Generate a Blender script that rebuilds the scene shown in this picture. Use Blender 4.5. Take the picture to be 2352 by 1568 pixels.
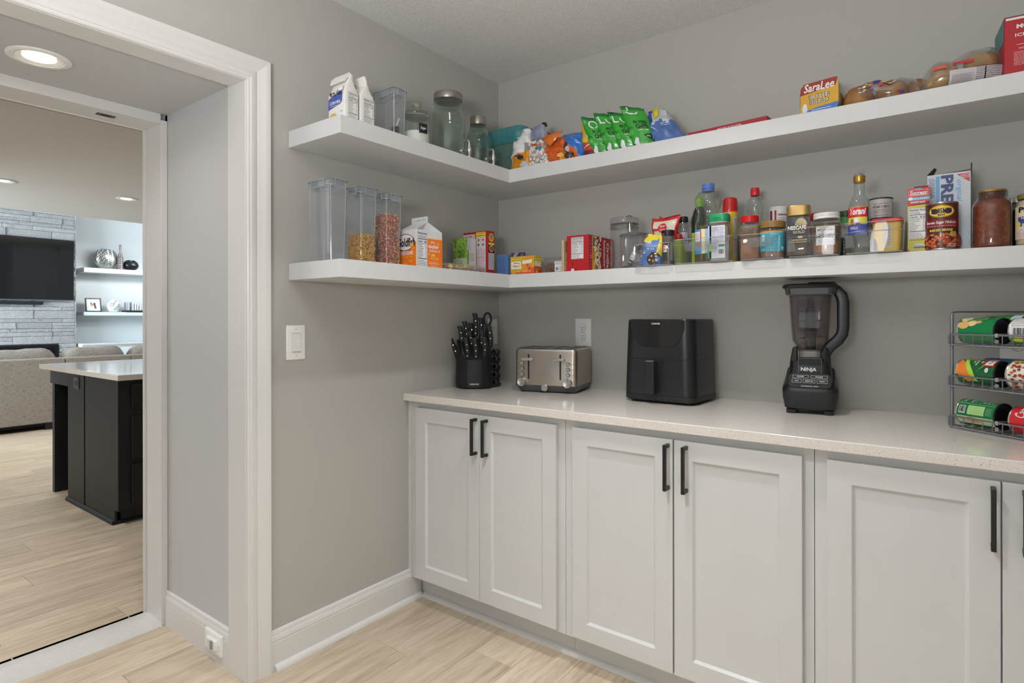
import bpy, bmesh, math, random
from mathutils import Vector, Matrix, Euler, noise
pi=math.pi; R=math.radians; cos=math.cos; sin=math.sin
rnd=random.Random(7)
for o in list(bpy.data.objects): bpy.data.objects.remove(o)
sc=bpy.context.scene; COL=sc.collection

# ---------------------------------------------------------------- camera
TH,ROLL=.6476,-.0015
cam=bpy.data.cameras.new('camera'); camo=bpy.data.objects.new('camera',cam); COL.objects.link(camo)
cam.sensor_width=36; cam.lens=1361.06*36/2352; cam.shift_x=0; cam.shift_y=-(784-730.5)/2352; cam.clip_start=.02; cam.clip_end=200
_f=Vector((-sin(TH),cos(TH),0)); _r=Vector((cos(TH),sin(TH),0)); _u=Vector((0,0,1))
_rr=_r*cos(ROLL)+_u*sin(ROLL); _uu=_u*cos(ROLL)-_r*sin(ROLL)
camo.matrix_world=Matrix(((_rr.x,_uu.x,-_f.x,1.9117),(_rr.y,_uu.y,-_f.y,-2.4126),(_rr.z,_uu.z,-_f.z,1.22),(0,0,0,1)))
sc.camera=camo
# ---------------------------------------------------------------- view, world, lights
sc.view_settings.view_transform='Standard'; sc.view_settings.look='None'; sc.view_settings.gamma=1
sc.view_settings.use_curve_mapping=False; sc.view_settings.exposure=0.0
sc.cycles.use_denoising=True
sc.cycles.max_bounces=10; sc.cycles.diffuse_bounces=4; sc.cycles.glossy_bounces=4; sc.cycles.transparent_max_bounces=40; sc.cycles.transmission_bounces=6
sc.cycles.caustics_reflective=False; sc.cycles.caustics_refractive=False; sc.cycles.sample_clamp_indirect=6
w=bpy.data.worlds.new('world'); sc.world=w; w.use_nodes=True
w.node_tree.nodes['Background'].inputs[0].default_value=(.90,.96,1.0,1); w.node_tree.nodes['Background'].inputs[1].default_value=0.285
def area(name,loc,size,power,colr=(1,1,1),rot=(0,0,0),shape='DISK',spread=180,sy=None):
    l=bpy.data.lights.new(name,'AREA'); l.energy=power; l.color=colr; l.shape=shape; l.size=size
    if sy: l.size_y=sy
    l.spread=R(spread); o=bpy.data.objects.new(name,l); o.location=loc; o.rotation_euler=rot; COL.objects.link(o); return o
area('pantry_downlight',(1.17,-1.0,2.42),.10,5.4,(1,.99,.97),spread=108.0)
area('pantry_downlight',(1.17,-1.97,2.42),.10,9.8,(1,.99,.97),spread=108.0)
area('ceiling_upfill',(1.6,-2.9,1.5),.5,36.0,(1,1,1),rot=(R(150),0,R(20)),spread=150)  # added upward fill that brightens the ceiling, no real flash
area('pantry_fill',(1.6,-3.5,.95),1.8,7.0,(.95,.98,1),rot=(R(90),0,R(18)),shape='RECTANGLE',sy=1.2)
area('stone_wall_fill',(-6.7,-4.0,1.9),3.2,430.0,(.74,.88,1),rot=(R(88),0,R(38)),shape='RECTANGLE',sy=2.4)  # added area light to brighten the stone wall, no window stands here
area('niche_fill',(-6.5,3.0,2.5),1.6,55.0,(.80,.92,1),rot=(R(68),0,R(128)),shape='RECTANGLE',sy=1.2)  # added fill aimed at the niche wall, the ceiling has no skylight
area('outdoor_daylight',(2.2,5.2,6.0),6.0,2600,(.95,.98,1),rot=(0,0,0),shape='SQUARE')
area('extra_kitchen_downlight',(-1.9,-2.3,2.42),.12,16.0,(1,.97,.93),spread=130)  # unseen lamp added above the kitchen floor to lift it
area('kitchen_side_fill',(-4.2,-5.2,1.5),4.0,32.0,(1,.98,.95),rot=(R(90),0,0),shape='RECTANGLE',sy=2.2)  # added fill for the kitchen, placed to miss the passage; no window here

# ---------------------------------------------------------------- materials
def lin(h):
    h=h.lstrip('#'); v=[int(h[i:i+2],16)/255 for i in (0,2,4)]
    return [x/12.92 if x<=.04045 else ((x+.055)/1.055)**2.4 for x in v]
_mc={}
def pm(hexc,rough=.5,metal=0,spec=.5,coat=0,bump=0,bscale=60,var=.03,gain=1.0,name=None):
    key=(hexc,rough,metal,spec,coat,bump,bscale,var,gain)
    if key in _mc: return _mc[key]
    m=bpy.data.materials.new(name or ('paint_'+hexc.strip('#'))); m.use_nodes=True; nt=m.node_tree; b=nt.nodes['Principled BSDF']
    c=[min(.93,x*gain) for x in lin(hexc)]
    b.inputs['Roughness'].default_value=rough; b.inputs['Metallic'].default_value=metal; b.inputs['Specular IOR Level'].default_value=spec
    b.inputs['Coat Weight'].default_value=coat; b.inputs['Coat Roughness'].default_value=.05
    n=nt.nodes.new('ShaderNodeTexNoise'); n.inputs['Scale'].default_value=bscale; n.inputs['Detail'].default_value=2
    tc=nt.nodes.new('ShaderNodeTexCoord'); nt.links.new(tc.outputs['Object'],n.inputs['Vector'])
    rp=nt.nodes.new('ShaderNodeValToRGB'); rp.color_ramp.elements[0].position=.3; rp.color_ramp.elements[1].position=.7
    rp.color_ramp.elements[0].color=[x*(1-var) for x in c]+[1]; rp.color_ramp.elements[1].color=[min(.95,x*(1+var)) for x in c]+[1]
    nt.links.new(n.outputs['Fac'],rp.inputs['Fac']); nt.links.new(rp.outputs['Color'],b.inputs['Base Color'])
    if bump:
        bp=nt.nodes.new('ShaderNodeBump'); bp.inputs['Strength'].default_value=bump; bp.inputs['Distance'].default_value=.004
        nt.links.new(n.outputs['Fac'],bp.inputs['Height']); nt.links.new(bp.outputs['Normal'],b.inputs['Normal'])
    _mc[key]=m; return m
def emis(hexc,s):
    m=bpy.data.materials.new('lamp_glow'); m.use_nodes=True; nt=m.node_tree; b=nt.nodes['Principled BSDF']
    b.inputs['Base Color'].default_value=lin(hexc)+[1]; b.inputs['Emission Color'].default_value=lin(hexc)+[1]; b.inputs['Emission Strength'].default_value=s; return m
def clear(tint='#f4f4f4',haze=.06,hazec='#c8ccd0',spec=.75,rough=.04,base=.05,pw=3.0,name='clear_plastic'):
    key=('c',tint,haze,hazec,spec,rough,base,pw)
    if key in _mc: return _mc[key]
    m=bpy.data.materials.new(name); m.use_nodes=True; nt=m.node_tree; N=nt.nodes; L=nt.links; N.clear()
    out=N.new('ShaderNodeOutputMaterial'); t=N.new('ShaderNodeBsdfTransparent'); t.inputs[0].default_value=lin(tint)+[1]
    d=N.new('ShaderNodeBsdfDiffuse'); d.inputs[0].default_value=lin(hazec)+[1]
    g=N.new('ShaderNodeBsdfGlossy'); g.inputs['Roughness'].default_value=rough; g.inputs[0].default_value=(.95,.95,.95,1)
    lw=N.new('ShaderNodeLayerWeight'); lw.inputs['Blend'].default_value=.5
    p=N.new('ShaderNodeMath'); p.operation='POWER'; p.inputs[1].default_value=pw; L.new(lw.outputs['Facing'],p.inputs[0])
    ml=N.new('ShaderNodeMath'); ml.operation='MULTIPLY_ADD'; ml.inputs[1].default_value=spec; ml.inputs[2].default_value=base; L.new(p.outputs[0],ml.inputs[0])
    hz=N.new('ShaderNodeMath'); hz.operation='MULTIPLY_ADD'; hz.inputs[1].default_value=.25; hz.inputs[2].default_value=haze; L.new(p.outputs[0],hz.inputs[0])
    nz=N.new('ShaderNodeTexNoise'); nz.inputs['Scale'].default_value=30
    hm=N.new('ShaderNodeMath'); hm.operation='MULTIPLY'; L.new(hz.outputs[0],hm.inputs[0])
    ad=N.new('ShaderNodeMath'); ad.operation='ADD'; ad.inputs[1].default_value=.5; L.new(nz.outputs['Fac'],ad.inputs[0]); L.new(ad.outputs[0],hm.inputs[1])
    m1=N.new('ShaderNodeMixShader'); L.new(hm.outputs[0],m1.inputs[0]); L.new(t.outputs[0],m1.inputs[1]); L.new(d.outputs[0],m1.inputs[2])
    m2=N.new('ShaderNodeMixShader'); L.new(ml.outputs[0],m2.inputs[0]); L.new(m1.outputs[0],m2.inputs[1]); L.new(g.outputs[0],m2.inputs[2])
    L.new(m2.outputs[0],out.inputs[0]); _mc[key]=m; return m
def nodemat(name,fn,rough=.5,spec=.5):
    m=bpy.data.materials.new(name); m.use_nodes=True; nt=m.node_tree; b=nt.nodes['Principled BSDF']
    b.inputs['Roughness'].default_value=rough; b.inputs['Specular IOR Level'].default_value=spec; fn(nt,nt.nodes,nt.links,b); return m
def ramp(N,L,src,stops):
    r=N.new('ShaderNodeValToRGB'); e=r.color_ramp.elements
    while len(e)<len(stops): e.new(.5)
    for i,(p,h) in enumerate(stops): e[i].position=p; e[i].color=lin(h)+[1]
    L.new(src,r.inputs['Fac']); return r.outputs['Color']
def bumpn(N,L,b,src,strength,dist):
    bp=N.new('ShaderNodeBump'); bp.inputs['Strength'].default_value=strength; bp.inputs['Distance'].default_value=dist
    L.new(src,bp.inputs['Height']); L.new(bp.outputs['Normal'],b.inputs['Normal'])
def tex(N,L,kind,scale,sv=(1,1,1),coord='Object',**kw):
    tc=N.new('ShaderNodeTexCoord'); mp=N.new('ShaderNodeMapping'); mp.inputs['Scale'].default_value=sv; L.new(tc.outputs[coord],mp.inputs[0])
    t=N.new('ShaderNodeTex'+kind); t.inputs['Scale'].default_value=scale; L.new(mp.outputs[0],t.inputs['Vector'])
    for k,v in kw.items(): t.inputs[k].default_value=v
    return t
def m_plank(nt,N,L,b):
    oi=N.new('ShaderNodeObjectInfo'); tc=N.new('ShaderNodeTexCoord'); va=N.new('ShaderNodeVectorMath'); va.operation='MULTIPLY_ADD'
    cx=N.new('ShaderNodeCombineXYZ'); L.new(oi.outputs['Random'],cx.inputs[0]); L.new(oi.outputs['Random'],cx.inputs[1])
    L.new(cx.outputs[0],va.inputs[0]); va.inputs[1].default_value=(37,91,0); L.new(tc.outputs['Object'],va.inputs[2])
    mp=N.new('ShaderNodeMapping'); mp.inputs['Scale'].default_value=(1,.09,1); L.new(va.outputs[0],mp.inputs[0])
    n1=N.new('ShaderNodeTexNoise'); n1.inputs['Scale'].default_value=24; n1.inputs['Detail'].default_value=6; n1.inputs['Distortion'].default_value=1.2; L.new(mp.outputs[0],n1.inputs['Vector'])
    n2=N.new('ShaderNodeTexNoise'); n2.inputs['Scale'].default_value=160; n2.inputs['Detail'].default_value=3; L.new(mp.outputs[0],n2.inputs['Vector'])
    mx=N.new('ShaderNodeMath'); mx.operation='MULTIPLY_ADD'; L.new(n2.outputs['Fac'],mx.inputs[0]); mx.inputs[1].default_value=.45
    L.new(n1.outputs['Fac'],mx.inputs[2])
    c=ramp(N,L,mx.outputs[0],[(.44,'#ac9b86'),(.66,'#c6b59f'),(.88,'#d8c9b4')])
    h=N.new('ShaderNodeHueSaturation'); L.new(c,h.inputs['Color'])
    v=N.new('ShaderNodeMath'); v.operation='MULTIPLY_ADD'; L.new(oi.outputs['Random'],v.inputs[0]); v.inputs[1].default_value=.20; v.inputs[2].default_value=.88; L.new(v.outputs[0],h.inputs['Value'])
    L.new(h.outputs[0],b.inputs['Base Color']); bumpn(N,L,b,n2.outputs['Fac'],.12,.001)
M_PLANK=nodemat('oak_plank',m_plank,.42,.4)
def m_wall(nt,N,L,b):
    n=tex(N,L,'Noise',260,Detail=2.0); L.new(ramp(N,L,n.outputs['Fac'],[(.3,'#b5b3ae'),(.7,'#b8b6b1')]),b.inputs['Base Color']); bumpn(N,L,b,n.outputs['Fac'],.02,.0006)
M_WALL=nodemat('greige_wall_paint',m_wall,.55,.3)
def m_ceil(nt,N,L,b):
    n=tex(N,L,'Noise',150,Detail=3.0); L.new(ramp(N,L,n.outputs['Fac'],[(.3,'#dededc'),(.7,'#ebebe9')]),b.inputs['Base Color']); bumpn(N,L,b,n.outputs['Fac'],.55,.006)
M_CEIL=nodemat('textured_ceiling_paint',m_ceil,.8,.2)
def m_quartz(nt,N,L,b):
    n=tex(N,L,'Noise',520,Detail=1.0); v=tex(N,L,'Noise',900,Detail=0.0)
    a=ramp(N,L,n.outputs['Fac'],[(.275,'#8f8a85'),(.33,'#f2efeb')]); c=ramp(N,L,v.outputs['Fac'],[(.35,'#e6e2dc'),(.65,'#f6f3ef')])
    mx=N.new('ShaderNodeMix'); mx.data_type='RGBA'; mx.blend_type='MULTIPLY'; mx.inputs[0].default_value=.85; L.new(a,mx.inputs[6]); L.new(c,mx.inputs[7]); L.new(mx.outputs[2],b.inputs['Base Color'])
M_QUARTZ=nodemat('speckled_quartz',m_quartz,.09,.5)
M_TRIM=pm('#dedddb',.32,var=.01,name='white_trim_paint'); M_CAB=pm('#d5d6d6',.33,var=.012,bscale=9,name='white_cabinet_paint')
M_SHELF=pm('#d6d7d8',.4,var=.01,name='white_shelf_paint')
M_BLKMET=pm('#1b1917',.38,spec=.5,name='black_handle_metal'); M_PLASTW=pm('#f0f0ee',.3,name='white_plastic')
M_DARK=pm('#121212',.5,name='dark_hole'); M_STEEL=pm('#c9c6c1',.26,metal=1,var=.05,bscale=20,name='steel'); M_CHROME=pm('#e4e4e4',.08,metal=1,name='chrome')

# ---------------------------------------------------------------- geometry helpers
class G:
    def __init__(s): s.v=[];s.f=[];s.m=[];s.sm=[];s.mats=[];s.T=None
    def mi(s,m):
        if m not in s.mats: s.mats.append(m)
        return s.mats.index(m)
    def add(s,vs,fs,m,smooth=False):
        b=len(s.v); T=s.T
        s.v+= [tuple(T@Vector(q)) for q in vs] if T is not None else [tuple(q) for q in vs]
        for i,f in enumerate(fs):
            s.f.append([b+k for k in f]); s.m.append(s.mi(m[i] if isinstance(m,list) else m)); s.sm.append(smooth)
        return s
    def box(s,x0,x1,y0,y1,z0,z1,m):
        return s.add([(x0,y0,z0),(x1,y0,z0),(x1,y1,z0),(x0,y1,z0),(x0,y0,z1),(x1,y0,z1),(x1,y1,z1),(x0,y1,z1)],
                     [(3,2,1,0),(4,5,6,7),(0,1,5,4),(1,2,6,5),(2,3,7,6),(3,0,4,7)],m)
    def loft(s,rings,m,cap0=True,cap1=True,smooth=True):
        n=len(rings[0]); vs=[p for r in rings for p in r]; fs=[]; 
        for i in range(len(rings)-1):
            for j in range(n): fs.append((i*n+j,i*n+(j+1)%n,(i+1)*n+(j+1)%n,(i+1)*n+j))
        s.add(vs,fs,m,smooth)
        if cap0: s.add(rings[0],[tuple(range(n))[::-1]],m)
        if cap1: s.add(rings[-1],[tuple(range(n))],m)
        return s
    def prism(s,poly,z0,z1,m,smooth=False): return s.loft([[(x,y,z0) for x,y in poly],[(x,y,z1) for x,y in poly]],m,smooth=smooth)
    def lathe(s,prof,m,seg=28,c=(0,0,0),smooth=True):
        rings=[[(c[0]+max(r,1e-5)*cos(2*pi*k/seg),c[1]+max(r,1e-5)*sin(2*pi*k/seg),c[2]+z) for k in range(seg)] for r,z in prof]
        return s.loft(rings,m,prof[0][0]>1e-4,prof[-1][0]>1e-4,smooth)
    def tube(s,pts,r,m,seg=6,closed=False):
        P=[Vector(p) for p in pts]; n=len(P); rings=[]; idx=list(range(n))+([0] if closed else []); x=None
        for i in idx:
            p=P[i]; a=P[i-1] if (i>0 or closed) else p; b=P[(i+1)%n] if (i<n-1 or closed) else p
            t=(b-a).normalized()
            if x is None:
                x=t.cross(Vector((0,0,1)))
                if x.length<.05: x=t.cross(Vector((0,1,0)))
            else: x=x-t*x.dot(t)
            x.normalize(); y=t.cross(x); rr=r[i] if isinstance(r,(list,tuple)) else r
            rings.append([tuple(p+x*rr*cos(2*pi*k/seg)+y*rr*sin(2*pi*k/seg)) for k in range(seg)])
        return s.loft(rings,m,not closed,not closed)
    def build(s,name,parent=None,bevel=0,seg=2,loc=None,rot=None,fix=True,sol=0,ang=35):
        me=bpy.data.meshes.new(name); me.from_pydata(s.v,[],s.f)
        for m in s.mats: me.materials.append(m)
        me.polygons.foreach_set('material_index',s.m); me.polygons.foreach_set('use_smooth',s.sm); me.update()
        if fix:
            bm=bmesh.new(); bm.from_mesh(me); bmesh.ops.remove_doubles(bm,verts=bm.verts,dist=1e-6); bmesh.ops.recalc_face_normals(bm,faces=bm.faces); bm.to_mesh(me); bm.free()
            try: me.set_sharp_from_angle(angle=R(ang))
            except Exception: pass
        o=bpy.data.objects.new(name,me); COL.objects.link(o)
        if parent: o.parent=parent
        if loc: o.location=loc
        if rot: o.rotation_euler=rot
        if bevel:
            b=o.modifiers.new('bevel','BEVEL'); b.width=bevel; b.segments=seg; b.limit_method='ANGLE'; b.angle_limit=R(40)
            me.polygons.foreach_set('use_smooth',[True]*len(me.polygons))
            wn=o.modifiers.new('wn','WEIGHTED_NORMAL'); wn.keep_sharp=True
        if sol:
            q=o.modifiers.new('solid','SOLIDIFY'); q.thickness=sol
        return o
def rr(w,d,r,n=4,cx=0,cy=0):
    p=[]
    for (sx,sy,a0) in ((1,1,0),(-1,1,90),(-1,-1,180),(1,-1,270)):
        for k in range(n+1):
            a=R(a0+90*k/n); p.append((cx+sx*(w/2-r)+r*cos(a),cy+sy*(d/2-r)+r*sin(a)))
    return p
def ell(w,d,n=32,cx=0,cy=0,pw=1):
    sg=lambda c:math.copysign(abs(c)**pw,c)
    return [(cx+w/2*sg(cos(2*pi*k/n)),cy+d/2*sg(sin(2*pi*k/n))) for k in range(n)]
def at(poly,z): return [(x,y,z) for x,y in poly]
def thing(name,label,cat,loc=(0,0,0),rotz=0,group=None,rot=None):
    o=bpy.data.objects.new(name,None); COL.objects.link(o); o.empty_display_size=.02; o.location=loc; o.rotation_euler=rot or (0,0,R(rotz))
    o['label']=label; o['category']=cat
    if group: o['group']=group
    return o
def tag(o,label,cat,group=None):
    o['label']=label; o['category']=cat
    if group: o['group']=group
    return o
def struct(o): o['kind']='structure'; return o
def stuff(o): o['kind']='stuff'; return o
# lettering: a built-in font turned into flat geometry, fitted into a box
_fc={}
def glyphs(t,bold=0,shear=0):
    k=(t,bold,shear)
    if k not in _fc:
        c=bpy.data.curves.new('lettering','FONT'); c.body=t; c.size=1; c.resolution_u=2; c.offset=bold; c.shear=shear; c.fill_mode='FRONT'
        o=bpy.data.objects.new('lettering',c); me=bpy.data.meshes.new_from_object(o)
        vs=[(v.co.x,v.co.y) for v in me.vertices]; fs=[tuple(p.vertices) for p in me.polygons]
        bpy.data.objects.remove(o); bpy.data.curves.remove(c); bpy.data.meshes.remove(me)
        if vs:
            x0=min(v[0] for v in vs);x1=max(v[0] for v in vs);y0=min(v[1] for v in vs);y1=max(v[1] for v in vs)
            vs=[((x-x0)/max(1e-6,x1-x0),(y-y0)/max(1e-6,y1-y0)) for x,y in vs]
        _fc[k]=(vs,fs)
    return _fc[k]
class Pr(G):
    """flat print laid on a surface: map(u,v,h) gives a point, u across, v up, h off the surface"""
    def __init__(s,fn,h=.0004): super().__init__(); s.fn=fn; s.h=h
    def q(s,uv,fs,m,l): s.add([s.fn(u,v,s.h*l) for u,v in uv],fs,m)
    def rect(s,u0,v0,u1,v1,m,l=1,n=None,nv=1):
        n=n or (1 if getattr(s.fn,'flat',True) else max(2,int(abs(u1-u0)/.004)))
        if not getattr(s.fn,'flat',True) and getattr(s.fn,'nv',0): nv=max(1,int(abs(v1-v0)/.006))
        uv=[(u0+(u1-u0)*i/n,v0+(v1-v0)*j/nv) for j in range(nv+1) for i in range(n+1)]
        s.q(uv,[(j*(n+1)+i,j*(n+1)+i+1,(j+1)*(n+1)+i+1,(j+1)*(n+1)+i) for j in range(nv) for i in range(n)],m,l); return s
    def poly(s,pts,m,l=1):
        if getattr(s.fn,'flat',True): s.q(pts,[tuple(range(len(pts)))],m,l); return s
        c=(sum(p[0] for p in pts)/len(pts),sum(p[1] for p in pts)/len(pts)); st=[(c,pts[k],pts[(k+1)%len(pts)],0) for k in range(len(pts))]; v=[];f=[]
        D=lambda p,q:math.hypot(p[0]-q[0],p[1]-q[1])
        while st:
            A,B,Cc,d=st.pop(); e=max((D(A,B),0),(D(B,Cc),1),(D(Cc,A),2))
            if e[0]>.007 and d<9:
                if e[1]==1: A,B,Cc=B,Cc,A
                elif e[1]==2: A,B,Cc=Cc,A,B
                M=((A[0]+B[0])/2,(A[1]+B[1])/2); st+=[(A,M,Cc,d+1),(M,B,Cc,d+1)]
            else: f.append((len(v),len(v)+1,len(v)+2)); v+=[A,B,Cc]
        s.q(v,f,m,l); return s
    def disc(s,u,v,ru,rv,m,l=1,n=20,a0=0,a1=360):
        pts=[(u,v)]+[(u+ru*cos(R(a0+(a1-a0)*k/n)),v+rv*sin(R(a0+(a1-a0)*k/n))) for k in range(n+1)]
        s.q(pts,[(0,k+1,k+2) for k in range(n)],m,l); return s
    def ring(s,u,v,ru,rv,t,m,l=1,n=24,a0=0,a1=360):
        pts=[]
        for k in range(n+1):
            a=R(a0+(a1-a0)*k/n); pts+=[(u+ru*cos(a),v+rv*sin(a)),(u+(ru-t)*cos(a),v+(rv-t)*sin(a))]
        s.q(pts,[(2*k,2*k+2,2*k+3,2*k+1) for k in range(n)],m,l); return s
    def frame(s,u0,v0,u1,v1,t,m,l=1):
        s.rect(u0,v0,u1,v0+t,m,l).rect(u0,v1-t,u1,v1,m,l).rect(u0,v0,u0+t,v1,m,l).rect(u1-t,v0,u1,v1,m,l); return s
    def text(s,t,u0,v0,u1,v1,m,l=2,bold=0,shear=0,rot=0,arc=0):
        vs,fs=glyphs(t,bold,shear); o=[]
        for a,b in vs:
            if rot==90: a,b=1-b,a
            elif rot==-90: a,b=b,1-a
            u=u0+(u1-u0)*a; v=v0+(v1-v0)*b+arc*(1-(2*a-1)**2); o.append((u,v))
        s.q(o,fs,m,l); return s
    def lines(s,u0,v0,u1,v1,rows,m,l=2,seed=1,fill=.55,vert=False,ragged=.0):
        g=random.Random(seed)
        for r in range(rows):
            h=(v1-v0)/rows; fl_=fill*.62; a=v0+h*r+h*(1-fl_)/2; b=a+h*fl_; u=u0; end=u1-(u1-u0)*ragged*g.random()
            while u<end:
                wd=(u1-u0)*g.uniform(.03,.12); e=min(end,u+wd); s.rect(u,a,e,b,m,l,n=1 if getattr(s.fn,'flat',True) else None); u=e+(u1-u0)*.016
        return s
    def barcode(s,u0,v0,u1,v1,bg,m,l=2,seed=3,n=14,vert=False):
        g=random.Random(seed); s.rect(u0,v0,u1,v1,bg,l); x=.06
        while x<.93:
            wd=g.choice((.02,.035,.06)); 
            if vert: s.rect(u0+(u1-u0)*.1,v0+(v1-v0)*x,u0+(u1-u0)*.9,v0+(v1-v0)*min(.95,x+wd),m,l+1)
            else: s.rect(u0+(u1-u0)*x,v0+(v1-v0)*.12,u0+(u1-u0)*min(.95,x+wd),v0+(v1-v0)*.92,m,l+1)
            x+=wd+g.choice((.02,.03,.05))
        return s
    def nutri(s,u0,v0,u1,v1,l=2,bg=None,ink=None,cal='110'):
        bg=bg or C_WHITE; ink=ink or C_INK; W=u1-u0; H=v1-v0
        s.rect(u0,v0,u1,v1,bg,l); s.frame(u0+.02*W,v0+.01*H,u1-.02*W,v1-.01*H,.012*W,ink,l+1)
        s.text('Nutrition Facts',u0+.07*W,v1-.10*H,u1-.07*W,v1-.03*H,ink,l+1,bold=.02)
        s.lines(u0+.07*W,v1-.20*H,u1-.1*W,v1-.12*H,2,ink,l+1,seed=int(H*9e4),ragged=.4)
        s.rect(u0+.06*W,v1-.235*H,u1-.06*W,v1-.215*H,ink,l+1)
        s.text('Calories',u0+.07*W,v1-.32*H,u0+.5*W,v1-.26*H,ink,l+1,bold=.02); s.text(cal,u1-.35*W,v1-.33*H,u1-.08*W,v1-.26*H,ink,l+1,bold=.02)
        s.rect(u0+.06*W,v1-.355*H,u1-.06*W,v1-.345*H,ink,l+1)
        s.lines(u0+.07*W,v0+.26*H,u1-.35*W,v1-.37*H,8,ink,l+1,seed=int(H*1e5)+1,ragged=.5,fill=.45); s.lines(u1-.2*W,v0+.26*H,u1-.08*W,v1-.37*H,8,ink,l+1,seed=5,ragged=.6,fill=.45)
        s.rect(u0+.06*W,v0+.225*H,u1-.06*W,v0+.245*H,ink,l+1); s.lines(u0+.07*W,v0+.03*H,u1-.1*W,v0+.2*H,4,ink,l+1,seed=int(W*1e5)+2,ragged=.3,fill=.42); return s
def flatmap(o,ux,uy,nrm):
    o,ux,uy,nrm=Vector(o),Vector(ux).normalized(),Vector(uy).normalized(),Vector(nrm).normalized()
    fn=lambda u,v,h: tuple(o+ux*u+uy*v+nrm*h); fn.flat=True; return fn
def front(y,z=0): return flatmap((0,y,z),(1,0,0),(0,0,1),(0,-1,0))
def right(x,z=0): return flatmap((x,0,z),(0,1,0),(0,0,1),(1,0,0))     # a face towards +x, u runs along +y
def cylmap(r,a0=-90,z=0,cx=0,cy=0):
    """u is arc length from the angle a0 (degrees), counted to the right as seen from outside; r may depend on v"""
    rf=r if callable(r) else (lambda v:r)
    def fn(u,v,h):
        q=rf(v); a=R(a0)+u/max(q,.004); return (cx+(q+h)*cos(a),cy+(q+h)*sin(a),z+v)
    fn.flat=False; return fn
C_WHITE=pm('#e9e9ea',.42,name='white_print'); C_INK=pm('#16171c',.45,name='black_print')
def C(h,r=.4): return pm(h,r,gain=1.25)
# ---------------------------------------------------------------- pantry shell
ZC=2.4357; ZU,ZUB=1.887,1.828; ZL,ZLB=1.4158,1.356; ZT=.897; SD=.299
# left wall with the doorway
g=G(); 
g.box(-.12,0,-1.352,0,0,ZC,M_WALL); g.box(-.12,0,-2.9,-1.352,2.035,ZC,M_WALL); g.box(-.12,0,-4.2,-2.36,0,2.035,M_WALL)
struct(g.build('wall_left'))
struct(G().box(-.12,2.47,0,.12,0,ZC,M_WALL).build('wall_back'))
struct(G().box(2.45,2.57,-3.6,0,0,ZC,M_WALL).build('wall_right'))
struct(G().box(-.12,2.57,-3.6,.12,ZC,ZC+.1,M_CEIL).build('ceiling'))
# floor: slab, then every plank
fl=struct(G().box(-9.2,2.6,-5.0,5.0,-.06,-.012,pm('#4a4036',.8)).build('floor'))
def planks(edges,ylo,yhi,zoff,joints,gap=.0011):
    k=0
    for i in range(len(edges)-1):
        x0,x1=sorted((edges[i],edges[i+1])); js=[ylo]+[j for j in joints(i) if ylo+.05<j<yhi-.05]+[yhi]
        for a,b in zip(js[:-1],js[1:]):
            p=G(); x0g,x1g,ag,bg=x0+gap/2,x1-gap/2,a+gap/2,b-gap/2; e=.0012
            lo=[(x0g,ag,-.012),(x1g,ag,-.012),(x1g,bg,-.012),(x0g,bg,-.012)]; mi=[(x,y,-.0012) for x,y,z in lo]
            hi=[(x0g+e,ag+e,0),(x1g-e,ag+e,0),(x1g-e,bg-e,0),(x0g+e,bg-e,0)]
            p.loft([lo,mi,hi],M_PLANK,smooth=False); p.build('plank',fl)
PE=[.1402+.1735*k for k in range(-4,14)]
PJ={3:[-2.6,-1.94],4:[-.9325,-2.15],5:[-1.55],6:[-.762,-1.98],7:[-1.2,-2.4],8:[-.58,-1.8],2:[-2.05],1:[-1.6,-2.35],0:[-1.9]}
planks(PE,-3.3,0,0,lambda i:sorted(PJ.get(i,[-.7-((i*53)%17)*.09,-2.1-((i*31)%13)*.05])))
planks([PE[0]-.1735,PE[0]],-3.3,-1.36,0,lambda i:[-2.0]); planks([PE[0]-.26,PE[0]-.1735],-3.3,-1.36,0,lambda i:[-1.8])
KE=[-.7705-.1735*k for k in range(0,48)]
KJ={4:[-1.570,-3.0],0:[-1.425,-2.7],1:[-1.80],3:[-1.9],5:[-1.146,-2.35],11:[-1.233,-2.5],18:[-.943,-2.2],8:[-1.75,-.3],6:[-2.1],7:[-1.45],9:[-1.05,-2.4],13:[-1.5],15:[-1.2],21:[-.8],24:[-.75],27:[-.9]}
planks(KE,-3.2,2.2,0,lambda i:sorted(KJ.get(i,[-2.4+((i*37)%23)*.055,.2+((i*29)%13)*.11])))
# baseboards: profile in (out, up), run along an axis
BPROF=[(0,0),(.014,0),(.014,.094),(.012,.0965),(.014,.099),(.0135,.112),(.009,.120),(.010,.122),(.008,.131),(.003,.134),(0,.134)]
QPROF=[(.013,0),(.031,0)]+[(.013+.018*cos(R(a)),.019*sin(R(a))) for a in (20,45,70,90)]
def run(g,prof,p0,p1,out,m):
    p0,p1,out=Vector(p0),Vector(p1),Vector(out)
    g.loft([[tuple(p+out*a+Vector((0,0,b))) for a,b in prof] for p in (p0,p1)],m,smooth=False)
b=G(); run(b,BPROF,(0,-1.285,0),(0,-.57,0),(1,0,0),M_TRIM); b=struct(b.build('baseboard_left'))
q=G(); run(q,QPROF,(0,-1.272,0),(0,-.57,0),(1,0,0),M_TRIM); q.build('shoe_moulding',b)
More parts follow.
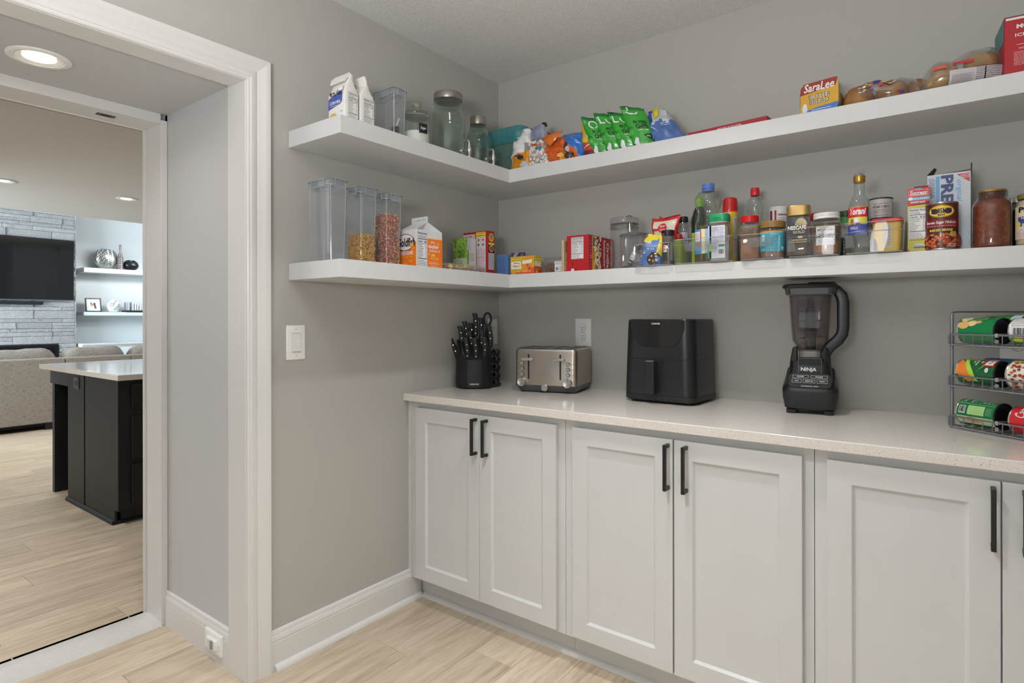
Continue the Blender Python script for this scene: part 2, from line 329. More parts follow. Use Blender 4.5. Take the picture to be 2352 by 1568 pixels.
# passage through the deep doorway
b=G(); run(b,BPROF,(-.621,-1.352,0),(-.09,-1.352,0),(0,-1,0),M_TRIM); struct(b.build('baseboard_passage'))
M_PASS=pm('#c6c7c8',.5,var=.01,name='passage_paint')
struct(G().box(-.64,-.12,-1.352,-1.25,0,2.06,M_PASS).build('wall_passage'))
struct(G().box(-.64,-.09,-2.9,-1.352,2.034,2.09,M_PASS).build('ceiling_passage'))
g=G(); g.box(-.092,.004,-1.385,-1.37,0,2.018,M_TRIM)   # near jamb board and head
g=G(); g.box(-.11,.004,-1.37,-1.345,0,2.036,M_TRIM); g.box(-.09,.004,-2.9,-1.37,2.018,2.036,M_TRIM)
g.box(-.093,-.0905,-2.9,-1.37,2.0195,2.034,pm('#a57b5c',.8))
dj=struct(g.build('trim_1',bevel=.001))
# casing with a stepped profile (u across the face, h off the wall), mitred at the corner
CP=[(0,0),(0,.010),(.004,.013),(.010,.013),(.013,.016),(.030,.017),(.034,.015),(.038,.018),(.060,.020),(.066,.024),(.078,.024),(.080,.020),(.080,0)]
ci,ct=-1.3665,2.020    # inner edges
g=G(); g.loft([[(h,ci+u,z+(u if z>1 else 0)) for u,h in CP] for z in (0,ct)],M_TRIM,smooth=False); g.build('casing_leg',dj)
g=G(); g.loft([[(h,y+(u if y>-2 else 0),ct+u) for u,h in CP] for y in (ci,-2.9)],M_TRIM,smooth=False); g.build('casing_head',dj)
# far frame of the passage
g=G(); g.box(-.762,-.62,-1.376,-1.352,0,2.010,M_TRIM); g.box(-.775,-.62,-2.9,-1.376,1.995,2.034,M_TRIM)
g.box(-.775,-.762,-1.384,-1.352,0,2.003,M_TRIM); g.box(-.764,-.758,-2.9,-1.376,1.990,1.9955,M_TRIM); g.box(-.7756,-.768,-2.9,-1.384,1.991,1.9952,pm('#a57b5c',.8))
f2=struct(g.build('trim_2',bevel=.0015))
th=G(); th.loft([[(-.615,y,0),(-.625,y,.007),(-.69,y,.019),(-.755,y,.018),(-.775,y,.004),(-.775,y,0)] for y in (-2.9,-1.376)],pm('#d9d8d6',.45),smooth=False); struct(th.build('trim_3'))
g=G(); g.box(-.775,-.62,-1.352,1.7,0,2.9,M_PASS); g.box(-.775,-.62,3.6,4.6,0,2.9,M_PASS); g.box(-.775,-.62,1.7,3.6,2.42,2.9,M_PASS); struct(g.build('wall_kitchen'))
# strike plate in the head, and its two screws
t=thing('strike_plate','dark metal strike plate set in the underside of the doorway head','latch',(-.685,-1.545,1.995))
g=G(); g.loft([at(rr(.028,.062,.004),0),at(rr(.028,.062,.004),-.0015)],pm('#4b4a48',.4,metal=.8),smooth=False); g.build('plate',t)
G().box(-.007,.007,-.014,.014,-.0022,-.0012,M_DARK).build('latch_hole',t)
for s_ in (-.023,.023): G().lathe([(.0035,-.0025),(.003,-.003),(0,-.0031)],M_STEEL,10,(0,s_,0)).build('screw',t)
def downlight(x,y,z,r,label,power,er=.52):
    t=thing('recessed_light',label,'ceiling light',(x,y,z))
    G().lathe([(r,0),(r,-.0035),(r*.94,-.006),(r*.78,-.005),(r*.76,-.002),(r*.74,-.002),(r*.72,-.004),(r*er,.0),(r*er*.98,.012)],M_PLASTW,40).build('trim_ring',t)
    G().lathe([(0,-.0005),(r*er,-.0005)],emis('#fff6ea',5),32).build('lens',t)
    area('downlight_beam',(x,y,z-.012),r*.9,power,(1,.95,.88),spread=150)
downlight(-.375,-1.828,2.0335,.083,'round recessed light in the white ceiling of the doorway passage',1.2)
downlight(-4.82,.018,2.434,.092,'small recessed light in the far ceiling near the door frame',11)
downlight(-4.80,-.955,2.434,.092,'recessed light in the far ceiling cut by the left picture edge',11)
# ---------------------------------------------------------------- switch and outlets
def plate(name,label,cat,loc,rotz,w=.0755,h=.1245):
    t=thing(name,label,cat,loc,rotz)
    p=rr(w,h,.004); q2=rr(w-.006,h-.006,.003)
    g=G(); g.loft([[(x,0,z) for x,z in p],[(x,-.003,z) for x,z in p],[(x,-.0055,z) for x,z in q2]],M_PLASTW,smooth=False); g.build('cover_plate',t)
    return t
def screws(t,zs,r=.0032):
    for z in zs: 
        o=G().lathe([(r,0),(r*.8,.001),(0,.0012)],pm('#dcdcda',.3),12).build('screw',t); o.location=(0,-.0055,z); o.rotation_euler=(R(90),0,0)
t=plate('light_switch','white rocker light switch on the grey wall beside the door casing','light switch',(0,-1.1795,1.1335),90)
G().box(-.0175,.0175,-.0062,-.0050,-.035,.035,pm('#d0d0ce',.4)).build('rocker_frame',t)
g=G(); g.loft([[(x,-.0055,z) for x,z in rr(.031,.064,.002)],[(x,-.0085-(.0025 if z<0 else 0),z) for x,z in rr(.030,.063,.002)]],M_PLASTW,smooth=False); g.build('rocker',t)
screws(t,(.048,-.048))
def duplex(t,zs=(.0195,-.0195)):
    for zz in zs:
        po=[(max(-.0135,min(.0135,.0172*cos(R(a)))),.0172*sin(R(a))) for a in range(0,360,12)]
        g=G(); g.loft([[(x,-.0050,zz+z) for x,z in po],[(x,-.0078,zz+z) for x,z in po]],M_PLASTW,smooth=False)
        g.tube([(x,-.0062,zz+z) for x,z in [(x*1.04,z*1.04) for x,z in po]],.0005,pm('#6f6f6d',.5),4,True)
        o=g.build('receptacle',t)
        s=G(); s.box(-.0072,-.0052,-.0082,-.0076,zz-.001,zz+.008,M_DARK); s.box(.0052,.0068,-.0082,-.0076,zz,zz+.0075,M_DARK)
        s.lathe([(0,0),(.0026,0)],M_DARK,12); s.v[-36:]=[(x,-.0082,zz-.008+y) for x,y,z in s.v[-36:]]; s.build('slots',t)
t=plate('wall_outlet','white duplex outlet on the back wall just above the toaster','outlet',(.5051,0,1.153),0,.0845,.129); duplex(t); screws(t,(0,),.0028)
t=plate('wall_outlet','white duplex outlet in the corner, half behind the knife block','outlet',(0,-.0518,1.151),90,.0745,.129); duplex(t); screws(t,(0,),.0028)
t=plate('wall_outlet','white duplex outlet on the back wall behind the can rack','outlet',(2.0535,0,1.153),0,.0845,.129); duplex(t); screws(t,(0,),.0028)
# night-light plate on the passage baseboard
t=thing('motion_sensor_switch','white plate with a small motion sensor, mounted sideways on the passage baseboard','sensor',(-.214,-1.366,.066))
g=G(); p=rr(.118,.076,.004); q2=rr(.110,.068,.003); g.loft([[(x,0,z) for x,z in p],[(x,-.004,z) for x,z in p],[(x,-.0075,z) for x,z in q2]],M_PLASTW,smooth=False); g.build('cover_plate',t)
g=G(); g.loft([[(x,-.0075,z) for x,z in rr(.066,.035,.002)],[(x,-.017,z) for x,z in rr(.063,.032,.002)]],M_PLASTW,smooth=False); g.build('sensor_body',t)
g=G(); g.loft([[(.010+.009*cos(R(a)),-.016-.006*sin(R(a)),z) for a in range(0,181,20)] for z in (-.014,.014)],pm('#8f9291',.2),smooth=True); g.build('sensor_lens',t)
G().box(-.016,-.005,-.0185,-.016,-.012,.012,pm('#dfdfdd',.35)).build('button',t)
for x in (-.048,.048): o=G().lathe([(.003,0),(.002,.001),(0,.0011)],pm('#cfcfcd',.3),10).build('screw',t); o.location=(x,-.0075,0); o.rotation_euler=(R(90),0,0)
# ---------------------------------------------------------------- shelves, counter, cabinets
for nm,zb,zt,lab in (('upper',ZUB,ZU,'thick white L-shaped floating shelf, the upper one, holding bags, jars and bread'),('lower',ZLB,ZL,'thick white L-shaped floating shelf, the lower one, holding cereal, spices and cans')):
    t=thing('floating_shelf',lab,'shelf',(0,0,zb))
    G().box(0,2.45,-SD,0,0,zt-zb,M_SHELF).build('shelf_board',t,bevel=.0012)
    G().box(.0022,SD,-1.2077,-SD-.0006,0,zt-zb,M_SHELF).build('shelf_board',t,bevel=.0012)
g=G(); g.box(0,2.45,-.6605,0,.8674,ZT,M_QUARTZ); tag(g.build('worktop',bevel=.0018),'pale speckled quartz worktop running along the back wall on the white cabinets','worktop')
def shaker(w,h,parent,hx,name='door'):
    """door in local x 0..w, z 0..h, front at y=-.02; frame of rails and stiles, recessed panel, sloped sticking"""
    a=.058
    g=G(); o=[(0,0),(w,0),(w,h),(0,h)]; i=[(a,a),(w-a,a),(w-a,h-a),(a,h-a)]; j=[(a+.007,a+.007),(w-a-.007,a+.007),(w-a-.007,h-a-.007),(a+.007,h-a-.007)]
    vs=[(x,0,z) for x,z in o]+[(x,-.02,z) for x,z in o]+[(x,-.02,z) for x,z in i]+[(x,-.0165,z) for x,z in [(x+(.002 if x<w/2 else -.002),z+(.002 if z<h/2 else -.002)) for x,z in i]]+[(x,-.0115,z) for x,z in j]
    fs=[(0,1,2,3)]+[(k,(k+1)%4,4+(k+1)%4,4+k) for k in range(4)]
    for b0 in (4,8,12): fs+=[(b0+k,b0+(k+1)%4,b0+4+(k+1)%4,b0+4+k) for k in range(4)]
    fs.append((16,17,18,19)); g.add(vs,fs,M_CAB); d=g.build(name,parent,bevel=.0011)
    hz0,hz1=h-.154,h-.012
    g=G(); g.box(hx-.005,hx+.005,-.0545,-.0445,hz0,hz1,M_BLKMET)
    for z in (hz0+.0055,hz1-.0055): g.box(hx-.005,hx+.005,-.0455,-.0195,z-.0055,z+.0055,M_BLKMET)
    hd=g.build('handle',d,bevel=.0006); return d
cabs=[('narrow-gap white two-door base cabinet in the corner under the knife block',0),('white two-door base cabinet in the middle under the air fryer',.797),('white two-door base cabinet at the right under the can rack',1.594)]
for lab,x0 in cabs:
    t=thing('base_cabinet',lab,'cabinet',(x0,0,0))
    W=.797
    g=G(); g.box(.0008,W-.0008,-.625,-.003,.100,.8674,M_CAB); g.build('carcass',t,bevel=.0008)
    G().box(.0005,W-.0005,-.562,-.05,0,.100,M_CAB).build('toe_kick',t)
    if x0==0: G().box(.0,.018,-.632,-.625,.1,.8674,M_CAB).build('scribe_strip',t)
    w1=.3565; xs=(.0575,.4145) if x0==0 else (.038,.4065) if x0<1 else (.035,.3935)
    if x0==0: xs=(.0575,.4137); w1=.3545
    elif x0<1: xs=(.0385,.4065); w1=.363
    else: xs=(.0335,.3945); w1=.358
    for k,xx in enumerate(xs):
        d=shaker(w1,.726,t,(w1-.0135) if k==0 else .0395,'door'); d.location=(xx,-.6252,.115)
q=G(); run(q,QPROF,(.031,-.562+.013,0),(2.44,-.562+.013,0),(0,-1,0),M_TRIM); struct(q.build('trim_4'))
# ---------------------------------------------------------------- kitchen and living room beyond the doorway
M_LC=nodemat('far_ceiling_paint',lambda nt,N,L,b:(lambda n:(L.new(ramp(N,L,n.outputs['Fac'],[(.3,'#d3cfca'),(.7,'#dcd8d3')]),b.inputs['Base Color']),bumpn(N,L,b,n.outputs['Fac'],.3,.004)))(tex(N,L,'Noise',140,Detail=3.0)),.8,.2)
struct(G().box(-6.44,-.776,-5.0,4.6,2.436,2.52,M_LC).build('ceiling_kitchen'))
struct(G().box(-9.2,-6.44,-5.0,4.6,3.1,3.2,M_LC).build('ceiling_living'))
struct(G().box(-9.1,-8.95,.6,4.6,0,3.1,pm('#d8dcdd',.6,name='niche_wall_paint')).build('wall_living'))
# stone chimney breast: every ledge stone is a piece
def m_stone(nt,N,L,b):
    n=tex(N,L,'Noise',34,(1,1,1.8),Detail=8.0,Roughness=.7); oi=N.new('ShaderNodeObjectInfo')
    c=ramp(N,L,n.outputs['Fac'],[(.3,'#cfcfcf'),(.6,'#ececec'),(.75,'#fafafa')]); h=N.new('ShaderNodeHueSaturation'); L.new(c,h.inputs['Color'])
    v=N.new('ShaderNodeMath'); v.operation='MULTIPLY_ADD'; L.new(oi.outputs['Random'],v.inputs[0]); v.inputs[1].default_value=.22; v.inputs[2].default_value=.86; L.new(v.outputs[0],h.inputs['Value'])
    L.new(h.outputs[0],b.inputs['Base Color']); bumpn(N,L,b,n.outputs['Fac'],1.0,.06)
M_STONE=nodemat('split_ledge_stone',m_stone,.75,.3)
fpw=G().box(-8.95,-8.625,-3.2,.70,0,3.0,pm('#5b5854',.9)).build('wall_stone'); struct(fpw)
rs=random.Random(11)
def stone(y0,y1,z0,z1,x=-8.625):
    g=G(); d=rs.uniform(.012,.036); e=.0022
    gx=max(2,int((y1-y0)/.035)); gz=3 if z1-z0>.05 else 2
    o=[]
    for j in range(gz+1):
        for i in range(gx+1):
            edge=i in(0,gx) or j in(0,gz); o.append((x+(d-.004 if edge else d+rs.uniform(-.007,.008)),y0+e+(y1-y0-2*e)*i/gx,z0+e+(z1-z0-2*e)*j/gz))
    n=len(o); o+=[(x-.002,q[1],q[2]) for q in o]
    fs=[(j*(gx+1)+i,j*(gx+1)+i+1,(j+1)*(gx+1)+i+1,(j+1)*(gx+1)+i) for j in range(gz) for i in range(gx)]
    bd=[i for i in range(gx)]+[j*(gx+1)+gx for j in range(gz)]+[gz*(gx+1)+i for i in range(gx,0,-1)]+[j*(gx+1) for j in range(gz,0,-1)]
    for k in range(len(bd)): a,b2=bd[k],bd[(k+1)%len(bd)]; fs.append((a,a+n,b2+n,b2))
    g.add(o,fs,M_STONE); g.build('stone',fpw)
z=.86
rows=[.098,.05,.06,.105,.055,.06,.09,.05,.11,.05]
zz=.86; ri=0
while zz<2.99:
    h=[.11,.06,.052,.085,.055,.12,.05,.07,.10,.055][ri%10]; h=min(h,2.99-zz)
    y=.70; first=True
    while y>-.95:
        L_=rs.uniform(.25,.75) if not first else rs.choice((.16,.28,.5)); first=False
        tvh=1.50<zz and zz+h<2.35
        yy=y-L_
        if tvh and y<.58: break
        if h>.08 and rs.random()<.35: stone(yy,y,zz,zz+h*.45); stone(yy,y,zz+h*.45,zz+h)
        else: stone(yy,y,zz,zz+h)
        y=yy
    zz+=h; ri+=1
zz=.55
while zz<.86:   # jamb stones beside the fire box
    h=.062; stone(.50,.70,zz,zz+h); zz+=h
# returns of the corner stones (thin edge seen at the side)
zz=.55
while zz<2.95:
    h=rs.choice((.055,.08,.11)); 
    g=G(); g.box(-8.62,-8.60,.70,.712+rs.uniform(-.004,.006),zz+.002,zz+h-.002,M_STONE); g.build('stone',fpw); zz+=h
t=thing('electric_fireplace','long black linear electric fireplace set low in the white stone wall','fireplace',(-8.6,-.45,.55))
M_BLK=pm('#121318',.35,name='black_metal')
g=G(); g.box(-.05,.016,-1.0,.944,.255,.294,M_BLK); g.box(-.05,.016,.90,.944,0,.255,M_BLK); g.box(-.05,.016,-1.0,.90,0,.03,M_BLK); g.build('bezel',t)
G().box(-.02,.002,-1.0,.90,.03,.255,pm('#0b0c10',.08,coat=.6)).build('glass_front',t); G().box(.002,.006,-1.0,.86,.215,.225,pm('#3a3f4a',.3)).build('trim_bar',t)
t=thing('television','large wall-mounted flat television on the white stone wall','television',(-8.575,-.09,1.49),rot=(0,R(2.2),0))
G().box(-.035,.0,-.77,.766,0,.884,M_BLK).build('bezel',t,bevel=.004)
G().box(0,.0015,-.762,.758,.014,.876,pm('#07080c',.05,spec=1.0,coat=1.0)).build('screen',t); G().box(-.002,.004,-.77,.766,-.004,.006,pm('#9aa0a8',.3,metal=.8)).build('lower_trim',t)
t=thing('soundbar','slim black soundbar hanging just below the wall-mounted television','soundbar',(-8.56,-.40,1.4235))
G().box(-.04,.03,-.55,.70,0,.046,pm('#17181b',.8,bump=.3,bscale=400)).build('grille',t,bevel=.006); G().box(-.03,.02,.25,.30,.046,.053,M_BLK).build('bracket',t)
M_FS=pm('#e9eef1',.4,name='far_white_paint')
for zb,zt,lab in ((1.928,1.999,'upper white floating shelf beside the stone wall, with vases on it'),(1.270,1.326,'lower white floating shelf beside the stone wall, with a photo frame on it')):
    t=thing('wall_shelf',lab,'shelf',(-8.95,.83,zb)); G().box(0,.30,0,2.2,0,zt-zb,M_FS).build('board',t,bevel=.004); G().box(0,.01,.0,2.2,-.012,0,M_FS).build('wall_cleat',t)
t=thing('built_in_cabinet','white built-in cabinet with a moulded top standing under the niche shelves','cabinet',(-8.945,.74,0))
G().box(0,.48,.03,2.6,0,.80,M_FS).build('carcass',t); g=G(); g.loft([[(x,y,zz) for x,y in ((0,0),(a,0),(a,2.65),(0,2.65))] for zz,a in ((.80,.485),(.815,.505),(.825,.51),(.832,.53),(.850,.53))],M_FS,smooth=False); g.build('moulded_top',t)
for k in range(3): g=G(); g.box(.48,.498,.12+k*.55,.62+k*.55,.08,.76,M_FS); g.box(.498,.502,.18+k*.55,.56+k*.55,.14,.70,pm('#dfe5e8',.4)); g.build('door',t)
# decor
M_SILV=pm('#c9cbc4',.25,metal=.85,var=.1)
t=thing('mosaic_vase','round flattened silver mosaic vase at the left end of the upper far shelf','vase',(-8.79,1.165,1.999))
g=G(); pr=[(.05,0),(.09,.012),(.135,.06),(.163,.12),(.166,.17),(.150,.235),(.115,.285),(.085,.305),(.07,.315),(.066,.312),(.06,.29)]
g.lathe(pr,M_SILV,36); g.build('body',t).scale=(.55,1,1)
g=G(); M_TILE=pm('#474a45',.35,var=.2); M_TILE2=pm('#e3e4dd',.25,metal=.5)
for j in range(17):
    zz=.02+j*.0165; r=next(a[0]+(b[0]-a[0])*(zz-a[1])/(b[1]-a[1]) for a,b in zip(pr,pr[1:]) if a[1]<=zz<=b[1])+.0015
    n=int(2*pi*r/.02)
    for i in range(n):
        a=2*pi*(i+(j%2)*.5)/n; da=2*pi*.36/n
        if cos(a)<-.2: continue
        g.add([(.55*r*cos(a-da),r*sin(a-da),zz),(.55*r*cos(a+da),r*sin(a+da),zz),(.55*r*cos(a+da),r*sin(a+da),zz+.011),(.55*r*cos(a-da),r*sin(a-da),zz+.011)],[(0,1,2,3)],M_TILE if (i*7+j*3)%3 else M_TILE2)
stuff(g.build('mosaic_tiles',t))
t=thing('bottle_vase','tall slim striped bottle vase between the silver and black vases on the far shelf','vase',(-8.71,1.335,1.999))
g=G(); N_=26
for k in range(N_):
    zz=k*.385/N_; f=k/N_; r=.043 if f<.45 else (.043-.026*min(1,(f-.45)/.25)); r=r if f<.9 else .02
    g.lathe([(r*.92,zz),(r,zz+.004),(r,zz+.009),(r*.92,zz+.385/N_)],pm('#b9aeac',.25,metal=.8) if k%2 else pm('#8a7d7e',.35,metal=.5),18)
g.build('ribbed_body',t); G().lathe([(.017,.378),(.021,.39),(.016,.394),(.012,.38)],pm('#8d8684',.3,metal=.7),16).build('lip',t)
t=thing('black_vase','low black rounded vase with a notched rim on the upper far shelf','vase',(-8.76,1.50,1.999))
rings=[]
for r,zz in ((.05,0),(.085,.02),(.113,.055),(.116,.085),(.10,.125),(.075,.15),(.05,.163),(.045,.155),(.05,.12)): rings.append([(r*.9*cos(2*pi*k/32),r*sin(2*pi*k/32),zz-(.022 if zz>.14 and abs(sin(2*pi*k/32))<.25 else 0)) for k in range(32)])
G().loft(rings,pm('#1a1d24',.28),cap1=False).build('body',t); G().loft([at(ell(.07,.08,24),.125),at(ell(.06,.07,24),.126)],M_DARK).build('opening',t)
t=thing('photo_frame','dark picture frame with white mat leaning on the lower far shelf','picture frame',(-8.74,.983,1.327),rot=(0,R(-10),0))
g=G(); W_,H_=.105,.215; g.box(-.012,.008,-W_,-W_+.016,0,H_,M_BLK); g.box(-.012,.008,W_-.016,W_,0,H_,M_BLK); g.box(-.012,.008,-W_,W_,0,.016,M_BLK); g.box(-.012,.008,-W_,W_,H_-.016,H_,M_BLK); g.build('frame',t)
p=Pr(right(.003)); p.rect(-.09,.016,.09,.2,C('#dfe4ea'),1); p.rect(-.045,.05,.045,.15,C('#f0e9e2'),2)
for u,v,a,b,h in ((-.02,.11,.018,.022,'#c58a5a'),(.015,.12,.016,.026,'#3c3a3c'),(-.018,.075,.022,.02,'#e7d9cf'),(.022,.08,.014,.03,'#4a4442'),(.03,.062,.01,.012,'#6b4a3a'),(-.03,.135,.012,.012,'#8a5a3a')): p.disc(u,v,a,b,C(h),3)
p.build('photo',t,fix=False); G().box(-.06,-.012,-.03,.03,.0,.12,M_BLK).build('easel_back',t).rotation_euler=(0,R(-14),0)
t=thing('patterned_vase','small white round vase with black looping lines beside the photo frame','vase',(-8.74,1.247,1.327))
vp=[(.04,0),(.06,.01),(.085,.07),(.09,.11),(.075,.155),(.04,.18),(.028,.185),(.030,.198),(.024,.199),(.02,.185)]
G().lathe(vp,pm('#eef1f2',.3),32).build('body',t)
def vr(zz): return next((a[0]+(b[0]-a[0])*(zz-a[1])/(b[1]-a[1]) for a,b in zip(vp,vp[1:]) if a[1]<=zz<=b[1]),.05)
def onv(u,zz): r=vr(zz)+.0012; a=u/.085; return (r*cos(a),r*sin(a),zz)
g=G()
for cu,cz,rr_ in ((-.045,.115,.024),(.062,.105,.022)): g.tube([onv(cu+rr_*cos(2*pi*k/18),cz+rr_*sin(2*pi*k/18)) for k in range(18)],.0028,M_DARK,5,True)
g.tube([onv(u,zz) for u,zz in ((-.05,.10),(-.02,.13),(.0,.15),(.02,.17),(.03,.178))],.0028,M_DARK,5); g.tube([onv(u,zz) for u,zz in ((-.02,.03),(.0,.06),(.02,.085),(.04,.10))],.0028,M_DARK,5); g.tube([onv(u,zz) for u,zz in ((.02,.03),(.035,.05),(.05,.07),(.06,.08))],.0028,M_DARK,5)
g.build('looping_lines',t)
t=thing('decor_tray','flat black tray under the white books on the lower far shelf','tray',(-8.74,1.395,1.327)); g=G(); g.box(-.10,.10,0,.55,0,.006,M_BLK)
g.box(-.10,-.09,0,.55,.006,.026,M_BLK); g.box(.09,.10,0,.55,.006,.026,M_BLK); g.box(-.09,.09,0,.01,.006,.026,M_BLK); g.box(-.09,.09,.54,.55,.006,.026,M_BLK); g.build('tray_body',t)
for k,(y,wd,h,cc) in enumerate(((1.44,.032,.15,'#c9ccd0'),(1.50,.034,.156,'#e9ebec'),(1.537,.03,.125,'#f1f2f2'),(1.57,.03,.118,'#e2e5e8'),(1.603,.026,.104,'#f4f4f4'))):
    t=thing('white_book',['grey-white book at the left end of the row on the black tray','tallest white book with spine lettering on the black tray','third white book from the left on the black tray','fourth white book from the left, slightly grey, on the black tray','shortest white book at the right of the row on the tray'][k],'book',(-8.74,y,1.3335),group='white books on the far tray')
    G().box(-.07,.068,-wd/2+.003,wd/2-.003,.003,h-.004,pm('#f2efe8',.8)).build('pages',t); g=G(); g.box(-.072,.072,-wd/2,-wd/2+.003,0,h,pm(cc,.5)); g.box(-.072,.072,wd/2-.003,wd/2,0,h,pm(cc,.5)); g.box(.069,.072,-wd/2,wd/2,0,h,pm(cc,.5)); g.build('cover',t)
    if k==1: Pr(right(.072)).lines(-.006,.03,.006,.13,9,C_INK,fill=.5).build('spine_print',t,fix=False)
t=thing('white_orb','small white ball ornament at the end of the book row on the tray','ornament',(-8.74,1.655,1.333)); G().lathe([(0,0),(.018,.003),(.033,.018),(.038,.04),(.033,.06),(.018,.074),(0,.078)],pm('#eef0f1',.35),24).build('ball',t); G().lathe([(.016,-.001),(.018,.002),(.012,.004)],pm('#d0d4d6',.4),18).build('foot_ring',t)
# sofa seen from behind
def m_sofa(nt,N,L,b):
    n=tex(N,L,'Noise',140,(1,1,1),Detail=4.0); a=tex(N,L,'Noise',60,(1,.35,3.2),Detail=2.0); c=tex(N,L,'Noise',60,(1,3.2,.35),Detail=2.0)
    m=N.new('ShaderNodeMath'); m.operation='ADD'; L.new(a.outputs['Fac'],m.inputs[0]); L.new(c.outputs['Fac'],m.inputs[1]); m2=N.new('ShaderNodeMath'); m2.operation='MULTIPLY_ADD'; L.new(n.outputs['Fac'],m2.inputs[0]); m2.inputs[1].default_value=.6; L.new(m.outputs[0],m2.inputs[2])
    L.new(ramp(N,L,m2.outputs[0],[(.45,'#6f6a63'),(1.0,'#b5aea4')]),b.inputs['Base Color'])
    r=N.new('ShaderNodeMath'); r.operation='DIVIDE'; r.inputs[1].default_value=1.7; L.new(m2.outputs[0],r.inputs[0]); L.new(ramp(N,L,r.outputs[0],[(.50,'#56534f'),(.76,'#a29d96')]),b.inputs['Base Color'])
    bumpn(N,L,b,m2.outputs[0],.3,.004)
M_SOFA=nodemat('woven_upholstery',m_sofa,.9,.1)
t=thing('sectional_sofa','long grey woven sectional sofa seen from behind, facing the stone wall','sofa',(-6.11,0,0))
for y0,y1 in ((-2.6,-.129),(-.124,.534),(.539,2.1)):
    G().box(-.20,0,y0,y1,.075,.782,M_SOFA).build('back_frame',t,bevel=.012,seg=3)
    G().box(-1.0,-.20,y0,y1,.075,.40,M_SOFA).build('seat_base',t,bevel=.012)
for y0,y1 in ((-1.85,-.96),(-.95,-.117),(-.107,.578),(.59,1.3)):
    rings=[]; n=22
    for i in range(n+1):
        f=i/n; y=y0+(y1-y0)*f; e=(1-abs(2*f-1)**6)
        hh=.875+.02*f+.006*sin(f*9)+.003*sin(f*31); e=max(.25,e**.5)
        rings.append([(-.33+.13*e*math.copysign(abs(cos(a))**.6,cos(a)),y,.42+(hh-.42)*.5+(hh-.42)*.5*e*math.copysign(abs(sin(a))**.6,sin(a))) for a in [2*pi*k/24 for k in range(24)]])
    G().loft(rings,M_SOFA).build('back_cushion',t)
for y in (-2.5,-1.2,-.25,.1,1.9):
    G().box(-.09,-.01,y-.06,y+.06,0,.075,pm('#17181c',.5)).build('foot',t)
G().box(-.95,-.02,-2.55,2.05,.045,.075,pm('#0e0f12',.9)).build('underside',t)
# island
M_ISL=pm('#111215',.5,var=.06,bscale=30,name='charcoal_cabinet_paint')
t=thing('kitchen_island','charcoal kitchen island with overhanging pale quartz top and drawers','kitchen island',(0,0,0))
G().box(-3.29,-1.885,-1.087,.9,.868,.900,M_QUARTZ).build('island_top',t,bevel=.002)
G().box(-2.86,-2.035,-1.02,.8,.09,.868,M_ISL).build('carcass',t)
G().box(-2.86,-2.09,-1.0,.8,0,.09,M_ISL).build('toe_kick',t)
for a,b2,z0 in ((-2.868,-2.585,0),(-2.565,-2.033,.085),(-2.565,-2.085,0)): G().box(a,b2,-1.034,-1.02,z0,.868 if z0 or a<-2.6 else .085,M_ISL).build('side_panel',t,bevel=.001)
G().box(-2.585,-2.565,-1.026,-1.02,.0,.868,pm('#141417',.5)).build('batten_groove',t)
G().box(-2.884,-2.868,-1.034,.8,.02,.868,M_ISL).build('back_panel',t)
g=G(); run(g,[(0,0),(.014,0),(.012,.015),(.006,.022),(0,.024)],(-2.895,-1.034,0),(-2.085,-1.034,0),(0,-1,0),M_ISL); run(g,[(0,0),(.012,0),(.01,.015),(.0,.022)],(-2.09,-1.048,0),(-2.09,.8,0),(1,0,0),M_ISL); g.build('base_moulding',t)
for z0,z1 in ((.68,.835),(.385,.64),(.12,.355)):
    g=G(); g.box(-2.035,-2.018,-.965,.0,z0,z1,M_ISL); g.build('drawer_front',t,bevel=.004)
    G().box(-1.995,-1.985,-.58,-.42,(z0+z1)/2-.005,(z0+z1)/2+.005,M_BLKMET).build('drawer_handle',t)
# support bracket and leg under the overhang
G().box(-3.262,-2.884,-1.03,-.99,.765,.868,M_ISL).build('apron',t); G().box(-3.217,-3.17,-1.03,-.62,0,.768,M_ISL).build('leg',t,bevel=.002)
G().box(-3.2,-2.884,.62,.7,.765,.868,M_ISL).build('apron',t); G().box(-3.19,-3.10,.62,.7,0,.868,M_ISL).build('leg',t,bevel=.002)
o=plate('island_outlet','black outlet plate on the end panel of the dark island','outlet',(-2.715,-1.034,.80),0,.105,.078)
for ch in o.children: ch.data.materials[0]=pm('#1d1e22',.3)
for x in (-.02,.02):
    G().lathe([(.015,0),(.014,.002),(0,.0022)],pm('#26272b',.3),18).build('socket',o); c=o.children[-1]; c.location=(x,-.0055,0); c.rotation_euler=(R(90),0,0)
# outside the kitchen window, mirrored in the television
w1=struct(G().box(-.77,-.72,1.70,1.76,0,2.42,M_FS).build('window_1'))
g=G()
for y0,y1 in ((2.58,2.66),(3.54,3.6)): g.box(-.77,-.72,y0,y1,0,2.42,M_FS)
g.box(-.77,-.72,1.76,3.54,2.36,2.42,M_FS); g.box(-.77,-.72,1.76,3.54,0,.1,M_FS); g.build('window_frame',w1)
G().box(-.748,-.744,1.76,3.54,.1,2.36,clear(haze=.0,base=.03,name='window_glass')).build('pane',w1)
struct(G().box(-.6,9,.3,12,-.2,-.1,pm('#5f8a45',.9,bump=.5,bscale=40,name='lawn')).build('ground'))
struct(G().box(-.6,1.6,1.2,3.2,-.1,-.04,pm('#d8d4cc',.8,name='patio_concrete')).build('pavement'))
# ---------------------------------------------------------------- things on the worktop
M_BPL=pm('#17181a',.36,spec=.5,name='black_plastic'); M_BPM=pm('#1b1c1e',.55,name='matt_black_plastic'); M_BGL=pm('#0b0c0e',.09,spec=.6,coat=.6,name='gloss_black')
M_RIV=pm('#d9d4cb',.25,metal=.9)
